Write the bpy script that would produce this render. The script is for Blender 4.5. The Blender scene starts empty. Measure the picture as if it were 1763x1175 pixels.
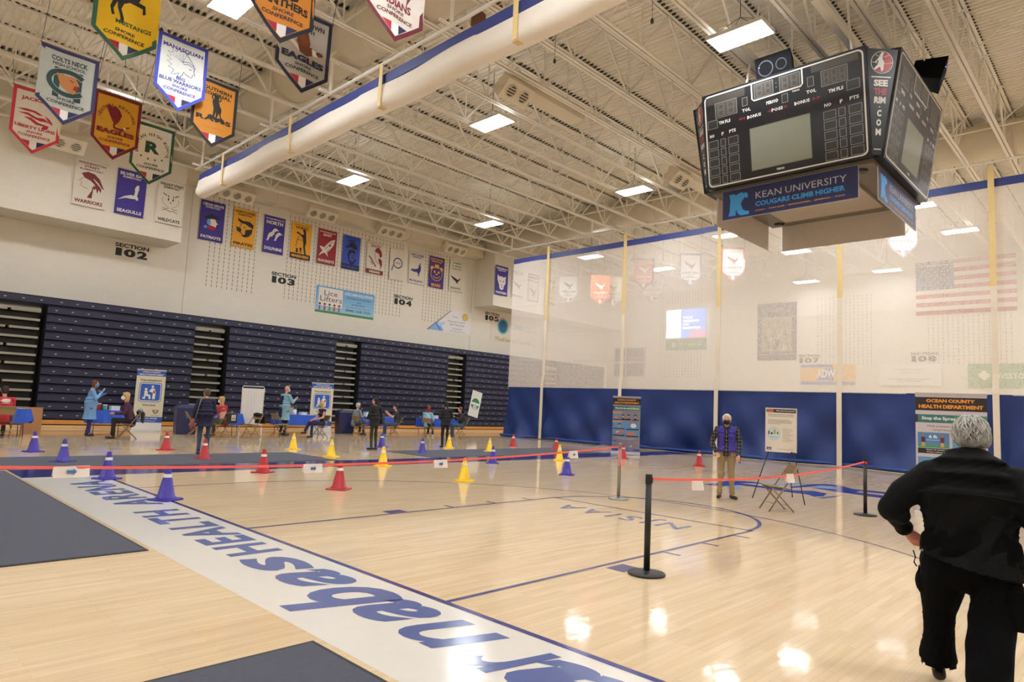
import bpy, bmesh, math, random
from mathutils import Vector, Matrix, noise
S = bpy.context.scene
COL = S.collection
random.seed(7)
PI = math.pi
# ---------------- camera, world, exposure ----------------
cam_d = bpy.data.cameras.new('camera')
cam = bpy.data.objects.new('camera', cam_d)
COL.objects.link(cam)
CR = ((0.69387785, -0.10397174, -0.71254712), (-0.71857771, -0.03582173, -0.69452349), (0.04668615, 0.99393495, -0.09956768))
# columns of the world matrix are the camera's right / up / back axes
mw = Matrix([[CR[0][0], CR[0][1], CR[0][2], 0], [CR[1][0], CR[1][1], CR[1][2], 0], [CR[2][0], CR[2][1], CR[2][2], 1.62], [0, 0, 0, 1]])
cam.matrix_world = mw
cam_d.sensor_width = 36
cam_d.lens = 1134.217 / 1763 * 36
cam_d.clip_start = 0.05
cam_d.clip_end = 300
S.camera = cam
S.view_settings.view_transform = 'Standard'
S.view_settings.look = 'None'
S.view_settings.gamma = 1
S.view_settings.use_curve_mapping = False
S.view_settings.exposure = 0.08
W = bpy.data.worlds.new('world')
S.world = W
W.use_nodes = True
W.node_tree.nodes['Background'].inputs[0].default_value = (1.0, 0.9, 0.78, 1)
W.node_tree.nodes['Background'].inputs[1].default_value = 0.25
S.cycles.diffuse_bounces = 7
S.cycles.max_bounces = 12
LAMP = 96.0          # strength of the high-bay panels

# ---------------- materials ----------------
def lin(c):
    def f(x):
        x /= 255.0
        return x / 12.92 if x <= .04045 else ((x + .055) / 1.055) ** 2.4
    return (f(c[0]), f(c[1]), f(c[2]), 1)
_m = {}
def M(c, rough=.6, metal=0, var=.06, scale=9.0, bump=0, bscale=60, spec=.5, coat=0, emit=0, key=None):
    k = (tuple(c), rough, metal, var, scale, bump, bscale, spec, coat, emit)
    if k in _m: return _m[k]
    m = bpy.data.materials.new('mat_%d' % len(_m)); m.use_nodes = True
    nt = m.node_tree; N = nt.nodes; L = nt.links; b = N['Principled BSDF']
    a = lin(c)
    if emit:
        b.inputs['Base Color'].default_value = a
        b.inputs['Emission Color'].default_value = a
        b.inputs['Emission Strength'].default_value = emit
    else:
        tc = N.new('ShaderNodeTexCoord'); nz = N.new('ShaderNodeTexNoise')
        nz.inputs['Scale'].default_value = scale; nz.inputs['Detail'].default_value = 3
        L.new(tc.outputs['Object'], nz.inputs['Vector'])
        mx = N.new('ShaderNodeMix'); mx.data_type = 'RGBA'
        mx.inputs[6].default_value = tuple(x * (1 - var) for x in a[:3]) + (1,)
        mx.inputs[7].default_value = tuple(min(1, x * (1 + var)) for x in a[:3]) + (1,)
        L.new(nz.outputs['Fac'], mx.inputs[0]); L.new(mx.outputs[2], b.inputs['Base Color'])
        if bump:
            n2 = N.new('ShaderNodeTexNoise'); n2.inputs['Scale'].default_value = bscale; n2.inputs['Detail'].default_value = 4
            L.new(tc.outputs['Object'], n2.inputs['Vector'])
            bp = N.new('ShaderNodeBump'); bp.inputs['Strength'].default_value = bump; bp.inputs['Distance'].default_value = .02
            L.new(n2.outputs['Fac'], bp.inputs['Height']); L.new(bp.outputs[0], b.inputs['Normal'])
    b.inputs['Roughness'].default_value = rough
    b.inputs['Metallic'].default_value = metal
    b.inputs['Specular IOR Level'].default_value = spec
    b.inputs['Coat Weight'].default_value = coat
    _m[k] = m
    return m
# ---------------- mesh builder ----------------
class MB:
    def __init__(s): s.v = []; s.f = []; s.mi = []; s.ms = []; s.cur = 0; s.sm = []
    def mat(s, m):
        if m not in s.ms: s.ms.append(m)
        s.cur = s.ms.index(m); return s
    def add(s, vs, fs, smooth=False):
        o = len(s.v); s.v += [tuple(v) for v in vs]
        for f in fs: s.f.append(tuple(i + o for i in f)); s.mi.append(s.cur); s.sm.append(smooth)
        return s
    def box(s, a, b, T=None):
        x0, y0, z0 = a; x1, y1, z1 = b
        vs = [(x0,y0,z0),(x1,y0,z0),(x1,y1,z0),(x0,y1,z0),(x0,y0,z1),(x1,y0,z1),(x1,y1,z1),(x0,y1,z1)]
        if T: vs = [T @ Vector(v) for v in vs]
        return s.add(vs, [(0,3,2,1),(4,5,6,7),(0,1,5,4),(1,2,6,5),(2,3,7,6),(3,0,4,7)])
    def cbox(s, c, d, T=None):
        return s.box([c[i]-d[i]/2 for i in range(3)], [c[i]+d[i]/2 for i in range(3)], T)
    def bar(s, p, q, w, h=None, up=(0,0,1)):          # rectangular bar from p to q
        h = h or w; p = Vector(p); q = Vector(q); d = (q-p).normalized(); u = Vector(up)
        if abs(d.dot(u)) > .98: u = Vector((1,0,0))
        x = d.cross(u).normalized(); y = x.cross(d).normalized()
        vs = [c + x*w/2*a + y*h/2*b for c in (p, q) for a, b in ((-1,-1),(1,-1),(1,1),(-1,1))]
        return s.add(vs, [(0,1,2,3),(7,6,5,4),(0,4,5,1),(1,5,6,2),(2,6,7,3),(3,7,4,0)])
    def tube(s, pts, r, n=8, cap=True, sx=1, up=(0,0,1)):
        pts = [Vector(p) for p in pts]; rs = r if isinstance(r, (list, tuple)) else [r]*len(pts)
        vs = []; fs = []; px = None
        for i, p in enumerate(pts):
            d = (pts[min(i+1, len(pts)-1)] - pts[max(i-1, 0)]).normalized(); u = Vector(up)
            if abs(d.dot(u)) > .95: u = Vector((1,0,0)) if px is None else px
            x = d.cross(u).normalized()
            if px is not None and x.dot(px) < 0: x = -x
            y = d.cross(x).normalized(); px = x
            for k in range(n):
                a = 2*PI*k/n; vs.append(p + x*math.cos(a)*rs[i]*sx + y*math.sin(a)*rs[i])
        for i in range(len(pts)-1):
            for k in range(n): fs.append((i*n+k, i*n+(k+1)%n, (i+1)*n+(k+1)%n, (i+1)*n+k))
        if cap: fs.append(tuple(range(n))[::-1]); fs.append(tuple((len(pts)-1)*n+k for k in range(n)))
        return s.add(vs, fs, True)
    def lathe(s, prof, n=24, c=(0,0,0), cap=True):
        vs = [(c[0]+r*math.cos(2*PI*k/n), c[1]+r*math.sin(2*PI*k/n), c[2]+z) for r, z in prof for k in range(n)]
        fs = [(i*n+k, i*n+(k+1)%n, (i+1)*n+(k+1)%n, (i+1)*n+k) for i in range(len(prof)-1) for k in range(n)]
        if cap: fs += [tuple(range(n))[::-1], tuple((len(prof)-1)*n+k for k in range(n))]
        return s.add(vs, fs, True)
    def grid(s, fn, nu, nv, smooth=True):
        vs = [fn(i/nu, j/nv) for j in range(nv+1) for i in range(nu+1)]; w = nu+1
        return s.add(vs, [(j*w+i, j*w+i+1, (j+1)*w+i+1, (j+1)*w+i) for j in range(nv) for i in range(nu)], smooth)
    def ell(s, c, r, n=12, m=8, T=None):
        vs = []; 
        for j in range(m+1):
            t = PI*j/m
            for k in range(n):
                a = 2*PI*k/n; vs.append(Vector((r[0]*math.sin(t)*math.cos(a), r[1]*math.sin(t)*math.sin(a), r[2]*math.cos(t))))
        if T: vs = [T @ v for v in vs]
        vs = [v + Vector(c) for v in vs]
        fs = []
        for j in range(m):
            for k in range(n):
                a, b2, c2, d2 = j*n+k, j*n+(k+1)%n, (j+1)*n+(k+1)%n, (j+1)*n+k
                if j == 0: fs.append((a, d2, c2))
                elif j == m-1: fs.append((a, d2, b2))
                else: fs.append((a, d2, c2, b2))
        return s.add(vs, fs, True)
    def mesh(s, name):
        me = bpy.data.meshes.new(name); me.from_pydata(s.v, [], s.f)
        for m in s.ms: me.materials.append(m)
        me.polygons.foreach_set('material_index', s.mi)
        me.polygons.foreach_set('use_smooth', s.sm)
        me.update(); return me
    def obj(s, name, parent=None, loc=None, rot=None):
        return ob(name, s.mesh(name), parent, loc, rot)
def ob(name, me, parent=None, loc=None, rot=None):
    o = bpy.data.objects.new(name, me); COL.objects.link(o)
    if parent: o.parent = parent
    if loc is not None: o.location = loc
    if rot is not None: o.rotation_euler = rot
    return o
def tag(o, label=None, cat=None, group=None, kind=None):
    if label: o['label'] = label
    if cat: o['category'] = cat
    if group: o['group'] = group
    if kind: o['kind'] = kind
    return o
def thing(name, label, cat, loc=(0,0,0), rz=0, group=None):
    o = ob(name, None, None, loc, (0, 0, rz)); o.empty_display_size = .2
    return tag(o, label, cat, group)
def dup(root, loc=None, rz=None, label=None, group=None):
    r = root.copy(); COL.objects.link(r)
    if loc is not None: r.location = loc
    if rz is not None: r.rotation_euler = (0, 0, rz)
    if label: r['label'] = label
    if group: r['group'] = group
    for ch in list(root.children):
        c = ch.copy(); COL.objects.link(c); c.parent = r
        for g in list(ch.children):
            d = g.copy(); COL.objects.link(d); d.parent = c
    return r
def struct(o): o['kind'] = 'structure'; return o
def evalmesh(o):
    dg = bpy.context.evaluated_depsgraph_get()
    return bpy.data.meshes.new_from_object(o.evaluated_get(dg))
# ---------------- lettering ----------------
_txt = {}
def text_geo(t, bold=.0, shear=0, res=2, space=1.0):
    k = (t, bold, shear, res, space)
    if k in _txt: return _txt[k]
    cu = bpy.data.curves.new('t', 'FONT'); cu.body = t; cu.resolution_u = res; cu.offset = bold; cu.shear = shear; cu.space_character = space; cu.space_word = .8
    o = bpy.data.objects.new('t', cu); COL.objects.link(o)
    bpy.context.view_layer.update()
    me = evalmesh(o)
    vs = [v.co.copy() for v in me.vertices]; fs = [tuple(p.vertices) for p in me.polygons]
    bpy.data.objects.remove(o); bpy.data.meshes.remove(me); bpy.data.curves.remove(cu)
    if vs:
        x0 = min(v.x for v in vs); x1 = max(v.x for v in vs); y0 = min(v.y for v in vs); y1 = max(v.y for v in vs)
        vs = [((v.x-x0)/(x1-x0), (v.y-y0)/(y1-y0)) for v in vs]
    _txt[k] = (vs, fs); return _txt[k]
WHITE = (226, 222, 214); BLACK = (24, 24, 28)
class Art:
    """flat print laid out in metres (u right, v up) on a sheet; layers step out from the sheet"""
    def __init__(s, step=.0015, z0=.002): s.L = []; s.step = step; s.z0 = z0; s.bb = []
    def poly(s, pts, c, lay=None):
        pts = [Vector((p[0], p[1], 0)) for p in pts]
        from mathutils.geometry import tessellate_polygon
        return s.put([(p.x, p.y) for p in pts], [tuple(t) for t in tessellate_polygon([pts])], c, lay)
    def put(s, vs, fs, c, lay):
        if not vs: return s
        b = (min(v[0] for v in vs), min(v[1] for v in vs), max(v[0] for v in vs), max(v[1] for v in vs))
        if lay is None: lay = 1+max([q[4] for q in s.bb if q[0] < b[2] and q[2] > b[0] and q[1] < b[3] and q[3] > b[1]], default=0)
        s.bb.append(b+(lay,)); s.L.append((vs, fs, c, lay)); return s
    def rect(s, x0, y0, x1, y1, c, lay=None): return s.poly([(x0,y0),(x1,y0),(x1,y1),(x0,y1)], c, lay)
    def ell(s, cx, cy, rx, ry, c, n=20, lay=None, rot=0):
        ca, sa = math.cos(rot), math.sin(rot)
        return s.poly([(cx+rx*math.cos(2*PI*k/n)*ca-ry*math.sin(2*PI*k/n)*sa, cy+rx*math.cos(2*PI*k/n)*sa+ry*math.sin(2*PI*k/n)*ca) for k in range(n)], c, lay)
    def rr(s, x0, y0, x1, y1, r, c, lay=None):
        pts = []
        for cx, cy, a0 in ((x1-r, y1-r, 0), (x0+r, y1-r, 90), (x0+r, y0+r, 180), (x1-r, y0+r, 270)):
            pts += [(cx+r*math.cos(math.radians(a0+a)), cy+r*math.sin(math.radians(a0+a))) for a in (0, 30, 60, 90)]
        return s.poly(pts, c, lay)
    def line(s, pts, w, c, lay=None, close=False):
        if close: pts = list(pts) + [pts[0], pts[1]]
        vs = []; fs = []; n = len(pts)
        for i, p in enumerate(pts):
            a = Vector(pts[max(i-1, 0)]); b = Vector(pts[min(i+1, n-1)]); d = (b-a)
            if d.length == 0: d = Vector((1, 0))
            d.normalize(); nn = Vector((-d.y, d.x)); P = Vector(p)
            vs += [tuple(P+nn*w/2), tuple(P-nn*w/2)]
        for i in range(n-1): fs.append((2*i, 2*i+1, 2*i+3, 2*i+2))
        return s.put(vs, fs, c, lay)
    def frame(s, x0, y0, x1, y1, w, c, lay=None):
        for r in ((x0,y0,x1,y0+w),(x0,y1-w,x1,y1),(x0,y0,x0+w,y1),(x1-w,y0,x1,y1)): s.rect(*r, c, lay=lay)
        return s
    def text(s, t, cx, cy, w, h, c, bold=.012, shear=0, rot=0, lay=None, res=2, space=1.0):
        vs, fs = text_geo(t, bold, shear, res, space); ca, sa = math.cos(rot), math.sin(rot); o = []
        for x, y in vs:
            X = (x-.5)*w; Y = (y-.5)*h; o.append((cx+X*ca-Y*sa, cy+X*sa+Y*ca))
        return s.put(o, fs, c, lay)
    def arc(s, t, cx, cy, r, a0, a1, w, h, c, bold=.03, lay=None):
        n = len(t)
        for i, ch in enumerate(t):
            if ch == ' ': continue
            a = math.radians(a0 + (a1-a0)*i/(n-1))
            s.text(ch, cx+r*math.cos(a), cy+r*math.sin(a), w*(.35 if ch == 'I' else 1), h, c, bold, rot=a-PI/2, lay=lay, res=1)
        return s
    def build(s, name, T, parent=None, disp=None, cuts=0, width=1, rough=.6, emit=0, both=False):
        """T maps (u,v,w) to world/local; w points out of the sheet"""
        mb = MB()
        for vs, fs, c, lay in s.L:
            mb.mat(M(c, rough, var=.04, emit=emit) if not isinstance(c, bpy.types.Material) else c)
            z = s.z0 + s.step*lay; fix = []
            for f in fs:
                ar = 0
                for i in range(len(f)):
                    a = vs[f[i]]; b = vs[f[(i+1) % len(f)]]; ar += a[0]*b[1]-b[0]*a[1]
                fix.append(f if ar >= 0 else f[::-1])
            if cuts:
                bm = bmesh.new(); bv = [bm.verts.new((v[0], v[1], 0)) for v in vs]
                for f in fix:
                    try: bm.faces.new([bv[i] for i in f])
                    except ValueError: pass
                for k in range(1, cuts):
                    x = width*k/cuts
                    bmesh.ops.bisect_plane(bm, geom=bm.verts[:]+bm.edges[:]+bm.faces[:], plane_co=(x,0,0), plane_no=(1,0,0))
                bm.verts.index_update()
                V2 = [(v.co.x, v.co.y) for v in bm.verts]; F2 = [tuple(v.index for v in f.verts) for f in bm.faces]; bm.free()
            else: V2, F2 = vs, fix
            out = []
            for u, v in V2:
                d = disp(u, v) if disp else 0
                out.append(T @ Vector((u, v, z + d)))
            mb.add(out, F2)
        o = mb.obj(name, parent); return o
def frameT(o, u, v):
    u = Vector(u).normalized(); v = Vector(v).normalized(); n = u.cross(v)
    return Matrix([[u.x, v.x, n.x, o[0]], [u.y, v.y, n.y, o[1]], [u.z, v.z, n.z, o[2]], [0, 0, 0, 1]])
# ================= SETTING =================
XW0, XW1, YW0, YW1, ZC = -8.4, 44.0, -19.7, 31.9, 13.0
def wood_mat():
    m = bpy.data.materials.new('maple_floor'); m.use_nodes = True; nt = m.node_tree; N = nt.nodes; L = nt.links; b = N['Principled BSDF']
    tc = N.new('ShaderNodeTexCoord'); br = N.new('ShaderNodeTexBrick')
    br.inputs['Scale'].default_value = 1; br.inputs['Brick Width'].default_value = .95; br.inputs['Row Height'].default_value = .057
    br.inputs['Mortar Size'].default_value = .0009; br.inputs['Mortar Smooth'].default_value = .2; br.offset = .37; br.inputs['Bias'].default_value = 0
    br.inputs['Color1'].default_value = lin((222, 198, 164)); br.inputs['Color2'].default_value = lin((214, 188, 152)); br.inputs['Mortar'].default_value = lin((192, 162, 126))
    L.new(tc.outputs['Object'], br.inputs['Vector'])
    mp = N.new('ShaderNodeMapping'); mp.inputs['Scale'].default_value = (.7, 9, 1); L.new(tc.outputs['Object'], mp.inputs['Vector'])
    nz = N.new('ShaderNodeTexNoise'); nz.inputs['Scale'].default_value = 1.6; nz.inputs['Detail'].default_value = 5; L.new(mp.outputs[0], nz.inputs['Vector'])
    cr = N.new('ShaderNodeValToRGB'); cr.color_ramp.elements[0].position = .36; cr.color_ramp.elements[0].color = (.88, .85, .80, 1)
    cr.color_ramp.elements[1].position = .6; cr.color_ramp.elements[1].color = (1.02, 1.02, 1.0, 1); L.new(nz.outputs['Fac'], cr.inputs[0])
    mx = N.new('ShaderNodeMix'); mx.data_type = 'RGBA'; mx.blend_type = 'MULTIPLY'; mx.inputs[0].default_value = .5
    L.new(br.outputs['Color'], mx.inputs[6]); L.new(cr.outputs[0], mx.inputs[7]); L.new(mx.outputs[2], b.inputs['Base Color'])
    n3 = N.new('ShaderNodeTexNoise'); n3.inputs['Scale'].default_value = 3; n3.inputs['Detail'].default_value = 2; L.new(tc.outputs['Object'], n3.inputs['Vector'])
    mr = N.new('ShaderNodeMapRange'); mr.inputs[3].default_value = .05; mr.inputs[4].default_value = .09; L.new(n3.outputs['Fac'], mr.inputs[0]); L.new(mr.outputs[0], b.inputs['Roughness'])
    bp = N.new('ShaderNodeBump'); bp.inputs['Strength'].default_value = .09; bp.inputs['Distance'].default_value = .01
    mp2 = N.new('ShaderNodeMapping'); mp2.inputs['Scale'].default_value = (1.6, 3, 1); L.new(tc.outputs['Object'], mp2.inputs['Vector'])
    n4 = N.new('ShaderNodeTexNoise'); n4.inputs['Scale'].default_value = 3.0; n4.inputs['Detail'].default_value = 2; L.new(mp2.outputs[0], n4.inputs['Vector'])
    L.new(n4.outputs['Fac'], bp.inputs['Height']); L.new(bp.outputs[0], b.inputs['Normal'])
    b.inputs['Specular IOR Level'].default_value = .2
    return m
WOOD = wood_mat()
mb = MB().mat(WOOD); mb.box((XW0, YW0, -.2), (XW1, YW1, 0)); struct(mb.obj('floor'))
# painted block walls: courses as fine relief
def block_mat(c):
    m = bpy.data.materials.new('painted_block'); m.use_nodes = True; nt = m.node_tree; N = nt.nodes; L = nt.links; b = N['Principled BSDF']
    tc = N.new('ShaderNodeTexCoord'); sx = N.new('ShaderNodeSeparateXYZ'); L.new(tc.outputs['Object'], sx.inputs[0])
    ad = N.new('ShaderNodeMath'); L.new(sx.outputs[0], ad.inputs[0]); L.new(sx.outputs[1], ad.inputs[1])
    cx = N.new('ShaderNodeCombineXYZ'); L.new(ad.outputs[0], cx.inputs[0]); L.new(sx.outputs[2], cx.inputs[1])
    br = N.new('ShaderNodeTexBrick'); br.inputs['Scale'].default_value = 1; br.inputs['Brick Width'].default_value = .41; br.inputs['Row Height'].default_value = .203
    br.inputs['Mortar Size'].default_value = .006; a = lin(c)
    br.inputs['Color1'].default_value = a; br.inputs['Color2'].default_value = tuple(x*.975 for x in a[:3])+(1,); br.inputs['Mortar'].default_value = tuple(x*.93 for x in a[:3])+(1,)
    L.new(cx.outputs[0], br.inputs['Vector']); L.new(br.outputs['Color'], b.inputs['Base Color'])
    bp = N.new('ShaderNodeBump'); bp.inputs['Strength'].default_value = .15; bp.inputs['Distance'].default_value = .01; bp.invert = True
    L.new(br.outputs['Fac'], bp.inputs['Height']); L.new(bp.outputs[0], b.inputs['Normal'])
    b.inputs['Roughness'].default_value = .55
    return m
BLOCK = block_mat((226, 219, 205))
CEILP = M((240, 235, 224), .6, var=.03)
mb = MB().mat(BLOCK); mb.box((XW0, YW1, -.2), (XW1+.3, YW1+.3, ZC+.3)); struct(mb.obj('wall_left'))
mb = MB().mat(BLOCK); mb.box((XW0, YW0-.3, -.2), (XW1+.3, YW0, ZC+.3)); struct(mb.obj('wall_right'))
mb = MB().mat(BLOCK); mb.box((XW1, YW0, -.2), (XW1+.3, YW1, ZC+.3)); struct(mb.obj('wall_far'))
mb = MB().mat(BLOCK); mb.box((XW0-.3, YW0-.3, -.2), (XW0, YW1+.3, ZC+.3)); struct(mb.obj('wall_near'))
# upper wall soffits (boxed-out upper walls above the stands)
for n, x0, x1 in (('wall_left_soffit', XW0, 9.97), ('wall_left_soffit', 28.95, XW1)):
    mb = MB().mat(BLOCK); mb.box((x0, 30.1, 8.05), (x1, YW1-.002, ZC)); struct(mb.obj(n))
for x in (10.9, 28.75):
    mb = MB().mat(M((168, 155, 138), .8)); mb.box((x-.008, YW1-.006, 0), (x+.008, YW1, 11.0)); struct(mb.obj('trim_1'))
# ribbed metal roof deck: real flutes running across the joists
mb = MB().mat(CEILP)
prof = []; x = XW0-.2; 
while x < XW1+.3: prof += [(x, ZC), (x+.06, ZC), (x+.072, ZC+.075), (x+.178, ZC+.075)]; x += .19
vs = [(px, y, pz) for y in (YW0, YW1) for px, pz in prof]; n = len(prof)
mb.add(vs, [(i, i+1, n+i+1, n+i) for i in range(n-1)])
mb.box((XW0-.3, YW0-.3, ZC+.08), (XW1+.3, YW1+.3, ZC+.3)); struct(mb.obj('ceiling'))
# acoustic slots in the block wall
DARK = M((70, 62, 54), .9)
def slots(T, u0, u1, pitch, z0, z1, skip=(), nm='acoustic_slots'):
    mb = MB().mat(DARK); u = u0; 
    while u <= u1+.01:
        z = z0; 
        while z < z1:
            mb.box((u-.011, -.004, z), (u+.011, .004, z+.13), T); z += .203
        u += pitch
    o = mb.obj(nm); o['kind'] = 'structure'; o.name = 'trim_acoustic_slots'; return o
TL = Matrix.Translation((0, YW1-.001, 0))
slots(TL, 11.86, 14.06, .2444, 6.62, 11.0); slots(TL, 15.78, 23.05, .2423, 6.62, 11.0); slots(TL, 24.75, 27.1, .2423, 6.62, 11.0)
TF = Matrix.Translation((XW1-.001, 0, 0)) @ Matrix.Rotation(PI/2, 4, 'Z')
slots(TF, 23.6, 27.2, .2423, 4.4, 11.0); slots(TF, 12.2, 15.5, .2423, 5.2, 9.6); slots(TF, 5.3, 9.2, .2423, 5.2, 11.0)
# ---------------- joists ----------------
JY = [29.6, 27.85, 26.0, 24.1, 22.2, 20.3, 18.45, 16.6, 14.8, 13.0, 11.3, 9.5, 7.7, 5.95, 4.6, 3.3, 1.5, -.4, -2.3, -4.2, -6.1, -8, -10, -12, -14, -16, -18]
STEEL = M((240, 236, 226), .5, var=.03)
def chord_mesh(z, w, h):
    mb = MB().mat(STEEL)
    for sgn in (-1, 1):
        mb.box((XW0, sgn*.012 if sgn > 0 else -w/2, z), (XW1, w/2 if sgn > 0 else -.012, z+.012))
        mb.box((XW0, .012 if sgn > 0 else -.022, z), (XW1, .022 if sgn > 0 else -.012, z+h))
    return mb.mesh('chord')
BC = chord_mesh(11.3, .2, .09); TCm = chord_mesh(12.9, .2, .09)
PAN = 2.62
dm = {}
for k, (dx, zz) in enumerate(((PAN/2, 0), (-PAN/2, 0))):
    mb = MB().mat(STEEL); mb.bar((0, 0, 11.36), (dx, 0, 12.9), .055, .055); dm[k] = mb.mesh('web')
mb = MB().mat(STEEL); mb.bar((0, 0, 11.36), (0, 0, 12.9), .035, .035); dm[2] = mb.mesh('web')
jn = 0; JOBJ = []
mb = MB().mat(M((92, 82, 68), .95)); x = XW0-.2  # dark boxes paint in the shade of the open flutes above each joist
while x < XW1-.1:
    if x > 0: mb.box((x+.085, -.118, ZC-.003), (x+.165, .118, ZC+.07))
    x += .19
FLSHADE = mb.mesh('flute_shade_boxes')
for y in JY:
    lab = 'beige open-web steel roof joist running the length of the gym, one of the identical row under the roof deck'
    ords = ['first', 'second', 'third', 'fourth', 'fifth', 'sixth', 'seventh', 'eighth', 'ninth', 'tenth', 'eleventh', 'twelfth', 'thirteenth', 'fourteenth', 'fifteenth', 'sixteenth']
    t = thing('roof_joist', ('beige open web steel joist under the roof deck, %s counted from the left wall' % ords[jn]) if jn < 16 else 'beige open web steel joist outside the picture on the right', 'joist', (0, y, 0), group='open web joists under the roof')
    if jn < 17: tag(ob('painted_flute_shade', FLSHADE, t), kind='stuff')
    JOBJ.append(t); ob('bottom_chord', BC, t); ob('top_chord', TCm, t)
    if y > -3:
        x = XW0 + 1 + (jn % 2)*.65
        while x < XW1-1:
            for k in range(3): ob('web_member', dm[k], t, (x, 0, 0))
            x += PAN
    jn += 1
# bridging rods between joists: each joist carries the cross rods to its neighbour
for jt, a, b2 in zip(JOBJ, JY[:-1], JY[1:]):
    if b2 < -1: break
    mb = MB().mat(STEEL)
    for x in (4.2, 12.6, 20.2, 25.4, 33, 39):
        mb.bar((x, 0, 11.4), (x, b2-a, 12.85), .03); mb.bar((x, 0, 12.85), (x, b2-a, 11.4), .03); mb.bar((x, 0, 11.39), (x, b2-a, 11.39), .04)
    tag(mb.obj('bridging_rods', jt), kind='stuff')
# ---------------- ducts ----------------
DUCT = M((220, 210, 188), .5, var=.03)
def duct(X, r, lab, y0=-15, y1=30.0):
    t = thing('round_duct', lab, 'duct', (X, 0, 12.12))
    mb = MB().mat(DUCT); mb.tube([(0, y0, 0), (0, y1, 0)], r, 28); mb.obj('duct_body', t)
    m2 = MB().mat(DUCT); m2.tube([(0, -.035, 0), (0, .035, 0)], r+.02, 28); me = m2.mesh('seam')
    y = y0+1
    while y < y1: ob('seam_band', me, t, (0, y, 0)); y += 2.45
duct(9.7, .72, 'large beige round duct crossing above the raised divider curtain')
duct(28.6, .66, 'large beige round duct crossing the ceiling behind the scoreboard')
# long duct against the left wall with drop boxes
t = RD = thing('rectangular_duct', 'long beige boxed duct with drop diffusers above the wall banners', 'duct', (0, 0, 0))
mb = MB().mat(DUCT); mb.box((10.2, 31.0, 11.2), (28.8, 31.8, 12.1)); mb.obj('duct_body', t)
for x in (12.9, 14.6, 18.6, 22.9, 27): mb = MB().mat(DUCT); mb.box((x-.03, 30.97, 11.17), (x+.03, 31.83, 12.13)); mb.obj('duct_flange', t)
def diffuser(x, y, z, n, lab, grp=None, w=None):
    w = w or .52*n+.1
    d = thing('air_diffuser', lab, 'diffuser', (x, y, z), 0, grp)
    mb = MB().mat(DUCT)
    # wedge box: face tilts towards the court
    a = [(-w/2,0,.0),(w/2,0,.0),(w/2,.62,-.18),(-w/2,.62,-.18),(-w/2,0,.5),(w/2,0,.5),(w/2,.62,.5),(-w/2,.62,.5)]
    a = [(-w/2,-.1,.34),(w/2,-.1,.34),(w/2,.36,-.08),(-w/2,.36,-.08),(-w/2,.1,.6),(w/2,.1,.6),(w/2,.62,.25),(-w/2,.62,.25)]
    mb.add(a, [(0,3,2,1),(4,5,6,7),(0,1,5,4),(1,2,6,5),(2,3,7,6),(3,0,4,7)]); mb.obj('diffuser_box', d)
    nrm = Vector((0, -.42, -.46)).normalized(); up = Vector((0, .46, -.42)).normalized() * -1
    for k in range(n):
        c = Vector(((k-(n-1)/2)*.52, .13, .13)) + nrm*.012
        T = frameT(c, (1, 0, 0), up)
        T2 = Matrix([[1, 0, nrm.x, c.x], [0, up.y, nrm.y, c.y], [0, up.z, nrm.z, c.z], [0, 0, 0, 1]])
        g = MB().mat(DUCT); vs = []
        prof = [(.205, -.01), (.205, .03), (.17, .035), (.165, .005)]
        for r, zz in prof: vs += [T2 @ Vector((r*math.cos(2*PI*i/20), r*math.sin(2*PI*i/20), zz)) for i in range(20)]
        g.add(vs, [(i*20+j, i*20+(j+1) % 20, (i+1)*20+(j+1) % 20, (i+1)*20+j) for i in range(3) for j in range(20)], True)
        g.mat(M((96, 90, 80), .6)); g.add([T2 @ Vector((.168*math.cos(2*PI*i/20), .168*math.sin(2*PI*i/20), .003)) for i in range(20)], [tuple(range(20))])
        g.mat(DUCT)
        for j in (-1, 0, 1): g.box((-.16, j*.085-.012, .006), (.16, j*.085+.012, .03), T2)
        g.obj('round_nozzle', d)
    return d
for xx_, zz_ in ((12.4, 10.75), (16.85, 10.9), (21.2, 10.95), (26.05, 10.95)):
    d = diffuser(xx_, 30.42, zz_, 3, 'x'); d.parent = RD
    for k_ in ('label', 'category', 'group'):
        if k_ in d: del d[k_]
d0 = diffuser(5.0, 28.6, 10.45, 3, 'white air diffuser half hidden behind the grey pennant at upper left')
mb = MB().mat(DUCT); mb.box((-.5, .15, .5), (.5, .6, 2.56)); mb.obj('duct_neck', d0)
for x, y, l in ((13.3, 13.1, 'two-nozzle diffuser box hanging under the joists between the two nearest bright panels'), (22.7, 13.0, 'two-nozzle diffuser box just left of the scoreboard')):
    d = diffuser(x, y, 10.75, 2, l)
    mb = MB().mat(DUCT); mb.box((-.55+.5, .1, .45), (3.2, .7, .85)); mb.obj('duct_branch', d); mb = MB().mat(STEEL); mb.bar((2.6, .4, .85), (2.6, .4, 2.3), .03); mb.bar((0, .4, .5), (0, .4, 2.3), .03); tag(mb.obj('hanger_rod', d), kind='stuff')
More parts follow.
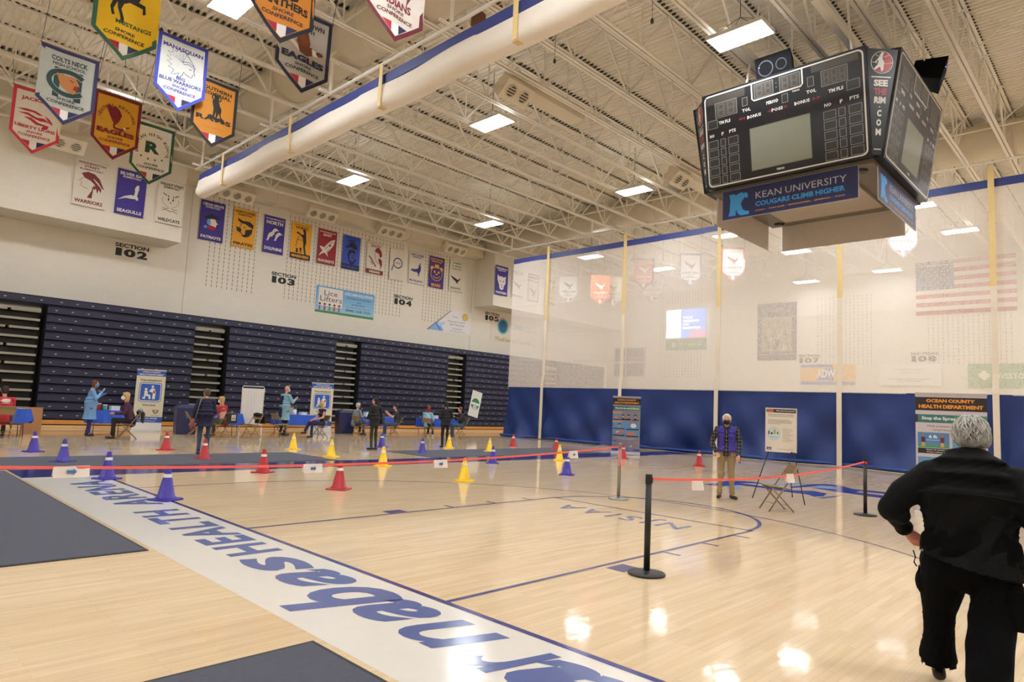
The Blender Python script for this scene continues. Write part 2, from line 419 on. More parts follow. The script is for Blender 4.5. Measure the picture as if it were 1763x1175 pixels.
# ---------------- lights ----------------
PANELM = M((242, 247, 252), .5, emit=LAMP)
LX = [-2.8, 5.8, 14.75, 22.9, 31.6, 37.5]; LYs = [24.4, 15.5, 7.0, -1.6, -10.2]
fr = MB().mat(M((225, 222, 214), .4)); fr.box((-.38, -.72, .02), (.38, .72, .09))
for a, b2 in (((-.39,-.73,-.01),(-.36,.73,.03)), ((.36,-.73,-.01),(.39,.73,.03)), ((-.39,-.73,-.01),(.39,-.70,.03)), ((-.39,.70,-.01),(.39,.73,.03))): fr.box(a, b2)
fr = fr.mesh('housing'); up = MB().mat(M((248, 250, 252), .5, emit=LAMP*.028)); up.box((-.34, -.68, .09), (.34, .68, .10)); up = up.mesh('added_fill_panel'); pn = MB().mat(PANELM); pn.box((-.355, -.695, .0), (.355, .695, .019)); pn = pn.mesh('panel'); pn2 = MB().mat(M((248, 250, 252), .5, emit=LAMP*.22)); pn2.box((-.355, -.695, .0), (.355, .695, .019)); pn2 = pn2.mesh('panel')  # up: glowing sheet added on top of each housing to brighten the ceiling
cb = MB().mat(M((60, 58, 54), .5)); 
for sx in (-.3, .3):
    for sy in (-.6, .6): cb.bar((sx, sy, .09), (0, 0, .5), .012)
cb.bar((0, 0, .5), (0, 0, 1.9), .015); cb = cb.mesh('cord')
LLAB = {(14.75, 7.0): 'largest bright rectangular ceiling light left above the scoreboard', (14.75, 15.5): 'bright rectangular ceiling light in the middle of the ceiling left of the scoreboard', (14.75, 24.4): 'bright rectangular ceiling light above the navy and red wall banners',
 (22.9, 24.4): 'bright ceiling light near the far left duct above the bear face banner', (22.9, 15.5): 'bright ceiling light between the middle panel and the lower left of the scoreboard', (5.8, 15.5): 'bright ceiling light at the top edge between the yellow and orange pennants',
 (31.6, 7.0): 'bright ceiling light seen through the mesh right below the scoreboard side banner', (31.6, 24.4): 'small bright ceiling light seen through the mesh curtain near its left end', (31.6, 15.5): 'bright ceiling light seen through the mesh just left of the scoreboard banners',
 (37.5, 7.0): 'lower of the two bright panels seen through the mesh right of the scoreboard', (37.5, 15.5): 'small row of light seen through the mesh below the hanging grey sign back', (37.5, 24.4): 'small bright light seen through the mesh above the projection screen'}
for x in LX:
    for y in LYs:
        yy = y; xx = x
        if x == 37.5: yy = {24.4: 22.5, 15.5: 14.0, 7.0: 6.3}.get(y, y); xx = 36.8
        if x == 14.75 and y == 15.5: xx = 14.45
        t = thing('ceiling_light', LLAB.get((x, y), 'white rectangular high bay light panel hanging from the roof joists'), 'light', (xx, yy, 11.0), 0, 'high bay panels')
        ob('housing', fr, t); ob('diffuser_panel', pn, t); ob('added_fill_panel', up, t); ob('hanging_cord', cb, t)
t = thing('ceiling_light', 'bright panel near the far wall just left of the flag seen through the mesh', 'light', (42.4, 10.9, 10.6), 0, 'high bay panels'); ob('housing', fr, t); ob('diffuser_panel', pn2, t); ob('hanging_cord', cb, t)
t = thing('ceiling_light', 'bright panel by the far wall above the dark poster seen through the mesh', 'light', (42.4, 15.5, 10.4), 0, 'high bay panels'); ob('housing', fr, t); ob('diffuser_panel', pn2, t); ob('hanging_cord', cb, t)
# ---------------- court paint, mats ----------------
NAVYP = (52, 52, 122); PAINT = dict(rough=.13)
def paint(name, items, z=.0012):
    mb = MB()
    for c, pts in items:
        mb.mat(M(c, .14, var=.03))
        from mathutils.geometry import tessellate_polygon
        P = [Vector((p[0], p[1], 0)) for p in pts]; ar = sum(P[i].x*P[(i+1) % len(P)].y-P[(i+1) % len(P)].x*P[i].y for i in range(len(P)))
        if ar < 0: P = P[::-1]
        fs = []
        for t in tessellate_polygon([P]):
            a, b, c2 = (P[i] for i in t); fs.append(t if (b-a).cross(c2-a).z > 0 else t[::-1])
        mb.add([(p.x, p.y, z) for p in P], fs)
    return struct(mb.obj(name))
def R4(x0, y0, x1, y1): return [(x0,y0),(x1,y0),(x1,y1),(x0,y1)]
paint('trim_baseline_apron', [((222, 216, 206), R4(2.48, -6, 3.66, 14.1))])
paint('trim_sideline_border', [((48, 50, 118), R4(2.48, 14.1, 33.2, 15.48)), ((48, 50, 118), R4(2.48, -3.3, 33.2, -1.9))], .0012)
L = [(NAVYP, R4(3.66, -1.9, 3.72, 14.1)), (NAVYP, R4(3.72, 4.2, 9.5, 4.25)), (NAVYP, R4(3.72, 7.93, 9.5, 7.98)), (NAVYP, R4(9.44, 4.2, 9.49, 7.98)),
     (NAVYP, R4(5.84, 8.0, 6.16, 8.2)), (NAVYP, R4(5.8, 3.92, 6.1, 4.14))]
for x in (7.02, 7.95, 8.85): L += [(NAVYP, R4(x, 7.98, x+.045, 8.2)), (NAVYP, R4(x, 3.98, x+.045, 4.2))]
def arcp(cx, cy, r0, r1, a0, a1, n=40):
    A = [math.radians(a0+(a1-a0)*k/n) for k in range(n+1)]
    return [(cx+r1*math.cos(a), cy+r1*math.sin(a)) for a in A] + [(cx+r0*math.cos(a), cy+r0*math.sin(a)) for a in A[::-1]]
def arcs(c, cx, cy, r0, r1, a0, a1, seg=10):
    n = max(2, int(abs(a1-a0)/seg)); return [(c, arcp(cx, cy, r0, r1, a0+(a1-a0)*i/n, a0+(a1-a0)*(i+1)/n, 6)) for i in range(n)]
L += arcs(NAVYP, 9.45, 6.09, 1.80, 1.86, -90, 90)
L += arcs(NAVYP, 5.0, 6.09, 6.0, 6.04, -88, 88)
L += [(NAVYP, R4(3.72, 12.08, 5.2, 12.12)), (NAVYP, R4(3.72, .05, 5.2, .09))]
paint('trim_court_lines', L, .0024)
LB = (150, 178, 214); CB = (46, 60, 150)
paint('trim_center_logo', [(LB, [(15.49,7.59),(15.6,7.36),(14.74,6.76),(14.39,6.97)]), (LB, [(16.31,6.99),(16.81,6.53),(17.87,6.43),(17.97,6.64)]), ((120, 128, 160), [(14.85,5.2),(16.26,5.04),(15.52,5.01),(14.8,5.05)]),
   (LB, [(17.11,6.16),(17.77,6.15),(17.92,5.79),(17.18,5.39),(16.89,5.36),(16.99,5.8)])], .0018)
paint('trim_center_logo_letters', [(CB, [(14.66,7.72),(15.43,7.74),(16.03,7.86),(16.48,7.71),(16.66,7.38),(16.56,6.93),(16.39,6.86),(16.32,7.23),(15.98,7.48),(15.88,6.81),(15.75,6.07),(16.17,5.74),(15.93,5.36),(15.3,5.22),(14.93,5.28),(15.25,5.53),(15.22,5.91),(15.47,6.64),(15.51,7.26),(14.74,7.28)]),
   (CB, [(16.47,6.4),(17.71,6.37),(18.29,6.21),(18.34,5.84),(17.73,5.36),(17.9,4.7),(17.9,3.4),(17.5,3.4),(17.4,5.11),(17.03,5.08),(16.9,3.4),(16.2,3.4),(16.45,4.74),(16.56,5.01),(16.57,5.26),(16.77,5.72),(16.94,6.09),(17.2,5.5),(17.9,5.85),(17.81,6.13),(17.11,6.16),(16.24,6.28)])], .003)
# far blue "logo" band end near the curtain and letters by the near lane
def floortext(name, t, y0, y1, xt, xb, c, bold, shear=0, space=1.0, z=.0026):
    vs, fs = text_geo(t, bold, shear, 4, space); mb = MB().mat(M(c, .16, var=.05))
    P = [(xb+(xt-xb)*v, y0+(y1-y0)*u, z) for u, v in vs]
    o = []
    for f in fs:
        a, b, c2 = (Vector(P[i]) for i in f[:3]); o.append(f if (b-a).cross(c2-a).z > 0 else f[::-1])
    mb.add(P, o); return struct(mb.obj(name))
LET = (82, 98, 152)
floortext('trim_floor_lettering', 'HEALTH', 6.65, 9.74, 2.955, 3.515, LET, .036, 0, 1.16)
floortext('trim_floor_lettering', 'ARENA', 10.22, 13.28, 2.955, 3.515, LET, .036, 0, 1.16)
for ch, y0, y1, xt, xb in (('s', 5.80, 6.5, 2.925, 3.45), ('a', 5.14, 5.79, 2.93, 3.5), ('b', 4.48, 5.13, 2.60, 3.52), ('a', 3.98, 4.55, 2.95, 3.51), ('n', 3.3, 3.94, 2.945, 3.51), ('r', 2.84, 3.26, 2.945, 3.52), ('a', 2.12, 2.9, 2.94, 3.52), ('B', 1.2, 2.02, 2.6, 3.52)):
    floortext('trim_floor_lettering', ch, y0, y1, xt, xb, LET, .012 if ch in 'nr' else .03, .32 if ch != 's' else .2)
floortext('trim_floor_lettering', 'NJSIAA', 4.9, 7.25, 8.55, 9.15, (104, 110, 162), .012, 0, 1.35)
CARPET = M((82, 84, 96), .95, var=.16, scale=40, bump=.5, bscale=180)
def mat_(label, x0, y0, x1, y1, slots_=None):
    t = thing('floor_mat', label, 'mat', ((x0+x1)/2, (y0+y1)/2, 0)); w = (x1-x0)/2; h = (y1-y0)/2
    b = MB().mat(CARPET); b.box((-w+.03, -h+.03, .001), (w-.03, h-.03, .011)); b.obj('carpet', t)
    b = MB().mat(M((50, 50, 54), .8))
    for r in ((-w,-h,w,-h+.03),(-w,h-.03,w,h),(-w,-h+.03,-w+.03,h-.03),(w-.03,-h+.03,w,h-.03)): b.box((r[0], r[1], .001), (r[2], r[3], .008))
    b.obj('rubber_border', t)
mat_('grey carpet mat covering the floor at the left edge beside the white band', -1.5, 7.35, 2.42, 15.3)
mat_('dark grey carpet mat in the bottom foreground below the white band lettering', -1.5, -3.5, 2.42, 4.08)
mat_('long grey carpet mat behind the blue border at left', -6, 15.55, 9.55, 18.1)
mat_('grey carpet mat behind the blue border in the middle', 12.75, 15.55, 21.3, 18.0)
# ---------------- bleachers ----------------
NV = M((30, 31, 60), .5, var=.08, scale=3); BRK = M((196, 196, 192), .4); DK = M((26, 25, 24), .8); ALU = M((150, 147, 136), .45); PLY = M((206, 142, 70), .45, var=.15, scale=6); PLY2 = M((212, 172, 120), .45, var=.1)
YB = 30.4; ROW = .336; Z0 = .325
banks = [(-3.5, 3.35), (5.54, 11.03), (12.55, 18.11), (19.62, 25.75), (27.22, 34.6), (36.2, 41.5)]
BL = ['far left navy folded bleacher bank outside the left aisle', 'navy folded bleacher bank behind the nurse and the first upright health banner', 'navy folded bleacher bank behind the white privacy screen', 'navy folded bleacher bank in the middle behind the standing woman in black', 'navy folded bleacher bank at the right end with the green and white paper sign', 'navy folded bleacher bank half seen through the mesh curtain']
def slab(x0, x1, z, top=False):
    b = MB().mat(NV); h = .315
    pr = [(0.02, 0), (-.02, .012), (-.045, .04), (-.028, h-.05), (-.05, h-.03), (-.05, h-.006), (.06, h)]
    vs = [(x, YB+p, z+q) for x in (x0, x1) for p, q in pr]; n = len(pr)
    b.add(vs, [(i, n+i, n+i+1, i+1) for i in range(n-1)] + [tuple(range(n)), tuple(range(2*n-1, n-1, -1)), (0, n-1, 2*n-1, n)]); return b
for bi, (x0, x1) in enumerate(banks):
    t = thing('bleacher_bank', BL[bi], 'bleacher', (0, 0, 0), group=None)
    xe = banks[bi+1][0] if bi+1 < len(banks) else x1
    for k in range(14):
        xx = x1 if k < 13 else xe
        me = slab(x0, xx-.004, Z0+ROW*k).obj('riser_panel', t)
    b = MB().mat(BRK); r = random.Random(bi)
    for k in range(14):
        xx = x1 if k < 13 else xe; n = max(1, int(round((xx-x0)/.56)))
        for i in range(n):
            if k < 13 and r.random() < .04: continue
            x = x0+.28+(i+(.25 if k % 2 else 0))*(xx-x0-.1)/n
            if x > xx-.05: continue
            z = Z0+ROW*k+.15; b.box((x-.035, YB-.055, z-.014), (x+.035, YB-.03, z+.016))
    tag(b.obj('seat_bracket', t), kind='stuff')
    b = MB().mat(DK); b.box((x0+.01, YB+.05, .05), (x1-.01, 31.85, Z0+ROW*14-.05)); b.box((x1, 31.2, .05), (xe, 31.85, Z0+ROW*13.9)); b.obj('understructure', t)
    b = MB().mat(PLY); b.box((x0, YB-.02, .14), (xe, YB+.04, .3)); b.obj('plywood_kickboard', t)
    b = MB().mat(PLY2); b.box((x0, YB-.1, .004), (xe, YB+.0, .1)); b.obj('plywood_base', t)
ALAB = ['aisle gap of grey steps at the far left between the bleacher banks', 'aisle gap of grey steps right of the first upright health banner', 'aisle gap of grey steps right of the second upright health banner', 'aisle gap of grey steps above the man in the dark jacket near the curtain', 'aisle gap of grey steps seen through the mesh curtain']
for i in range(5):
    x0 = banks[i][1]+.05; x1 = banks[i+1][0]-.18
    t = thing('bleacher_aisle', ALAB[i], 'steps', (0, 0, 0)); xm = (x0+x1)/2
    full = MB().mat(ALU); full.box((x0, 30.52, 0), (x1, 30.80, .085)); full = full.mesh('step')
    hl = MB().mat(ALU); hl.box((x0, 30.52, 0), (xm-.06, 30.80, .085)); hl = hl.mesh('step'); hr = MB().mat(ALU); hr.box((xm+.06, 30.52, 0), (x1, 30.80, .085)); hr = hr.mesh('step')
    back = MB().mat(M((52, 49, 42), .7)); back.box((x0, 30.85, 0), (x1, 30.88, .2)); back = back.mesh('riser')
    for k in range(13):
        z = Z0+ROW*k+.02
        if k % 2: ob('step_board', full, t, (0, 0, z))
        else: ob('step_board', hl, t, (0, 0, z)); ob('step_board', hr, t, (0, 0, z))
        ob('riser_board', back, t, (0, 0, z+.1))
    b = MB().mat(ALU); b.add([(x0, 30.5, 4.52), (x1, 30.5, 4.52), (x1, 31.1, 4.68), (x0, 31.1, 4.68), (x0, 30.5, 4.44), (x1, 30.5, 4.44), (x1, 31.1, 4.62), (x0, 31.1, 4.62)], [(0,1,2,3),(7,6,5,4),(0,4,5,1),(2,6,7,3),(1,5,6,2),(3,7,4,0)]); b.obj('step_board', t)
# ---------------- divider curtains ----------------
def mesh_mat(c, alpha, nm):
    m = bpy.data.materials.new(nm); m.use_nodes = True; nt = m.node_tree; N = nt.nodes; L = nt.links
    for n in list(N): 
        if n.type != 'OUTPUT_MATERIAL': N.remove(n)
    out = [n for n in N if n.type == 'OUTPUT_MATERIAL'][0]
    tr = N.new('ShaderNodeBsdfTransparent'); di = N.new('ShaderNodeBsdfDiffuse'); di.inputs[0].default_value = lin(c)
    tl = N.new('ShaderNodeBsdfTranslucent'); tl.inputs[0].default_value = lin(c)
    m1 = N.new('ShaderNodeMixShader'); m1.inputs[0].default_value = .35; L.new(di.outputs[0], m1.inputs[1]); L.new(tl.outputs[0], m1.inputs[2])
    tc = N.new('ShaderNodeTexCoord'); nz = N.new('ShaderNodeTexNoise'); nz.inputs['Scale'].default_value = 130; nz.inputs['Detail'].default_value = 0; L.new(tc.outputs['Object'], nz.inputs['Vector'])
    mr = N.new('ShaderNodeMath'); mr.operation = 'GREATER_THAN'; mr.inputs[1].default_value = alpha; L.new(nz.outputs['Fac'], mr.inputs[0])
    m2 = N.new('ShaderNodeMixShader'); L.new(mr.outputs[0], m2.inputs[0]); L.new(tr.outputs[0], m2.inputs[1]); L.new(m1.outputs[0], m2.inputs[2]); L.new(m2.outputs[0], out.inputs[0])
    return m
NET = mesh_mat((242, 234, 224), .452, 'curtain_net'); NET2 = mesh_mat((246, 238, 226), .2, 'gathered_net')
BLUE = M((27, 52, 116), .55, var=.05, scale=2); BAND = M((52, 66, 132), .5, var=.05)
STRW = M((232, 220, 200), .6); STRY = M((228, 202, 142), .6)
XC = 26.3; Y0c, Y1c = -13.5, 25.75
SY = [23.1, 18.15, 13.25, 8.35, 3.6, -1.2, -6, -10.8]
cur = thing('divider_curtain', 'full height divider curtain of pale mesh over royal blue vinyl hanging across the gym', 'curtain', (XC, 6, 0))
cur.location = (XC, 0, 0)
b = MB().mat(BAND); b.box((-.02, Y0c, 9.68), (.02, Y1c, 9.95)); b.obj('top_band', cur)
b = MB().mat(NET); b.grid(lambda u, v: (.02*math.sin(u*90)+.04*math.sin(u*17), Y0c+(Y1c-Y0c)*u, 2.72+(9.7-2.72)*v), 160, 6); b.obj('mesh_panel', cur)
def bulge(y):
    s = 0
    ss = sorted(SY)+[Y1c+1]
    for a, c in zip(ss[:-1], ss[1:]):
        if a <= y <= c:
            t = (y-a)/(c-a); amp = .25+.5*abs(math.sin(a*3.1)); s = amp*math.sin(PI*t)**1.2
    return s
def lowp(u, v):
    y = Y0c+(Y1c-Y0c)*u; z = 2.75*v; d = 1-v
    bl = bulge(y)*d**2.2; fold = (.15*math.sin(y*1.7+z*2.6+1.8*math.sin(y*.7))+.09*math.sin(y*3.7-z*2.8+math.sin(y)))*(.1+d)
    return (-bl-fold*.9+.05, y, max(z, .02))
b = MB().mat(BLUE); b.grid(lowp, 420, 26); b.obj('lower_panel', cur)
def hem(u, v):
    y = Y0c+(Y1c-Y0c)*u; a = v*PI; bl = bulge(y); return (-bl+.05-.02-.16*math.sin(a)-.05*math.sin(y*2.3), y, .01+.15*(1-v)**.7*1.0)
b = MB().mat(M((44, 78, 156), .35, var=.06)); b.grid(hem, 420, 6); b.obj('bottom_hem', cur)
for y in SY:
    b = MB().mat(STRW); b.box((-.20, y-.09, .03), (-.185, y+.09, 2.8)); b.add([(-.20, y-.09, 2.8), (-.20, y+.09, 2.8), (-.10, y+.09, 3.4), (-.10, y-.09, 3.4)], [(0, 3, 2, 1)]); b.box((-.10, y-.09, 3.4), (-.085, y+.09, 6.3)); b.obj('strap', cur)
    b = MB().mat(STRY); b.box((-.10, y-.09, 6.3), (-.085, y+.09, 10.35)); tag(b.obj('strap', cur), 'yellowed upper strap')
for z in (8.65, 7.2, 5.7, 4.2):
    b = MB().mat(M((234, 226, 210), .6)); b.box((-.055, Y0c, z-.008), (-.045, Y1c, z+.008)); b.obj('seam_cord', cur)
b = MB().mat(STEEL); b.tube([(0, -16, 10.55), (0, 26.6, 10.55)], .045, 8); b.obj('drive_pipe', cur)
b = MB().mat(STEEL)
for y in (26.0, 20.3, 14.8, 9.5, 5.95, 1.5, -4.2, -10): b = MB().mat(STEEL); b.box((-.03, y-.03, 10.5), (.03, y+.03, 11.32)); b.obj('pipe_hanger', cur)
# raised one
cr2 = thing('raised_divider_curtain', 'raised second divider curtain gathered under a long blue band near the ceiling', 'curtain', (9.1, 0, 0))
b = MB().mat(BAND); b.box((-.02, -12, 9.72), (.02, 26.1, 9.98)); b.obj('top_band', cr2)
def rol(u, v):
    y = -12+38.1*u; a = v*1.35*PI
    if v < .4: x, z = -.02-.06*v/.4, 9.72-.42*v/.4
    else:
        a = (v-.4)/.6*1.25*PI; x = .16-.24*math.cos(a); z = 9.3-.22*math.sin(a)
    return (x+.015*math.sin(y*2.1), y, z+.03*math.sin(y*1.32))
b = MB().mat(NET2); b.grid(rol, 200, 16); b.ell((.1, 26.05, 9.32), (.22, .25, .22)); b.obj('gathered_mesh', cr2)
for y in (23.7, 18.7, 13.9, 9.1, 4.3, -.5, -5.3):
    b = MB().mat(STRY); b.box((-.115, y-.07, 9.1), (-.10, y+.07, 10.2)); b.box((-.11, y-.07, 9.06), (.08, y+.07, 9.075)); b.obj('strap', cr2)
b = MB().mat(STEEL); b.tube([(0, -14, 10.3), (0, 26.6, 10.3)], .045, 8); b.obj('drive_pipe', cr2)
b = MB().mat(STEEL)
for y in (26.0, 20.3, 16.6, 11.3, 7.7, 1.5): b = MB().mat(STEEL); b.box((-.03, y-.03, 10.3), (.03, y+.03, 11.32)); b.box((-.35, y-.03, 10.27), (.35, y+.03, 10.33)); b.obj('pipe_hanger', cr2)
# ---------------- banners ----------------
def sc(pts, cx, cy, s, sy=None):
    sy = sy or s; return [(cx+x*s, cy+y*sy) for x, y in pts]
def em(A, name, cx, cy, s, c, c2=None, sy=None):
    P = lambda pts, col=c: A.poly(sc(pts, cx, cy, s, sy), col)
    Ln = lambda pts, w, col=c: A.line(sc(pts, cx, cy, s, sy), w*s, col)
    if name == 'chief':
        P([(-.2,-1),(.15,-1),(.1,-.2),(.25,.1),(-.05,.35),(-.5,.5),(-.75,.8),(-.3,1.0),(.2,.92),(.6,.6),(.85,.1),(1,-.15),(.8,-.05),(.75,-.45),(.6,-.2),(.5,-.55),(.38,-.15),(.3,-.3),(.2,-.2)])
        for k in range(3): Ln([(.15+.16*k,.55-.12*k),(.42+.2*k,.25-.2*k)], .06, c2)
        Ln([(-.6,.5),(.1,.2),(.3,.0)], .07, c2)
        Ln([(-.6,.5),(-.85,.2),(-.62,.12),(-.75,-.1),(-.5,-.25),(-.2,-.3)], .035)
    elif name == 'gull':
        P([(-1,-.62),(-.5,-.2),(0,.02),(.25,0),(.3,.3),(.28,.7),(.42,.98),(.6,1.02),(.62,.7),(.55,.3),(.5,0),(.6,-.12),(.62,-.35),(.45,-.4),(.4,-.28),(.2,-.32),(-.4,-.35)])
    elif name == 'cat':
        for sx in (-1, 1):
            Ln([(.85*sx,.95),(.6*sx,.85),(.45*sx,.7)], .09); Ln([(.3*sx,.8),(.22*sx,.62)], .1); A.ell(cx+.24*s*sx, cy+.35*s, .07*s, .17*s, c); Ln([(.8*sx,.5),(.9*sx,.2),(.75*sx,-.15),(.5*sx,-.4),(.2*sx,-.55)], .03)
            Ln([(.1*sx,-.62),(.4*sx,-.75),(.8*sx,-.7)], .05)
        P([(-.12,.05),(.12,.05),(0,-.1)]); Ln([(-.8,-.95),(-.4,-.85),(0,-1),(.3,-.9),(.8,-1.05)], .06)
    elif name == 'patriot':
        P([(-.95,.45),(-.6,.75),(-.1,1.0),(.3,.85),(.75,.8),(.95,.5),(.5,.45),(0,.4),(-.5,.25)], (28,28,34)); P([(-.5,.3),(-.1,.4),(.35,.42),(.5,.1),(.72,-.1),(.5,-.2),(.5,-.5),(.1,-.55),(-.2,-.3)], (232,220,205))
        P([(-.55,.3),(-.2,.38),(-.15,-.1),(-.25,-.5),(-.6,-.2)], (100,160,225)); P([(-.5,-.55),(-.1,-.4),(.35,-.45),(.5,-.75),(.1,-.92),(-.4,-.85)], (180,36,44)); A.ell(cx-.7*s, cy-.65*s, .2*s, .18*s, (100,170,230))
    elif name == 'pirate':
        P([(-.75,1),(-.2,.8),(.5,.85),(.95,.55),(.9,.2),(.5,.3),(.1,.5),(-.4,.55),(-.7,.75)]); Ln([(-.3,.5),(-.5,.1),(-.45,-.3),(-.2,-.65),(.1,-.8),(.5,-.55),(.75,-.1),(.8,.25)], .07)
        P([(-.85,.1),(-.3,-.05),(-.35,-.5),(-.75,-.35)]); P([(.1,-.1),(.85,.1),(.8,-.35),(.5,-.75),(.1,-.9),(-.3,-.75),(.1,-.6)]); Ln([(-.1,.2),(.1,.1)], .08)
    elif name == 'dolphin':
        for dx, dy in ((-.35, -.15), (.05, .3), (.45, -.05)):
            P([(x*.62+dx, y*.62+dy) for x, y in ((-.7,-.9),(-.5,-.4),(-.45,.1),(-.2,.5),(.1,.7),(.35,.6),(.75,.3),(.4,.3),(.15,.15),(-.1,-.2),(-.3,-.6),(-.35,-.85),(-.5,-.75))])
    elif name == 'mariner':
        P([(.3,.6),(.1,.95),(.35,1.05),(.5,.85),(.55,.4),(.62,0),(.5,-.4),(.65,-.95),(.8,-1.05),(.5,-1.05),(.3,-.5),(.25,-.05),(.15,.3),(-.1,.6),(-.5,.72),(-.65,.6),(-.2,.5)]); Ln([(-.3,.4),(-.5,.0),(-.6,-.5)], .06); P([(-.55,-.6),(-.35,-.6),(-.3,-.95),(-.55,-.95)]); P([(-.15,-.55),(.1,-.5),(.05,-.95),(-.05,-.9)]); Ln([(-.4,.1),(.2,.1)], .05)
    elif name == 'rocket':
        P([(.9,1.05),(.75,.4),(.35,-.2),(.05,-.45),(.2,-.95),(-.02,-.7),(-.3,-.55),(-.95,-1.0),(-.5,-.35),(-.85,-.05),(-.8,.1),(-.3,0),(-.1,.3),(.4,.85)]); Ln([(.55,.8),(.15,.2),(-.2,-.2)], .05, c2); A.ell(cx+.35*s, cy+.3*s, .12*s, .12*s, c2); Ln([(.4,-.05),(0,-.35)], .05, c2)
    elif name == 'raider':
        P([(-.9,.6),(-.4,.75),(-.3,1.0),(.3,1.05),(.75,.75),(.8,.45),(.2,.5),(-.2,.6),(-.6,.45)]); P([(-.35,.3),(.2,.4),(.55,.3),(.5,0),(.2,.15),(-.1,.05),(-.25,-.2),(-.15,-.6),(.2,-.7),(.5,-.45),(.8,-.35),(.4,-.9),(0,-1),(-.3,-.7),(-.5,-.1)]); Ln([(.2,-.1),(.1,-.3),(.35,-.35)], .1)
    elif name == 'warrior':
        P([(0,.9),(.3,1.0),(.65,.7),(.75,.3),(.5,.1),(.35,.45),(-.15,.6)]); P([(.5,.05),(.75,-.1),(.8,-.5),(.55,-1),(.6,-.6),(.4,-.3),(.3,0)]); Ln([(-.8,.1),(-.5,-.1),(-.2,-.45),(.1,-.75)], .13); Ln([(-.6,-.3),(-.3,-.6)], .08); Ln([(-.1,.5),(-.05,.1),(.1,-.3),(.45,-.5)], .05)
    elif name == 'ring':
        n = 24; A.line([(cx+.6*s*math.cos(2*PI*k/n)+.15*s, cy+.6*s*math.sin(2*PI*k/n)) for k in range(n+1)], .13*s, c); Ln([(-.4,-.2),(-.6,-.6),(-.7,-1.05)], .2, c2); A.text('WILD', cx+.15*s, cy, .7*s, .2*s, c, .01)
    elif name == 'jay':
        P([(.75,.95),(.55,.9),(.35,.55),(.3,.2),(-.1,.0),(-.9,-.1),(-1,-.3),(-.4,-.45),(.1,-.4),(.35,-.75),(.25,-.95),(.5,-.9),(.5,-.55),(.7,-.2),(.75,.35),(.6,.7)])
    elif name == 'bear':
        for sx in (-1, 1): A.ell(cx+.68*s*sx, cy+.55*s, .26*s, .26*s, c)
        A.ell(cx, cy-.05*s, .88*s, .86*s, c); A.ell(cx, cy-.05*s, .80*s, .78*s, c2)
        for sx in (-1, 1): A.ell(cx+.3*s*sx, cy+.15*s, .14*s, .16*s, c)
        A.ell(cx, cy-.12*s, .16*s, .11*s, c); Ln([(-.5,-.3),(-.25,-.5),(0,-.56),(.25,-.5),(.5,-.3)], .09); A.rect(cx-.3*s, cy+.62*s, cx+.3*s, cy+1.05*s, c)
    elif name == 'hawk':
        P([(1,.75),(.75,.2),(.35,-.1),(.2,-.1),(-.3,.1),(-1,.35),(-.7,0),(-.25,-.3),(0,-.4),(.05,-.75),(.2,-.5),(.4,-.75),(.35,-.4),(.65,-.1)])
    elif name == 'panther':
        P([(-.8,.95),(-.5,.7),(0,.75),(.45,.65),(.8,.85),(.75,.3),(.8,-.1),(.5,-.5),(.4,-.95),(0,-1.1),(-.35,-.9),(-.45,-.4),(-.8,.2)]); Ln([(-.4,.15),(-.15,.05)], .1, c2); Ln([(.25,.05),(.5,.15)], .1, c2); P([(-.05,-.4),(.25,-.4),(.1,-.55)], c2); Ln([(-.1,-.75),(.1,-.7),(.3,-.75)], .06, c2)
    elif name == 'lion':
        for q in ([(-1,.4),(-.5,.55),(0,.5),(.45,.25),(.2,.2),(-.1,.35),(-.6,.35)], [(-.95,.1),(-.4,.25),(.1,.0),(.5,.05),(.9,-.25),(.6,-.2),(.3,-.25),(0,-.15),(-.4,.05)], [(-.6,-.15),(-.2,-.1),(.2,-.4),(.5,-.45),(.8,-.5),(.75,-.75),(.4,-.85),(.5,-.6),(.1,-.6),(-.2,-.35)], [(.5,.3),(.8,.1),(1,-.2),(.95,-.35),(.7,-.05)]): P(q)
    elif name == 'colt':
        dk = (30, 58, 52); A.text('N', cx, cy-.1*s, 1.5*s, 1.9*s, (26,32,56), .03); A.text('N', cx, cy-.1*s, 1.36*s, 1.7*s, dk, .01)
        n = 18; A.line([(cx+1.0*s*math.cos(math.radians(38+284*k/n)), cy+.74*s*math.sin(math.radians(38+284*k/n))) for k in range(n+1)], .36*s, (150,160,160)); A.line([(cx+1.0*s*math.cos(math.radians(40+280*k/n)), cy+.74*s*math.sin(math.radians(40+280*k/n))) for k in range(n+1)], .28*s, dk)
        P([(-.62,.5),(-.2,.48),(.35,.5),(.5,.3),(.62,.05),(.55,-.25),(.35,-.6),(0,-.5),(-.35,-.25),(-.5,.1)], (176,112,56)); P([(.35,-.05),(.6,.0),(.55,-.35),(.3,-.3)], (130,30,34)); Ln([(.1,.25),(.3,.18)], .06, (60,36,26))
    elif name == 'eagle':
        P([(-.75,1),(-.7,.55),(-.5,.1),(-.2,-.45),(-.25,-.6),(.0,-.75),(.35,-.75),(.45,-.62),(.7,-.5),(1,-.4),(.85,-.55),(.6,-.65),(.5,-.85),(.35,-.9),(.1,-.9),(-.2,-.85),(-.1,-.55),(.1,-.3),(.3,.3),(.1,.7),(-.2,.95),(-.4,.8)])
        P([(.42,-.62),(.62,-.55),(.66,-.7),(.5,-.78)], c2); Ln([(.3,-.85),(.4,-1.0)], .07); Ln([(.45,-.85),(.6,-.95)], .06)
    elif name == 'eagle2':
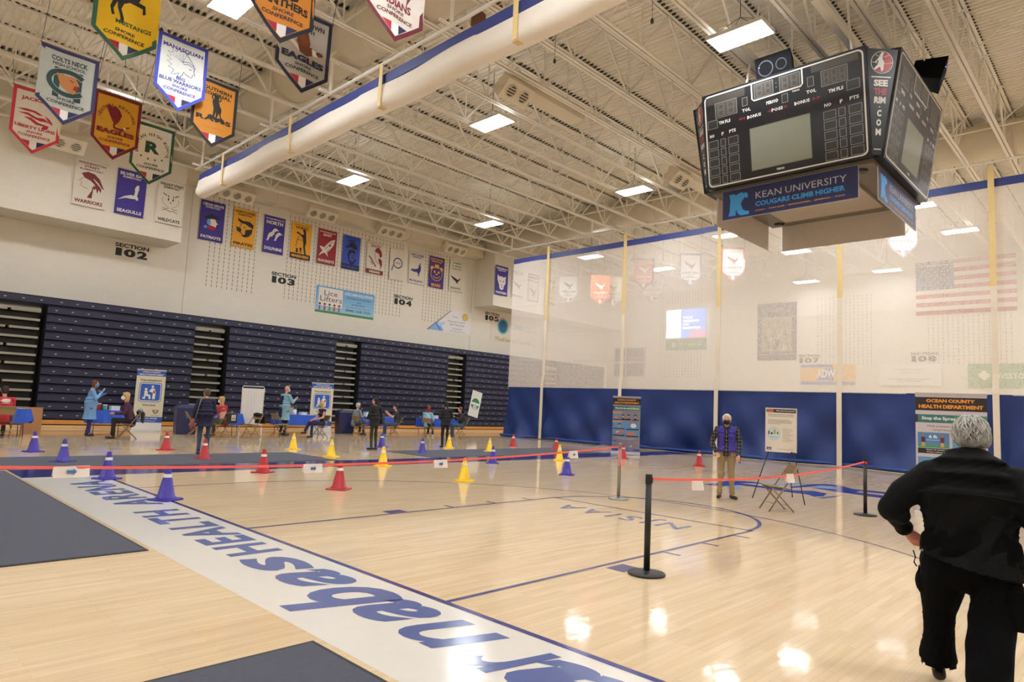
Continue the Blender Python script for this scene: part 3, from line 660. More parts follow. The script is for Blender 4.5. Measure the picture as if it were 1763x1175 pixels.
        P([(-.2,1),(.25,.8),(.4,.3),(.35,-.1),(-.2,-.2),(-.4,.1)], (120,66,40)); P([(-1,.1),(-.6,-.1),(-.2,-.4),(-.3,-.1),(-.6,.15),(-.95,.45)], (226,222,212)); P([(-.3,-.1),(.5,.1),(.6,-.3),(.2,-.5),(-.2,-.4)], (110,60,38)); P([(.5,.05),(.8,-.02),(.85,-.25),(.55,-.3)], (230,226,216)); A.ell(cx+.95*s, cy-.08*s, .2*s, .12*s, (106,58,36)); Ln([(.3,-.5),(.4,-.8),(.7,-.85)], .1, (196,150,60))
    elif name == 'horse':
        P([(-.45,.25),(-.1,.35),(.2,.3),(.45,.55),(.5,.85),(.75,1.0),(.85,.8),(1,.6),(.9,.52),(.72,.65),(.7,.4),(.6,.15),(.9,.1),(.95,-.25),(.82,-.3),(.8,-.05),(.5,-.02),(.2,-.0),(-.05,-.15),(-.15,-.4),(0,-.75),(.02,-1),(-.12,-.98),(-.18,-.7),(-.32,-.4),(-.35,-.15),(-.5,-.5),(-.42,-.75),(-.55,-.78),(-.65,-.45),(-.52,-.05),(-.5,.05)])
        P([(-.42,.25),(-.7,.55),(-1,.5),(-1.15,.3),(-1.05,.25),(-.85,.42),(-.65,.38),(-.5,.15)]); P([(.2,.4),(.1,.8),(.35,1.05),(.6,1.0),(.45,.7)]); Ln([(.3,.25),(.55,.3)], .04, c2)
    elif name == 'chiefline':
        pts = [(-.15,-.95),(-.1,-.55),(-.3,-.75),(-.55,-.85),(-.4,-.5),(-.75,-.4),(-.55,-.2),(-.85,-.05),(-.6,.1),(-.9,.3),(-.65,.35),(-.85,.6),(-.55,.6),(-.6,.85),(-.35,.75),(-.25,1),(-.1,.85),(.1,1),(.4,.7),(.7,.3),(.85,.05)]
        Ln(pts, .045); Ln([(.1,.25),(.45,.35),(.85,.1),(.85,-.02),(.45,.2),(.15,.1),(.1,.25)], .045); Ln([(.8,-.0),(.78,-.2),(.85,-.4),(.72,-.45),(.68,-.65),(.35,-.55),(.2,-.4),(.1,-.7),(-.1,-.95)], .045); Ln([(.5,-.1),(.65,-.12)], .05)
        for k in range(5): Ln([(-.6+.22*k,.45+.1*k),(.1,.2)], .02)
    elif name == 'ram':
        P([(-.35,-.75),(-.3,-.2),(-.45,.3),(-.3,.55),(-.35,.75),(-.1,.85),(.1,.7),(.05,.45),(.2,.1),(.35,-.1),(.3,-.55),(.45,-.75),(.3,-.78),(.15,-.4),(.0,-.75),(-.1,-.75),(-.1,-.35),(-.2,-.75)]); n = 12
        for sx in (-1, 1): A.line([(cx+(-.12+sx*(.06+.3*math.sin(PI*k/n*1.2)))*s, cy+(.75+.25*math.cos(PI*k/n*1.3))*s) for k in range(n+1)], .1*s, c)
        P([(-.75,-.75),(-.5,-.62),(0,-.78),(.5,-.7),(.8,-1),(.4,-.95),(-.1,-.98)])
    elif name == 'star':
        P([(math.cos(PI/2+k*PI/5)*(1 if k % 2 == 0 else .42), math.sin(PI/2+k*PI/5)*(1 if k % 2 == 0 else .42)) for k in range(10)])
    elif name == 'cougarhead':
        P([(-.8,.9),(-.3,1),(.3,.9),(.75,.5),(.95,0),(.7,-.2),(.9,-.45),(.5,-.8),(.1,-.9),(.3,-.5),(0,-.3),(-.4,-.6),(-.6,-.1)])
        Ln([(.2,.3),(.5,.2)], .1, (220,215,205))
def sheet(w, h, c, rough, hang=False, n=14, amp=.012, seed=0, shape=None, rodc=(190,180,160)):
    pass
def wall_banner(X, Y, lab, bg, fn, z0=8.80, w=1.13, h=1.88, seed=0, nm='wall_banner', rodc=(200,190,170), T=None, grp='elementary and intermediate school banners on the wall', off=.07, trimc=None):
    r = random.Random(seed*7+3); ph = r.random()*6; am = .006+.010*r.random()
    t = thing(nm, lab, 'banner', (0, 0, 0), group=grp)
    if T is None:
        t.location = (X, Y-off, z0); T = frameT((0, 0, 0), (1, 0, 0), (0, 0, 1)); 
    else: t.matrix_world = T; T = Matrix.Identity(4)
    disp = lambda u, v: am*math.sin(u/w*7+ph)*(1-v/h)+.006*math.sin(u/w*3+v*1.5+ph)
    b = MB().mat(M(bg, .62, var=.05, bump=.15, bscale=12))
    for sg in (1, -1):
        b.grid(lambda u, v: tuple(T @ Vector((u*w if sg > 0 else w-u*w, v*h, disp(u*w if sg > 0 else w-u*w, v*h)+(.0025 if sg > 0 else -.0025)))), 14, 8)
    b.obj('cloth', t)
    A = Art(.0018, .004); fn(A, w, h)
    A.build('printed_design', T, t, disp, 8, w, rough=.62)
    b = MB().mat(M(rodc, .5)); b.tube([T @ Vector((-.01, h, 0)), T @ Vector((w+.01, h, 0))], .011, 8); b.obj('top_rod', t)
    b = MB().mat(M(rodc, .5)); b.tube([T @ Vector((-.01, 0, 0)), T @ Vector((w+.01, 0, 0))], .011, 8); b.obj('bottom_rod', t)
    b = MB().mat(M((120, 116, 108), .5))
    for u in (.05, w-.05): b.tube([T @ Vector((u, h, 0)), T @ Vector((u, h+.012, -off+.0))], .006, 6)
    tag(b.obj('wall_hook', t), kind='stuff')
    return t
def std(top, top2, em_, bottom, c, c2=None, ec=None, esc=.40, topw=.86, t2w=.62, botw=.84, bl=None, ecy=.50):
    def f(A, w, h):
        y = .925
        A.text(top, w/2, h*.915, w*topw, h*.07, c, .035)
        if top2: A.text(top2, w/2, h*.845, w*t2w, h*.042, c, .03)
        em(A, em_, w/2, h*ecy, w*esc, ec or c, c2)
        if bl: A.rect(0, 0, w, h*.16, bl)
        A.text(bottom, w/2, h*.085, w*botw, h*.075, c if not bl else c2, .04)
    return f
PUR = (62, 46, 142); GLD = (228, 164, 40); MAR = (120, 40, 44); WH = (222, 214, 200); RED = (150, 34, 44)
def washington(A, w, h):
    A.text('WASHINGTON', w/2, h*.93, w*.84, h*.05, MAR, .03); A.text('STREET', w/2, h*.86, w*.46, h*.05, MAR, .03); A.text('ELEMENTARY', w/2, h*.795, w*.72, h*.035, MAR, .03)
    em(A, 'chief', w*.52, h*.47, w*.42, MAR, WH, w*.46); A.text('WARRIORS', w/2, h*.1, w*.86, h*.08, MAR, .035)
wall_banner(5.82, 30.1, 'white banner with maroon feathered head above the word WARRIORS', WH, washington, 8.73, 1.13, 1.86, 1)
wall_banner(7.30, 30.1, 'purple banner with white gull above the word SEAGULLS', PUR, std('SILVER BAY', 'ELEMENTARY', 'gull', 'SEAGULLS', WHITE, PUR, esc=.42, ecy=.46), 8.74, 1.09, 1.86, 2, rodc=PUR)
wall_banner(8.85, 30.1, 'white banner with a sketched cat face above the word WILDCATS', WH, std('WALNUT STREET', 'ELEMENTARY', 'cat', 'WILDCATS', (40, 44, 44), WH, esc=.36, ecy=.50, topw=.9), 8.73, 1.06, 1.86, 3)
wall_banner(11.28, 31.9, 'purple banner with a white face in a black hat above PATRIOTS', PUR, std('CEDAR GROVE', 'ELEMENTARY', 'patriot', 'PATRIOTS', WHITE, PUR, esc=.36, ecy=.47), 8.80, 1.13, 1.88, 4, rodc=PUR)
wall_banner(12.84, 31.9, 'golden banner with a black pirate head above PIRATES', GLD, std('NORTH DOVER', 'ELEMENTARY', 'pirate', 'PIRATES', (32, 28, 26), GLD, esc=.42, ecy=.49), 8.80, 1.13, 1.9, 5, rodc=GLD)
def dolph(A, w, h):
    A.text('INTERMEDIATE', w/2, h*.93, w*.86, h*.035, WHITE, .03); A.text('NORTH', w/2, h*.83, w*.8, h*.1, WHITE, .04); em(A, 'dolphin', w/2, h*.5, w*.46, WHITE, PUR); A.text('DOLPHINS', w/2, h*.12, w*.86, h*.09, WHITE, .045)
wall_banner(14.39, 31.9, 'purple banner with three white leaping dolphins', PUR, dolph, 8.82, 1.1, 1.88, 6, rodc=PUR)
def marin(A, w, h):
    A.text('TOMS RIVER HIGH SCHOOL', w/2, h*.94, w*.84, h*.028, (36,32,48), .02); A.text('NORTH', w/2, h*.87, w*.6, h*.065, (36,32,48), .04); em(A, 'mariner', w*.5, h*.5, w*.42, (36, 32, 52), GLD, w*.58); A.rect(0, 0, w, h*.15, (36, 34, 62)); A.text('MARINERS', w/2, h*.075, w*.84, h*.075, GLD, .04)
wall_banner(15.87, 31.9, 'golden banner with a dark figure and a navy MARINERS bar', (232, 168, 36), marin, 8.81, 1.14, 1.9, 7, rodc=GLD)
def rock(A, w, h):
    A.text('INTERMEDIATE', w/2, h*.93, w*.86, h*.032, WHITE, .03); A.text('EAST', w/2, h*.85, w*.45, h*.075, WHITE, .04); em(A, 'rocket', w/2, h*.48, w*.46, WH, RED); A.text('ROCKETS', w/2, h*.09, w*.86, h*.08, WHITE, .04)
wall_banner(17.40, 31.9, 'dark red banner with a white rocket above ROCKETS', RED, rock, 8.83, 1.12, 1.87, 8, rodc=RED)
RB = (52, 76, 186)
def raid(A, w, h):
    d = (22, 24, 36); A.text('TOMS RIVER HIGH SCHOOL', w/2, h*.94, w*.86, h*.028, d, .02); A.text('EAST', w/2, h*.86, w*.45, h*.075, d, .04); em(A, 'raider', w/2, h*.47, w*.42, d, RB, w*.56); A.rect(0, 0, w, h*.15, d); A.text('RAIDERS', w/2, h*.075, w*.84, h*.075, RB, .04)
wall_banner(18.92, 31.9, 'bright blue banner with a black head in profile and a dark RAIDERS bar', RB, raid, 8.81, 1.12, 1.89, 9, rodc=RB)
def indi(A, w, h):
    A.text('TOMS RIVER HIGH SCHOOL', w/2, h*.94, w*.86, h*.028, MAR, .02); A.text('SOUTH', w/2, h*.87, w*.55, h*.07, MAR, .04); em(A, 'warrior', w*.52, h*.5, w*.5, (140, 40, 48), WH, w*.56); A.rect(0, 0, w, h*.14, (132, 38, 48)); A.text('INDIANS', w/2, h*.07, w*.62, h*.07, WHITE, .04)
wall_banner(20.49, 31.9, 'white banner with a red profile and a maroon INDIANS bar', WH, indi, 8.84, 1.16, 1.86, 10)
def ring(A, w, h): em(A, 'ring', w*.5, h*.55, w*.48, (60, 64, 96), (110, 132, 160))
wall_banner(22.08, 31.9, 'plain white banner with a dark ring and ribbon emblem', WH, ring, 8.76, 1.02, 1.86, 11)
wall_banner(23.48, 31.9, 'white banner with a blue bird above BLUE JAYS', WH, std('WEST DOVER', 'ELEMENTARY', 'jay', 'BLUE JAYS', (52, 54, 138), WH, esc=.38, ecy=.47), 8.78, 1.16, 1.92, 12)
def bear(A, w, h):
    A.text('EAST DOVER', w/2, h*.92, w*.84, h*.065, GLD, .045); A.text('ELEMENTARY', w/2, h*.845, w*.7, h*.05, GLD, .04); em(A, 'bear', w/2, h*.47, w*.44, (226, 176, 60), (72, 48, 130)); A.text('BEARS', w/2, h*.085, w*.6, h*.1, GLD, .045)
wall_banner(25.02, 31.9, 'purple banner with a yellow outlined bear face above BEARS', (72, 48, 130), bear, 8.79, 1.2, 1.93, 13, rodc=(72,48,130))
def citta(A, w, h):
    g = (50, 132, 116); A.text('JOSEPH', w/2, h*.92, w*.66, h*.065, g, .035); A.text('A. CITTA', w/2, h*.82, w*.7, h*.065, g, .035); A.text('ELEMENTARY', w/2, h*.73, w*.76, h*.04, g, .03); em(A, 'hawk', w/2, h*.42, w*.42, (40, 44, 60)); A.text('SEAHAWKS', w/2, h*.1, w*.76, h*.075, g, .035)
wall_banner(26.68, 31.9, 'white banner with teal lettering and a dark flying hawk', WH, citta, 8.83, 1.12, 1.95, 14)
wall_banner(29.0, 30.1, 'purple banner with a white panther face beside the curtain edge', PUR, std('PINE BEACH', 'ELEMENTARY', 'panther', 'PANTHERS', WHITE, PUR, esc=.42, ecy=.46), 8.78, 1.15, 1.9, 15, rodc=PUR)
wall_banner(30.55, 30.1, 'white banner with dark blue marks cut by the curtain edge', WH, std('SOUTH TOMS', 'ELEMENTARY', 'hawk', 'BEARS', (52, 54, 120), WH, esc=.4), 8.8, 1.13, 1.9, 16)
wall_banner(32.1, 30.1, 'maroon and white banner seen through the mesh at its left end', (214, 196, 184), lambda A, w, h: (A.frame(0, 0, w, h, .08, (132, 60, 64)), em(A, 'hawk', w/2, h*.42, w*.36, (150, 60, 60), None, w*.6), A.rect(.1, h*.84, w-.1, h*.9, (140, 60, 60)), A.rect(.1, h*.72, w-.1, h*.76, (140, 60, 60)))[0], 8.8, 1.1, 1.9, 17)
wall_banner(33.9, 30.1, 'pale banner farthest right on the soffit seen through the mesh', WH, std('BEACHWOOD', 'ELEMENTARY', 'cat', 'BEARS', (70, 74, 96), WH, esc=.4), 8.8, 1.1, 1.9, 18)
# section numbers
def section(n, T, c=(26, 25, 26), lab=None):
    t = thing('section_sign', lab, 'sign', (0, 0, 0)); t.matrix_world = T
    A = Art(.001, .0); A.text('SECTION', .68, .49, 1.34, .175, c, .035, res=3); A.text('1', .17, .19, .24, .34, c, .06, res=3); A.text(str(n)[1], .60, .19, .46, .34, c, .05, res=3); A.text(str(n)[2], 1.10, .19, .42, .34, c, .05, res=3)
    A.build('printed_number', Matrix.Identity(4), t)
    b = MB().mat(M(c, .5)); b.box((0, .40, -.009), (1.36, .405, .0)); 
    return t
for n, x, l in ((102, 7.93, 'under the white soffit at upper left'), (103, 15.0, 'left of the Lice Lifters board'), (104, 22.58, 'between the sky blue board and the angled white board'), (105, 30.0, 'under the right soffit at the curtain edge')):
    section(n, frameT((x, YW1-.012, 7.33), (1, 0, 0), (0, 0, 1)), lab='black SECTION %d lettering ' % n + l)
for n, y, l in ((107, 16.55, 'above the yellow and blue board behind the mesh'), (108, 10.1, 'below the American flag behind the mesh')):
    section(n, frameT((XW1-.012, y, 5.33), (0, -1, 0), (0, 0, 1)), lab='black SECTION %d lettering ' % n + l)
# advertising boards
def board(nm, lab, cat, T, w, h, c, fn, d=.03, shape=None, emit=0, frame=None):
    t = thing(nm, lab, cat); t.matrix_world = T
    b = MB().mat(M(c, .5, emit=emit))
    if shape: n = len(shape); b.add([(x, y, -.01) for x, y in shape]+[(x, y, .0) for x, y in shape], [tuple(range(n, 2*n)), tuple(range(n-1, -1, -1))]+[(i, (i+1) % n, n+(i+1) % n, n+i) for i in range(n)])
    else: b.box((0, 0, -d), (w, h, 0))
    b.obj('panel', t)
    A = Art(.0015, .001); fn(A, w, h); A.build('printed_design', Matrix.Identity(4), t, emit=emit)
    if frame:
        b = MB().mat(M(frame, .4))
        for r in ((-.03,-.03,w+.03,0),(-.03,h,w+.03,h+.03),(-.03,0,0,h),(w,0,w+.03,h)): b.box((r[0], r[1], -d), (r[2], r[3], .012))
        b.obj('frame', t)
    return t
def lice(A, w, h):
    for k in range(8): A.rect(0, h*(.10+.1125*k), w, h*(.10+.1125*(k+1)), (150-7*k, 196-5*k, 222-2*k))
    A.rect(0, 0, w, h*.085, (70, 140, 74)); A.rect(w*.04, h*.26, w*.44, h*.95, (226, 218, 208)); A.text('Lice', w*.24, h*.76, w*.22, h*.2, (120, 110, 120), .01); A.text('Lifters', w*.25, h*.54, w*.36, h*.2, (120, 110, 120), .01)
    for k, c in enumerate(((150, 90, 150), (190, 60, 60), (90, 150, 80), (200, 70, 60), (190, 90, 120))):
        x = w*(.07+.08*k); A.rect(x-.05, h*.1, x+.05, h*.25, c); A.ell(x, h*.30, .07, .08, (216, 170, 140)); A.ell(x, h*.335, .07, .05, (70, 46, 40))
    A.text('LICE CARE SOLUTIONS', w*.72, h*.86, w*.5, h*.11, (226, 220, 230), .03); A.text('Serving Central Jersey', w*.72, h*.7, w*.42, h*.1, (60, 76, 130), .01); A.text('and', w*.72, h*.58, w*.06, h*.07, (60, 76, 130), .01); A.text('Jersey Shore', w*.72, h*.47, w*.24, h*.09, (60, 76, 130), .01); A.text('LiceLiftersOceanCounty.com', w*.72, h*.35, w*.42, h*.07, (70, 90, 140), .0); A.text('(848) 238-7331', w*.72, h*.21, w*.44, h*.13, (46, 54, 80), .01)
board('advertising_board', 'sky blue and white Lice Lifters board with phone number under SECTION 103', 'sign', frameT((17.56, YW1-.01, 6.20), (1, 0, 0), (0, 0, 1)), 3.69, 1.44, (150, 192, 220), lice, .0085)
def card(A, w, h):
    A.poly([(0, 0), (1.83, 1.4), (2.0, 1.46), (.2, 0)], (150, 138, 122)); A.poly([(.2, .02), (.9, .62), (1.35, .1), (1.3, .02)], (128, 170, 222)); A.poly([(.75, .5), (1.5, .62), (1.3, .4), (.9, .3)], (176, 200, 232)); A.line([(.7, .5), (1.1, .08)], .09, (70, 110, 190))
    A.ell(3.12, 1.12, .24, .24, (206, 172, 66)); A.ell(3.12, 1.12, .17, .17, (222, 190, 90)); A.text('Helping Special Athletes', 2.4, .72, 1.5, .12, (110, 104, 150), .0); A.text('Reach Their Goals', 2.45, .54, 1.2, .12, (110, 104, 150), .0); A.text('732.349.3024', 2.5, .28, .8, .09, (110, 104, 150), .0); A.text('www.oceancountyfcu.com', 2.5, .12, 1.3, .09, (110, 104, 150), .0); A.line([(2.05, 1.05), (2.5, 1.02)], .03, (120, 130, 150))
board('advertising_board', 'white angled board with gold medal and blue swoosh under SECTION 104', 'sign', frameT((25.13, YW1-.014, 6.14), (1, 0, 0), (0, 0, 1)), 3.65, 1.5, (226, 222, 222), card, .0085, [(0, 0), (3.65, 0), (3.65, 1.5), (1.86, 1.46)])
def thed(A, w, h):
    A.ell(1.15, 1.1, .55, .55, (110, 170, 180)); A.ell(1.15, 1.1, .40, .44, (40, 96, 130)); A.line([(0, 1.3), (.3, 1.5), (1.3, 1.7)], .05, (220, 170, 160)); A.text('TheDentalCentre', 2.2, .2, 3.6, .26, (172, 168, 60), .02); A.text('SMILES', 3.1, 1.2, 1.8, .4, (150, 180, 190), .02)
board('advertising_board', 'pale board with a teal disc and green lettering cut by the curtain edge', 'sign', frameT((30.6, YW1-.01, 6.0), (1, 0, 0), (0, 0, 1)), 4.6, 1.9, (220, 210, 194), thed, .0085)
def paperg(A, w, h):
    g = (42, 120, 92); A.ell(w/2, h*.5, w*.42, w*.42, g); A.rect(0, h*.45, w, h*.55, (220, 220, 214)); A.ell(w/2, h*.36, w*.2, w*.14, (220, 220, 214)); A.text('W', w/2, h*.35, w*.2, w*.14, g, .03)
tt = board('paper_sign', 'white paper sign with a green round emblem taped on the navy bleachers', 'sign', frameT((27.5, 30.31, 1.0), (1, 0, 0), (0, 0, 1)) @ Matrix.Rotation(math.radians(-12), 4, 'Z'), .85, 1.6, (216, 216, 210), paperg, .02)
# far wall things behind the mesh
def flagf(A, w, h):
    for k in range(13): 
        if k % 2 == 0: A.rect(0, h*k/13, w, h*(k+1)/13, (178, 44, 48), lay=1)
    A.rect(0, h*6/13, w*.4, h, (46, 54, 110), lay=2)
    for r in range(9):
        for c in range(6 if r % 2 == 0 else 5): em(A, 'star', w*.4*((.5+c if r % 2 == 0 else 1+c)/6), h*(6/13+7/13*(r+.5)/9), .055, (226, 224, 220))
wall_banner(0, 0, 'large American flag hanging on the far wall behind the mesh', (226, 222, 216), flagf, T=frameT((XW1-.12, 9.75, 8.05), (0, -1, 0), (0, 0, 1)), w=4.75, h=3.15, nm='flag', grp=None, seed=30, off=.1)
def scr(A, w, h):
    A.rect(0, 0, w*.38, h, (236, 240, 248)); A.rect(w*.38, 0, w, h, (112, 150, 226)); A.rect(w*.6, 0, w, h*.25, (190, 130, 170)); A.ell(w*.62, h*.22, .25, .2, (140, 140, 180)); A.ell(w*.15, h*.7, .2, .2, (205, 214, 236))
    for i, (t, ww) in enumerate((('THIS IS', .24), ('VACCINATION', .40), ('SITE', .16), ('REGISTRATION', .44))): A.text(t, w*(.42+ww/2), h*(.70-.12*i), w*ww, h*.075, (250, 250, 252), .04)
    A.text('EMERGENCY', w*.19, h*.25, w*.3, h*.04, (220, 120, 140), .02)
board('projection_screen', 'lit projection screen with white text on blue glowing behind the mesh', 'screen', frameT((XW1-.15, 26.4, 7.35), (0, -1, 0), (0, 0, 1)), 3.3, 2.15, (226, 232, 245), scr, .05, emit=1.6, frame=(180, 180, 176))
board('advertising_board', 'green board under the projection screen behind the mesh', 'sign', frameT((XW1-.1, 26.45, 6.42), (0, -1, 0), (0, 0, 1)), 3.35, .85, (120, 160, 116), lambda A, w, h: (A.ell(.7, h/2, .2, .2, (200, 210, 190)), A.text('FIRST FINANCIAL', w*.62, h/2, w*.55, h*.25, (200, 210, 190), .02)), .05)
def posterf(A, w, h):
    A.rect(.3, .6, w-.3, h-1.0, (150, 136, 112)); r = random.Random(4)
    for k in range(26): A.ell(.5+r.random()*(w-1), .7+r.random()*1.4, .09, .16, random.Random(k).choice([(90, 84, 84), (190, 170, 150), (60, 60, 76)]))
    A.ell(.6, h-.5, .26, .26, (130, 124, 120)); A.ell(.6, h-.5, .18, .18, (60, 60, 66)); A.text('CHAMPIONS', w*.6, h-.5, w*.5, .25, (150, 144, 140), .02)
board('tall_poster', 'tall dark framed team poster on the far wall behind the mesh', 'poster', frameT((XW1-.1, 19.3, 5.55), (0, -1, 0), (0, 0, 1)), 2.62, 3.9, (58, 56, 62), posterf, .06)
board('advertising_board', 'yellow and blue ADW board under SECTION 107 behind the mesh', 'sign', frameT((XW1-.1, 16.4, 3.95), (0, -1, 0), (0, 0, 1)), 3.3, 1.3, (224, 174, 78), lambda A, w, h: (A.rect(0, 0, w, h*.15, (90, 110, 176)), A.rect(0, h*.85, w*.6, h, (90, 110, 176)), A.poly([(w*.3, h*.2), (w*.45, h*.8), (w*.62, h*.8), (w*.62, h*.2)], (90, 110, 176)), A.text('ADW', w*.48, h*.55, w*.34, h*.4, (236, 232, 226), .04)), .05)
board('advertising_board', 'plain white board with small grey text under SECTION 108 behind the mesh', 'sign', frameT((XW1-.1, 11.75, 3.95), (0, -1, 0), (0, 0, 1)), 3.2, 1.25, (232, 228, 220), lambda A, w, h: (A.text('Ocean County Library', w/2, h*.75, w*.5, h*.1, (150, 140, 130), .0), A.text('Toms River NJ', w/2, h*.6, w*.35, h*.08, (150, 140, 130), .0), A.line([(w*.15, h*.3), (w*.85, h*.3)], .04, (170, 160, 150)), A.line([(w*.3, h*.2), (w*.7, h*.2)], .04, (170, 160, 150))), .05)
board('advertising_board', 'green board with a white clover at the right edge behind the mesh', 'sign', frameT((XW1-.1, 7.3, 3.85), (0, -1, 0), (0, 0, 1)), 4.2, 1.35, (106, 152, 92), lambda A, w, h: ([A.ell(.75+.14*math.cos(a), h*.52+.14*math.sin(a), .13, .13, (226, 230, 216)) for a in (0, PI/2, PI, 1.5*PI)], A.text('INVESTORS BANK', w*.6, h*.5, w*.66, h*.22, (210, 220, 200), .03)), .05)
t = thing('wall_scoreboard', 'grey wall scoreboard of dark panels on the far wall behind the mesh', 'scoreboard', (XW1-.1, 0, 0))
b = MB().mat(M((200, 196, 188), .5)); b.box((0, 28.2, 4.4), (.08, 31.2, 6.8)); b.obj('frame', t)
for y0, y1 in ((28.35, 29.9), (30.1, 31.05)):
    for z0, z1 in ((4.5, 5.5), (5.65, 6.7)): b = MB().mat(M((110, 106, 104), .5)); b.box((-.03, y0, z0), (0, y1, z1)); b.obj('display_panel', t)
# ---------------- pennants ----------------
def pennant(n, Xc, Y, ztip, lab, bord, field, fn, w=1.22, h=1.9, grp='Shore Conference pennants hanging from the joists', seed=0, cords=True):
    t = thing('pennant_banner', lab, 'banner', (Xc-w/2, Y, ztip), group=grp); sh = .28*h; r = random.Random(seed); ph = r.random()*6; am = .02+.012*r.random()
    T = frameT((0, 0, 0), (1, 0, 0), (0, 0, 1))
    disp = lambda u, v: am*math.sin(u/w*9+v*1.1+ph)*(1-.6*v/h)+.015*math.sin(u/w*4+ph*2+v*2)
    def low(u): return sh*abs(u/w-.5)*2
    b = MB().mat(M(field, .7, var=.07, bump=.25, bscale=9))
    nu = 16
    for sg in (1, -1):
        b.grid(lambda u, v: tuple(T @ Vector(((u if sg > 0 else 1-u)*w, low((u if sg > 0 else 1-u)*w)+(h-low((u if sg > 0 else 1-u)*w))*v, disp((u if sg > 0 else 1-u)*w, low((u if sg > 0 else 1-u)*w)+(h-low((u if sg > 0 else 1-u)*w))*v)+.002*sg))), nu, 10)
    b.obj('cloth', t)
    A = Art(.0016, .004); e = .085
    A.poly([(0, sh), (e, sh+.03), (e, h-e), (0, h)], bord, lay=1); A.poly([(w, sh), (w, h), (w-e, h-e), (w-e, sh+.03)], bord, lay=1); A.poly([(0, h), (e, h-e), (w-e, h-e), (w, h)], bord, lay=1)
    A.poly([(0, sh), (w/2, 0), (w/2, e*1.25), (e, sh+.03)], bord, lay=1); A.poly([(w, sh), (w-e, sh+.03), (w/2, e*1.25), (w/2, 0)], bord, lay=1)
    # tricolour tip
    y1 = .37; y0 = lambda u: e*1.25+(sh+.03-e*1.25)*abs(u-w/2)/(w/2-e)+.012
    xs = [w/2-.26, w/2-.09, w/2+.08, w/2+.26]
    for k, c in enumerate(((176, 36, 52), (230, 226, 222), (36, 40, 80))):
        a, c2 = xs[k], xs[k+1]; pts = [(a, max(y0(a), .0)), (c2, y0(c2)), (c2, y1), (a, y1)]
        if a < w/2 < c2: pts.insert(1, (w/2, y0(w/2)))
        if k == 0: pts = [(c2, y0(c2)), (c2, y1), (w/2-.30, y1)]
        if k == 2: pts = [(a, y0(a)), (w/2+.30, y1), (a, y1)]
        A.poly(pts, c)
    fn(A, w, h)
    A.build('printed_design', T, t, disp, 14, w, rough=.7)
    b = MB().mat(M((120, 112, 100), .4)); b.tube([(-.03, 0, h+.008), (w+.03, 0, h+.008)], .014, 8); b.obj('top_pole', t)
    b = MB().mat(M((60, 56, 52), .5)); zt = (11.32 if Y else 12.97)-ztip
    jy = min(JY, key=lambda q: abs(q-Y))-Y if Y else 0
    for u in (0, w): b.tube([(u, 0, h), (u, jy, zt)], .006, 6)
    tag(b.obj('hanging_cord', t), kind='stuff')
    # back border band
    return t
def shore(A, w, h, c):
    A.text('SHORE', w/2, h*.335, w*.32, h*.038, c, .03, shear=.1); A.text('CONFERENCE', w/2, h*.275, w*.64, h*.042, c, .03, shear=.1)
def pn1(A, w, h): A.text('JACKSON', w/2, h*.84, w*.66, h*.07, (180, 40, 60), .04); em(A, 'lion', w*.47, h*.58, w*.36, (186, 48, 64), None, w*.3); A.text('LIBERTY LIONS', w/2, h*.405, w*.8, h*.05, (186, 48, 64), .035); shore(A, w, h, (176, 44, 60))
pennant(1, 3.42, 23.3, 8.34, 'white pennant with pink red border and LIBERTY LIONS lettering, leftmost in view', (206, 56, 72), (222, 216, 204), pn1, seed=1)
def pn2(A, w, h): A.text('COLTS NECK', w/2, h*.86, w*.62, h*.065, (34, 44, 52), .035); A.text('HIGH SCHOOL', w/2, h*.79, w*.56, h*.045, (34, 44, 52), .03); em(A, 'colt', w/2, h*.565, w*.32, None); shore(A, w, h, (40, 48, 60))
pennant(2, 3.36, 19.2, 8.07, 'grey pennant with navy border and an orange cougar in a green C, lettered COLTS NECK', (46, 40, 86), (168, 170, 160), pn2, w=1.25, seed=2)
def pn3(A, w, h): A.arc('CENTRAL REGIONAL', w/2, h*.60, w*.37, 172, 8, .075, .09, (128, 32, 40), .02); em(A, 'eagle', w*.5, h*.64, w*.3, (128, 30, 38), (226, 214, 190)); A.text('EAGLES', w/2, h*.42, w*.78, h*.075, (128, 30, 38), .06); shore(A, w, h, (128, 30, 38))
pennant(3, 4.98, 21.2, 8.15, 'golden pennant with dark red border and red eagle, lettered CENTRAL REGIONAL', (126, 28, 36), (222, 162, 38), pn3, seed=3)
def pn4(A, w, h):
    g = (40, 84, 64); A.arc('RARITAN HIGH SCHOOL', w/2, h*.6, w*.37, 200, -20, .085, .1, g, .02); A.text('R', w/2, h*.62, w*.34, h*.19, g, .05)
    for k in range(4): em(A, 'star', w*(.26+.16*k), h*(.45-.03*math.sin(PI*k/3)), .045, g)
    shore(A, w, h, g)
pennant(4, 6.26, 22.2, 7.98, 'white pennant with green border and a green letter R ringed by lettering', (44, 92, 66), (226, 224, 216), pn4, seed=4)
def pn5(A, w, h): A.text('BRICK TOWNSHIP', w/2, h*.9, w*.7, h*.05, (36, 44, 36), .03); em(A, 'horse', w*.46, h*.69, w*.34, (40, 40, 46), (236, 190, 40), w*.42); A.text('MUSTANGS', w*.62, h*.43, w*.56, h*.05, (60, 84, 50), .03); shore(A, w, h, (60, 60, 30))
pennant(5, 3.54, 15.2, 8.42, 'bright yellow pennant with green border and galloping black horse at the top edge', (52, 104, 84), (240, 196, 30), pn5, seed=5)
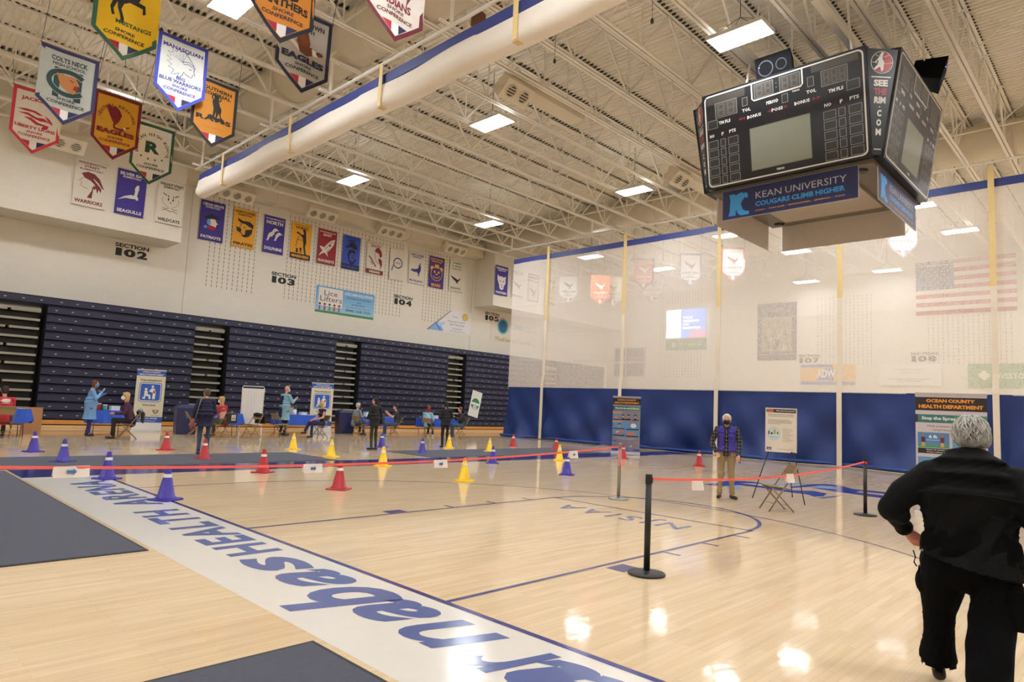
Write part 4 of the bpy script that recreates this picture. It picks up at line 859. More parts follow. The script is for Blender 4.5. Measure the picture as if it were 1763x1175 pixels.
def pn6(A, w, h): A.text('MANASQUAN', w/2, h*.855, w*.8, h*.065, (66, 62, 140), .04); em(A, 'chiefline', w*.48, h*.65, w*.33, (96, 104, 150), None, w*.32); A.text('BIG', w/2, h*.455, w*.18, h*.045, (70, 76, 160), .03); A.text('BLUE WARRIORS', w/2, h*.40, w*.82, h*.05, (70, 76, 160), .035); shore(A, w, h, (70, 76, 160))
pennant(6, 5.66, 18.3, 9.0, 'white pennant with royal blue border and outlined feather headdress, lettered MANASQUAN', (62, 74, 184), (214, 216, 210), pn6, w=1.27, h=1.98, seed=6)
def pn7(A, w, h): A.text('SOUTHERN', w/2, h*.87, w*.72, h*.055, (30, 26, 24), .035); A.text('REGIONAL', w/2, h*.80, w*.7, h*.055, (30, 26, 24), .035); em(A, 'ram', w*.55, h*.62, w*.28, (28, 24, 24), None, w*.34); A.text('RAMS', w/2, h*.42, w*.78, h*.07, (30, 26, 24), .05, space=1.2); A.text('SHORE CONFERENCE', w/2, h*.29, w*.5, h*.03, (176, 112, 30), .02)
pennant(7, 6.67, 18.5, 8.39, 'dark amber pennant with black border and black standing ram above RAMS', (30, 28, 34), (190, 124, 32), pn7, seed=7)
def pn8(A, w, h): em(A, 'panther', w*.6, h*.66, w*.26, (28, 26, 26), (220, 200, 180)); A.text('PANTHERS', w/2, h*.42, w*.78, h*.085, (40, 28, 22), .045); shore(A, w, h, (60, 40, 30)); A.text('POINT PLEASANT', w/2, h*.88, w*.8, h*.05, (30, 26, 24), .03)
pennant(8, 5.3, 11.7, 8.32, 'orange pennant with black border lettered PANTHERS at the top edge', (32, 32, 44), (206, 130, 36), pn8, w=1.28, seed=8)
def pn9(A, w, h): A.text('MIDDLETOWN', w/2, h*.87, w*.72, h*.065, (34, 40, 60), .035); A.text('SOUTH', w/2, h*.79, w*.36, h*.05, (34, 40, 60), .035); em(A, 'eagle2', w*.48, h*.58, w*.34, None); A.text('EAGLES', w/2, h*.415, w*.8, h*.08, (36, 42, 66), .06); shore(A, w, h, (36, 42, 66))
pennant(9, 6.57, 13.3, 8.30, 'grey pennant with navy border and a brown eagle behind the PANTHERS pennant', (32, 38, 64), (176, 174, 166), pn9, w=1.28, seed=9)
def pn10(A, w, h): em(A, 'warrior', w*.52, h*.64, w*.3, (110, 40, 46), None); A.text('INDIANS', w/2, h*.41, w*.56, h*.085, (124, 36, 46), .04); shore(A, w, h, (100, 36, 46)); A.text('TOMS RIVER SOUTH', w/2, h*.88, w*.8, h*.05, (124, 36, 46), .03)
pennant(10, 6.69, 10.0, 8.33, 'white pennant with maroon border lettered INDIANS at the top edge', (104, 30, 44), (210, 202, 190), pn10, w=1.3, seed=10)
def pnx(c, tx, e='hawk'):
    def f(A, w, h): em(A, e, w/2, h*.68, w*.3, c, WH, w*.4); A.text(tx, w/2, h*.42, w*.76, h*.07, c, .04); shore(A, w, h, c)
    return f
for i, (x, y, z, bd, fl, c, tx, lab) in enumerate(((33, 27.5, 8.6, (180, 176, 170), (230, 228, 222), (70, 74, 90), 'HURRICANES', 'white pennant seen through the mesh farthest left'), (33, 24.9, 8.3, (214, 110, 60), (226, 104, 52), (240, 230, 220), 'TIGERS', 'orange pennant seen through the mesh between the first two straps'),
        (33.8, 24.5, 8.3, (180, 172, 156), (206, 196, 176), (120, 110, 100), 'KNIGHTS', 'beige pennant just right of the orange one behind the mesh'), (33, 21.7, 9.0, (40, 36, 40), (212, 92, 48), (240, 224, 210), 'CARDINALS', 'orange pennant with black border topping the curtain band behind the mesh'),
        (33.8, 21.6, 8.3, (150, 140, 130), (200, 186, 166), (120, 110, 100), 'FALCONS', 'grey beige pennant below the black bordered orange one behind the mesh'), (33, 18.6, 8.9, (90, 110, 180), (228, 228, 226), (80, 90, 150), 'LANCERS', 'white pennant with blue border behind the mesh left of the third strap'),
        (33, 16.05, 8.9, (190, 70, 60), (230, 226, 218), (160, 60, 56), 'CASEYS', 'white pennant with red lettering behind the mesh right of the third strap'), (33, 7.9, 9.2, (120, 110, 120), (228, 226, 222), (90, 90, 110), 'BRAVES', 'white pennant tip behind the mesh below the hanging grey sign back'))):
    o = pennant(i, 0, 0, z, lab, bd, fl, pnx(c, tx), seed=20+i, grp='pennants hanging behind the mesh curtain'); 
    o.rotation_euler = (0, 0, -.9); o.location = (x, y+.5, z)
# ---------------- centre-hung scoreboard ----------------
SB = (17.77, 6.27); ZBt = 7.6; SD = 2.18; SW = 3.85; SH = 2.38; TILT = .155
sb = thing('center_hung_scoreboard', 'four sided black scoreboard hanging over the court with grey video screens', 'scoreboard', (SB[0], SB[1], 0))
BLK = M((22, 22, 26), .35, var=.03); SBK = (20, 20, 24)
oo = SH*math.sin(TILT); zt = ZBt+SH*math.cos(TILT)
def face_art(A):
    W_, H_ = SW, SH; GR = (150, 148, 140); DG = (44, 42, 42); dm = (58, 56, 54)
    A.rr(.0, .0, W_, H_, .12, (224, 222, 216)); A.rr(.035, .035, W_-.035, H_-.035, .10, SBK)
    A.rect(.05, 2.13, 1.10, 2.335, (64, 60, 56)); A.rect(2.72, 2.17, 3.74, 2.335, (74, 70, 64))
    A.line([(1.28, H_-.01), (1.28, 1.98), (1.33, 1.93), (2.47, 1.95), (2.51, 2.0), (2.51, H_-.01)], .035, (224, 222, 216))
    def dbox(x0, y0, x1, y1, n=0, txt=None):
        A.rect(x0, y0, x1, y1, GR); A.rect(x0+.012, y0+.012, x1-.012, y1-.012, DG if not n else (70, 66, 62))
        if n:
            dw = (x1-x0-.06)/n
            for k in range(n):
                cx = x0+.03+dw*(k+.5); cy = (y0+y1)/2; a = dw*.30; b = (y1-y0)*.36
                A.line([(cx-a, cy-b), (cx-a, cy+b), (cx+a, cy+b), (cx+a, cy-b), (cx-a, cy-b)], .045, (92, 88, 82)); A.line([(cx-a, cy), (cx+a, cy)], .045, (92, 88, 82))
    dbox(.29, 1.75, .88, 2.14, 2); dbox(1.02, 1.87, 1.16, 2.08); dbox(1.34, 1.97, 1.82, 2.31, 2); dbox(1.97, 1.96, 2.46, 2.31, 2)
    for y in (2.10, 2.2): A.ell(1.895, y, .02, .02, (90, 86, 110))
    dbox(2.01, 1.67, 2.16, 1.88); dbox(2.62, 1.87, 2.77, 2.10); dbox(2.93, 1.78, 3.51, 2.15, 3); dbox(3.47, 1.54, 3.75, 1.76); dbox(.07, 1.51, .34, 1.73)
    for t, x, y, w in (('TOL', 1.12, 1.76, .22), ('PERIOD', 1.78, 1.78, .30), ('TOL', 2.70, 1.76, .22), ('TM FLS', .53, 1.62, .32), ('TM FLS', 3.24, 1.64, .33), ('BONUS', 1.31, 1.56, .36), ('POSS', 1.89, 1.57, .28), ('BONUS', 2.48, 1.57, .36), ('NO', .17, 1.33, .13), ('F', .46, 1.33, .06), ('PTS', .73, 1.34, .18), ('NO', 3.05, 1.34, .16), ('F', 3.34, 1.34, .06), ('PTS', 3.62, 1.35, .2)):
        A.text(t, x, y, w, .085, (226, 224, 218), .04, res=1)
    for x, s in ((1.69, -1), (2.10, 1), (.95, -1), (1.04, -1), (2.76, 1), (2.86, 1)): A.poly([(x+.05*s, 1.57), (x-.04*s, 1.61), (x-.04*s, 1.53)], (130, 34, 44))
    for x0, x1 in ((.06, .33), (.39, .53), (.60, .87), (2.94, 3.22), (3.27, 3.42), (3.49, 3.77)):
        for k in range(5): dbox(x0, .055+k*.236, x1, .055+k*.236+.20)
    A.rect(1.17, .20, 2.65, 1.27, (96, 96, 86)); A.rect(1.185, .215, 2.635, 1.255, (132, 134, 118)); A.text('TREND', 1.89, .12, .2, .05, (210, 208, 200), .04); A.text('TREND', 2.35, 1.88, .18, .04, (210, 208, 200), .04)
def corner_art(A, wb, wt, H_):
    c = 0; m = (226, 222, 216); r = (176, 44, 40)
    A.ell(0, H_-.30, .25, .25, m, 28); A.ell(0, H_-.30, .238, .238, SBK, 28)
    A.poly([(.0, H_-.07), (.12, H_-.1), (.2, H_-.18), (.235, H_-.3), (.2, H_-.42), (.1, H_-.51), (-.08, H_-.52), (-.15, H_-.46), (.02, H_-.42), (.05, H_-.25)], r)
    A.poly([(-.02, H_-.07), (.03, H_-.08), (.0, H_-.2), (.05, H_-.3), (.04, H_-.45), (.0, H_-.52), (-.04, H_-.4), (-.14, H_-.47), (-.18, H_-.45), (-.08, H_-.33), (-.09, H_-.24), (-.14, H_-.32), (-.16, H_-.30), (-.06, H_-.17)], m); A.ell(-.03, H_-.145, .028, .034, m)
    A.line([(-.23, H_-.3), (-.1, H_-.32), (.1, H_-.33), (.23, H_-.3)], .01, m); A.line([(-.16, H_-.14), (0, H_-.2), (.16, H_-.13)], .01, m)
    A.rect(-.22, H_-.64, .22, H_-.615, m)
    A.text('SEE', 0, H_-.76, .32, .15, m, .05); A.text('THE', 0, H_-.95, .30, .15, r, .05); A.text('RIM', 0, H_-1.14, .26, .15, m, .05); A.ell(0, H_-1.29, .015, .015, m)
    A.text('C', 0, H_-1.43, .10, .15, m, .05); A.text('O', 0, H_-1.64, .11, .15, m, .05); A.text('M', 0, H_-1.85, .12, .15, m, .05); A.rect(-.08, .12, .08, .14, m)
fa_b = SH*math.cos(TILT)
for k in range(4):
    Rz = Matrix.Rotation(k*PI/2, 4, 'Z')          # k=0: face looking to -X
    T = Rz @ frameT((-SD, SW/2, ZBt), (0, -1, 0), (-math.sin(TILT), 0, math.cos(TILT)))
    b = MB().mat(BLK); b.box((-.06, -.05, -.22), (SW+.06, SH+.05, -.002), T); f = b.obj('display_face', sb)
    A = Art(.0012, .001); face_art(A); A.build('printed_face', T, f, rough=.35)
    # chamfer panel between this face and the next one
    c0 = Vector((-SD, -SW/2, ZBt)); c1 = Vector((-SW/2, -SD, ZBt)); c2 = Vector((-SW/2, -SD-oo, zt)); c3 = Vector((-SD-oo, -SW/2, zt))
    o = (c0+c1)/2; top = (c2+c3)/2; u = (c1-c0).normalized(); v = (top-o).normalized(); Tc = Rz @ frameT(o, u, v); hh = (top-o).length
    wb = (c1-c0).length/2; wt = (c2-c3).length/2
    b = MB().mat(BLK); b.add([Tc @ Vector(p) for p in ((-wb, 0, 0), (wb, 0, 0), (wt, hh, 0), (-wt, hh, 0), (-wb, 0, -.2), (wb, 0, -.2), (wt, hh, -.2), (-wt, hh, -.2))], [(0,1,2,3),(7,6,5,4),(0,4,5,1),(1,5,6,2),(2,6,7,3),(3,7,4,0)])
    f = b.obj('corner_panel', sb); A = Art(.0012, .003); corner_art(A, wb, wt, hh); A.build('printed_logo', Tc, f, rough=.3)
    # sponsor banner hanging below
    bT = Rz @ frameT((-1.97, 1.65, 6.72), (0, -1, 0), (0, 0, 1))
    b = MB().mat(M((206, 196, 186), .6)); b.box((0, 0, -.02), (3.3, .78, 0), bT); f = b.obj('hanging_sign', sb); f['label'] = 'navy sponsor sign under the scoreboard with a grey back'
    def kean(A, w, h):
        nv = (36, 42, 92); bl = (60, 158, 232)
        A.rect(0, 0, w, h, (150, 150, 160)); A.rect(.012, .012, w-.012, h-.012, nv)
        A.poly([(.19, .66), (.33, .66), (.36, .62), (.45, .66), (.52, .68), (.58, .645), (.66, .65), (.70, .55), (.66, .50), (.60, .53), (.53, .43), (.50, .38), (.56, .22), (.62, .17), (.72, .15), (.72, .07), (.50, .07), (.42, .14), (.37, .26), (.37, .09), (.17, .09), (.20, .2), (.22, .5)], bl)
        A.text('KEAN UNIVERSITY', 1.97, .52, 2.15, .17, (196, 196, 206), -.004); A.text('COUGARS CLIMB HIGHER', 1.95, .295, 2.13, .13, bl, .04)
        A.text('UNION  \u2022  TOMS RIVER  \u2022  MANAHAWKIN  \u2022  JEFFERSON  \u2022  CHINA', 1.95, .12, 2.13, .045, (226, 160, 60), .02)
    A = Art(.001, .001); kean(A, 3.3, .78); A.build('printed_sign', bT, f, rough=.35)
b = MB().mat(M((112, 104, 94), .5)); b.box((-1.95, -1.95, ZBt-.12), (1.95, 1.95, ZBt+.05)); b.obj('underside_tray', sb)
b = MB().mat(M((170, 160, 146), .5)); b.box((-1.3, -1.3, ZBt-.2), (1.3, 1.3, ZBt-.12)); b.obj('underside_panel', sb)
for sx in (-1, 1):
    for sy in (-1, 1): b = MB().mat(BLK); b.lathe([(.02, -.03), (.13, -.03), (.15, 0), (.12, .02)], 16, (sx*1.6, sy*1.6, ZBt-.13)); b.obj('speaker_port', sb)
b = MB().mat(BLK); b.box((-2.1, -2.1, zt-.25), (2.1, 2.1, zt-.08)); b.obj('top_frame', sb)
for sx in (-1, 1):
    for sy in (-1, 1): b = MB().mat(STEEL); b.bar((sx*1.4, sy*1.4, zt-.1), (sx*1.1, sy*1.1, 12.9), .05); b.obj('support_rod', sb)
b = MB().mat(STEEL); b.bar((-3.2, -1.1, 11.2), (3.2, -1.1, 11.2), .16, .2); b.bar((-3.2, 1.1, 11.2), (3.2, 1.1, 11.2), .16, .2); tag(b.obj('hanging_beam', sb), kind='stuff')
def speaker(x, y, z, rz, lab):
    t = thing('loudspeaker', lab, 'speaker', (x, y, z), rz)
    T = Matrix.Rotation(math.radians(-18), 4, 'Y'); b = MB().mat(M((12, 12, 14), .7, spec=.1))
    w, h, d = .46, .30, .45
    vs = [(-d, -w, -h), (-d, w, -h), (-d, w, h), (-d, -w, h), (d*.6, -w*.55, -h*.7), (d*.6, w*.55, -h*.7), (d*.6, w*.55, h*.7), (d*.6, -w*.55, h*.7)]
    b.add([T @ Vector(v) for v in vs], [(0,3,2,1),(4,5,6,7),(0,1,5,4),(1,2,6,5),(2,3,7,6),(3,0,4,7)]); b.obj('cabinet', t)
    for yy, r in ((.2, .2), (-.2, .14)):
        b = MB().mat(M((52, 52, 60), .4)); b.add([T @ Vector((-d-.012, yy+r*math.cos(a)*1, r*math.sin(a))) for a in [2*PI*i/20 for i in range(20)]]+[T @ Vector((-d-.012, yy+r*.85*math.cos(a), r*.85*math.sin(a))) for a in [2*PI*i/20 for i in range(20)]], [(i, (i+1) % 20, 20+(i+1) % 20, 20+i) for i in range(20)]); b.obj('driver_ring', t)
    b = MB().mat(M((90, 110, 230), .4, emit=6)); b.ell(T @ Vector((-d-.015, .36, .06)), (.012, .014, .014)); b.obj('indicator_light', t)
    b = MB().mat(STEEL)
    for yy in (-.3, .3): b.bar((0, yy, .2), (0, yy, 12.95-z), .03)
    tag(b.obj('hanging_bracket', t), kind='stuff')
speaker(16.35, 6.65, 10.75, 0, 'black loudspeaker with a blue indicator light above the front of the scoreboard')
speaker(19.15, 4.0, 10.85, PI/2+.25, 'black angular loudspeaker above the right side of the scoreboard')
# ---------------- cones ----------------
def cone_mesh(c):
    m = M(c, .4, var=.05, spec=.4)
    b = MB().mat(m); pr = [(.145, .02), (.14, .045), (.122, .05), (.032, .475), (.022, .49), (.0, .492)]
    b.lathe(pr, 24, cap=False); body = b.mesh('cone_body')
    b = MB().mat(m); w = .185
    pts = [(w-.03, -w), (w, -w+.03), (w, w-.03), (w-.03, w), (-w+.03, w), (-w, w-.03), (-w, -w+.03), (-w+.03, -w)]
    b.add([(x, y, .001) for x, y in pts]+[(x, y, .018) for x, y in pts]+[(x*.95, y*.95, .024) for x, y in pts], [tuple(range(7, -1, -1)), tuple(range(16, 24))]+[(i, (i+1) % 8, 8+(i+1) % 8, 8+i) for i in range(8)]+[(8+i, 8+(i+1) % 8, 16+(i+1) % 8, 16+i) for i in range(8)])
    base = b.mesh('cone_base')
    return body, base
b = MB().mat(M((232, 226, 214), .5)); r = lambda z: .122-(.09)*(z-.05)/.425+.0025
b.lathe([(r(.335), .335), (r(.385), .385)], 24, cap=False); STK = b.mesh('sticker')
PB = cone_mesh((58, 44, 150)); PR = cone_mesh((176, 30, 42)); PY = cone_mesh((240, 196, 20))
rows = {10.6: 'front row', 13.55: 'second row', 16.85: 'third row', 19.3: 'back row'}
CN = [('b', 3.66, 10.62, 'large blue cone nearest the camera on the edge of the white band'), ('b', 3.63, 13.5, 'blue cone behind the red belt where the white band meets the blue border'), ('b', 3.64, 16.78, 'blue cone standing at the grey mat above the white paper sign at left'), ('b', 3.6, 19.5, 'blue cone farthest left near the seated person in red'),
 ('r', 6.56, 10.57, 'largest red cone in front of the tape line right of the second belt sign'), ('r', 6.54, 13.53, 'red cone on the blue border left of the second belt sign'), ('r', 6.55, 16.7, 'red cone at the feet of the man in dark jacket and jeans'), ('r', 6.6, 19.5, 'red cone right below the upright Vaccination banner at left'),
 ('y', 9.6, 10.59, 'largest yellow cone on the open floor in the middle'), ('y', 9.8, 13.85, 'yellow cone crossed by the red belt on the blue border'), ('y', 9.92, 16.5, 'yellow cone beside the right end of the long grey mat'), ('y', 10.2, 19.2, 'yellow cone in front of the table with the blue gown man'),
 ('b', 13.0, 10.55, 'blue cone whose top is hidden by a white belt sign'), ('b', 13.34, 13.55, 'blue cone overlapping a yellow cone at the middle grey mat'), ('b', 13.45, 16.9, 'blue cone on the left edge of the middle grey mat'), ('b', 13.7, 19.5, 'blue cone partly behind the standing woman in black'),
 ('y', 16.36, 13.6, 'yellow cone beside the belt sign near the grey metal post'), ('y', 16.55, 17.0, 'yellow cone behind a blue cone on the middle grey mat'), ('y', 16.2, 18.8, 'yellow cone beside the standing person in black with ponytail'),
 ('r', 19.8, 10.6, 'red cone alone on the floor left of the man in the purple vest'), ('r', 19.6, 13.4, 'red cone touching the grey post in front of the grey health banner'), ('r', 20.1, 16.9, 'red cone hidden behind a yellow cone near the curtain'), ('r', 19.95, 19.1, 'red cone farthest back by the left end of the curtain')]
for c, x, y, lab in CN:
    body, base = {'b': PB, 'r': PR, 'y': PY}[c]
    t = thing('traffic_cone', lab, 'cone', (x, y, 0), random.uniform(-.3, .3)+.6, group={'b': 'blue cones', 'r': 'red cones', 'y': 'yellow cones'}[c])
    ob('cone_body', body, t); ob('base', base, t); s = ob('reflective_sticker', STK, t)
# ---------------- belt posts ----------------
BELT = M((255, 112, 100), .5, var=.02)
def post(x, y, c, rough, metal, lab, h=1.0, clip=None):
    t = thing('belt_post', lab, 'post', (x, y, 0)); m = M(c, rough, metal, var=.04)
    b = MB().mat(m); b.lathe([(.185, .002), (.19, .012), (.185, .022), (.10, .034), (.04, .045)], 32); b.obj('base', t)
    b = MB().mat(m); b.lathe([(.0315, .03), (.0315, h-.10)], 20); b.obj('tube', t)
    b = MB().mat(m); b.lathe([(.033, h-.10), (.0355, h-.095), (.0355, h-.005), (.033, h)], 20); b.box((-.012, -.041, h-.085), (.012, -.03, h-.03)); b.box((-.041, -.012, h-.085), (-.03, .012, h-.03)); b.obj('belt_head', t)
    return t
p1 = post(5.93, 3.73, (30, 28, 28), .45, 0, 'black belt post nearest the camera on its round base')
p2 = post(10.45, 7.22, (150, 148, 142), .32, .7, 'grey metal belt post standing at the top of the key', 1.04)
p3 = post(12.99, 3.72, (30, 28, 28), .45, 0, 'black belt post at right between the chair and the man in black', .99)
b = MB().mat(M((216, 60, 60), .4)); b.lathe([(.037, .90), (.037, .95)], 20, cap=False); o = b.obj('red_clip', p3)
p4 = post(-1.4, 7.2, (30, 28, 28), .45, 0, 'black belt post beyond the left edge', 1.08)
def belt(a, bb, sag, lab, hw=.014, n=24):
    v = Vector(bb)-Vector(a); pr = []
    for i in range(n+1):
        t = i/n; p = Vector(a)+v*t; p.z -= sag*4*t*(1-t); pr.append(p)
    b = MB().mat(BELT); nn = Vector((-v.y, v.x, 0)).normalized()*.0015
    vs = []
    for p in pr: vs += [p+nn+Vector((0,0,hw)), p+nn-Vector((0,0,hw)), p-nn-Vector((0,0,hw)), p-nn+Vector((0,0,hw))]
    b.add(vs, [(4*i+k, 4*(i+1)+k, 4*(i+1)+(k+1) % 4, 4*i+(k+1) % 4) for i in range(n) for k in range(4)]+[(3,2,1,0), (4*n, 4*n+1, 4*n+2, 4*n+3)])
    return tag(b.obj('barrier_belt'), lab, 'belt')
belt((5.965, 3.73, .95), (12.945, 3.72, .94), .11, 'coral red belt stretched between the two black posts at right')
belt((10.405, 7.22, .97), (-1.36, 7.2, 1.02), .18, 'coral red belt crossing the court from the grey post to the left edge')
b = MB().mat(BELT); b.box((10.40, 7.17, .62), (10.403, 7.20, .93)); tag(b.obj('belt_tail'), 'short coral belt end hanging down beside the grey post', 'belt')
def beltsign(x, y, zc, rz, w, h, lab, arrow=True):
    t = thing('belt_sign', lab, 'sign', (x, y, zc), rz, 'paper signs on the belts')
    b = MB().mat(M((236, 226, 218), .7, var=.02)); d = .006
    b.grid(lambda u, v: ((u-.5)*w*(1-.06*v*0), -d-.004*math.sin(v*3+u*5)-.015*v, .03-h*v), 6, 5); b.grid(lambda u, v: ((.5-u)*w, d+.02*v, .03-h*.9*v), 6, 5)
    b.grid(lambda u, v: ((u-.5)*w, -d*math.cos(PI*v), .03+.004*math.sin(PI*v)), 4, 3); b.obj('paper', t)
    if arrow:
        A = Art(.0015, .0); a = w*.14; A.poly([(-a, -.016), (a*.3, -.016), (a*.3, -.032), (a, 0), (a*.3, .032), (a*.3, .016), (-a, .016)], (70, 120, 176))
        A.build('printed_arrow', frameT((0, -.022, .03-h*.48), (1, 0, 0), (0, 0, 1)), t)
beltsign(1.64, 7.21, .852, .0, .29, .10, 'largest white belt sign with a blue arrow at left over the white band')
beltsign(4.1, 7.21, .80, .0, .25, .10, 'white belt sign with a blue arrow between two red cones')
beltsign(6.07, 7.21, .80, .0, .245, .105, 'white belt sign with a blue mark left of the largest yellow cone')
beltsign(9.04, 7.21, .88, .0, .23, .12, 'small white belt sign hiding the top of a blue cone near the grey post')
beltsign(6.89, 3.71, .855, -PI/2+1.2, .17, .10, 'blank white paper on the right belt near the black post', False)
beltsign(9.54, 3.71, .83, -PI/2+1.2, .15, .12, 'blank white paper on the right belt in front of the folding chair', False)
# ---------------- people ----------------
SKIN = (206, 152, 124)
def blob(name, prims, vox, mat, parent=None, sm=4, T=None):
    b = MB()
    for p in prims:
        if p[0] == 'e':                                   # ellipsoid: centre, radii, [rotation]
            b.ell(p[1], p[2], 14, 10, p[3] if len(p) > 3 else None)
        else:                                             # capsule p0 p1 r0 r1 [scale xyz]
            _, a, c, r0, r1 = p[:5]; s = Vector(p[5]) if len(p) > 5 else Vector((1, 1, 1))
            a = Vector([a[i]/s[i] for i in range(3)]); c = Vector([c[i]/s[i] for i in range(3)]); d = (c-a)
            if d.length < 1e-5: d = Vector((0, 0, 1e-4)); c = a+d
            u = d.normalized(); pts = []; rr = []
            for k in range(5): an = PI/2*(1-k/4); pts.append(a-u*r0*math.sin(an)); rr.append(max(.0008, r0*math.cos(an)))
            for k in range(5): an = PI/2*k/4; pts.append(c+u*r1*math.sin(an)); rr.append(max(.0008, r1*math.cos(an)))
            n0 = len(b.v); b.tube(pts, rr, 14)
            for i in range(n0, len(b.v)): b.v[i] = tuple(b.v[i][j]*s[j] for j in range(3))
    me = b.mesh(name); o = bpy.data.objects.new('tmp', me); COL.objects.link(o)
    m = o.modifiers.new('r', 'REMESH'); m.mode = 'VOXEL'; m.voxel_size = vox; m.use_smooth_shade = True
    if sm: m2 = o.modifiers.new('s', 'SMOOTH'); m2.iterations = sm; m2.factor = .5
    bpy.context.view_layer.update(); r = evalmesh(o); bpy.data.objects.remove(o); bpy.data.meshes.remove(me)
    r.materials.clear(); r.materials.append(mat); r.name = name
    if T is not None: r.transform(T)
    return ob(name, r, parent)
def V3(*a): return Vector(a)
def stand():
    return dict(pel=V3(0,0,.95), chest=V3(0,0,1.30), neck=V3(0,-.01,1.47), head=V3(0,.02,1.63), shL=V3(-.18,0,1.41), shR=V3(.18,0,1.41), elL=V3(-.24,-.03,1.13), elR=V3(.24,-.03,1.13), wrL=V3(-.25,.06,.89), wrR=V3(.25,.06,.89),
        hpL=V3(-.09,0,.90), hpR=V3(.09,0,.90), knL=V3(-.10,.02,.50), knR=V3(.10,.02,.50), anL=V3(-.10,-.02,.09), anR=V3(.10,-.02,.09), fL=V3(-.12,.13,.03), fR=V3(.12,.13,.03))
def seat(lean=.05):
    return dict(pel=V3(0,-.02,.52), chest=V3(0,lean-.02,.86), neck=V3(0,lean,1.04), head=V3(0,lean+.05,1.20), shL=V3(-.18,lean-.01,.98), shR=V3(.18,lean-.01,.98), elL=V3(-.23,lean+.06,.73), elR=V3(.23,lean+.06,.73), wrL=V3(-.14,.32,.66), wrR=V3(.14,.32,.66),
        hpL=V3(-.09,0,.50), hpR=V3(.09,0,.50), knL=V3(-.11,.42,.52), knR=V3(.11,.42,.52), anL=V3(-.11,.42,.09), anR=V3(.11,.42,.09), fL=V3(-.12,.56,.03), fR=V3(.12,.56,.03))
def person(lab, x, y, hdg, s, J, top, bot, hair, shoes=(30, 28, 28), skin=SKIN, sleeve=1.0, bulk=1.0, skirt=None, mask=None, hstyle='short', vox=.013, z=0, hl=0, gloves=None, female=False, turn=0, grip=.3, legmul=1.0, bare_back=None, topmat=None, armr=1.0):
    """local axes: x right, y forward, z up; hdg is the world angle the figure faces"""
    t = thing('person', lab, 'person', (x, y, z), hdg-PI/2); t.scale = (s, s, s)
    sk = M(skin, .55, var=.05); b = bulk; P = []
    hd = J['head']; Rh = Matrix.Rotation(turn, 4, 'Z')
    hp = lambda v: hd + Rh @ Vector(v)
    P += [('e', hp((0, -.01, .025)), (.074, .092, .098), Rh), ('e', hp((0, .022, -.045)), (.055, .062, .072), Rh), ('e', hp((0, .092, -.012)), (.014, .02, .024), Rh), ('e', hp((0, .082, -.052)), (.026, .012, .012), Rh), ('e', hp((0, .07, .03)), (.05, .022, .014), Rh)]
    for sx in (-1, 1): P.append(('e', hp((.078*sx, -.005, -.005)), (.012, .02, .032), Rh))
    P += [('c', J['neck']-V3(0, 0, .05), hd-V3(0, .012, .04), .056*b**.5, .052*b**.5), ('c', J['pel'], J['chest'], .13*b, .14*b, (1, .68, 1)), ('c', J['chest'], J['neck']-V3(0, 0, .06), .12*b, .08, (1.2, .65, 1)), ('c', J['shL'], J['shR'], .052, .052)]
    for q in 'LR':
        sx = -1 if q == 'L' else 1; sh, el, wr = J['sh'+q], J['el'+q], J['wr'+q]
        P += [('c', sh, el, .045*armr, .038*armr), ('c', el, wr, .038*armr, .025)]
        d = (wr-el).normalized(); side = V3(1, 0, 0) if abs(d.x) < .8 else V3(0, 1, 0); side = (side-d*side.dot(d)).normalized()
        if 'sd'+q in J: side = (J['sd'+q]-d*J['sd'+q].dot(d)).normalized()
        nrm = d.cross(side).normalized() * (1 if q == 'L' else -1)
        if 'cu'+q in J: nrm = J['cu'+q]
        pc = wr+d*.05; P.append(('c', wr+d*.01, wr+d*.085, .026, .03, ) ); P.append(('c', pc-side*.02, pc+side*.02, .021, .021))
        for k in range(4):
            r0 = wr+d*(.088-.004*abs(k-1.5))+side*(.026*(k-1.5)*.85); L_ = (.036, .042, .04, .03)[k]
            c1 = r0+(d*math.cos(grip)+nrm*math.sin(grip))*L_; c2 = c1+(d*math.cos(grip*2.6)+nrm*math.sin(grip*2.6))*L_*.8
            P += [('c', r0, c1, .0098, .0092), ('c', c1, c2, .0092, .0080)]
        ts = -1 if (side.dot(V3(sx, 0, 0)) > 0) else 1
        tb = wr+d*.035+side*.026*ts; t1 = tb+(side*ts*.6+d*.75+nrm*.25).normalized()*.04; P += [('c', tb, t1, .013, .011), ('c', t1, t1+(d+nrm*.4).normalized()*.028, .011, .009)]
        P += [('c', J['hp'+q], J['kn'+q], .075*b*legmul, .05*legmul), ('c', J['kn'+q], J['an'+q], .05*legmul, .034*legmul), ('c', J['an'+q]-V3(0, 0, .03), J['f'+q], .034, .028)]
    blob('body', P, vox, sk, t)
    # eyes
    for sx in (-1, 1):
        e = MB().mat(M((236, 232, 226), .3)); e.ell(hp((.03*sx, .079, .012)), (.012, .008, .008), 8, 6); e.mat(M((40, 30, 26), .3)); e.ell(hp((.03*sx, .0855, .012)), (.006, .004, .006), 8, 6); e.obj('eye', t)
    # top garment
    g = topmat or M(top, .8, var=.10, scale=14, bump=.35, bscale=22); tb = .017; Q = []
    pel, ch = J['pel'], J['chest']; low = pel-V3(0, 0, .03)
    Q += [('c', low, ch, .150*b, .152*b, (1, .72, 1)), ('c', ch, J['neck']-V3(0, 0, .075), .145*b**.6, .10, (1.22, .68, 1)), ('c', J['shL'], J['shR'], .064, .064)]
    if female: Q.append(('c', ch+V3(-.07, .085, -.02), ch+V3(.07, .085, -.02), .055, .055))
    if b > 1.15: Q.append(('e', (pel+ch)/2+V3(0, .06, -.02), (.14*b, .13*b, .2)))
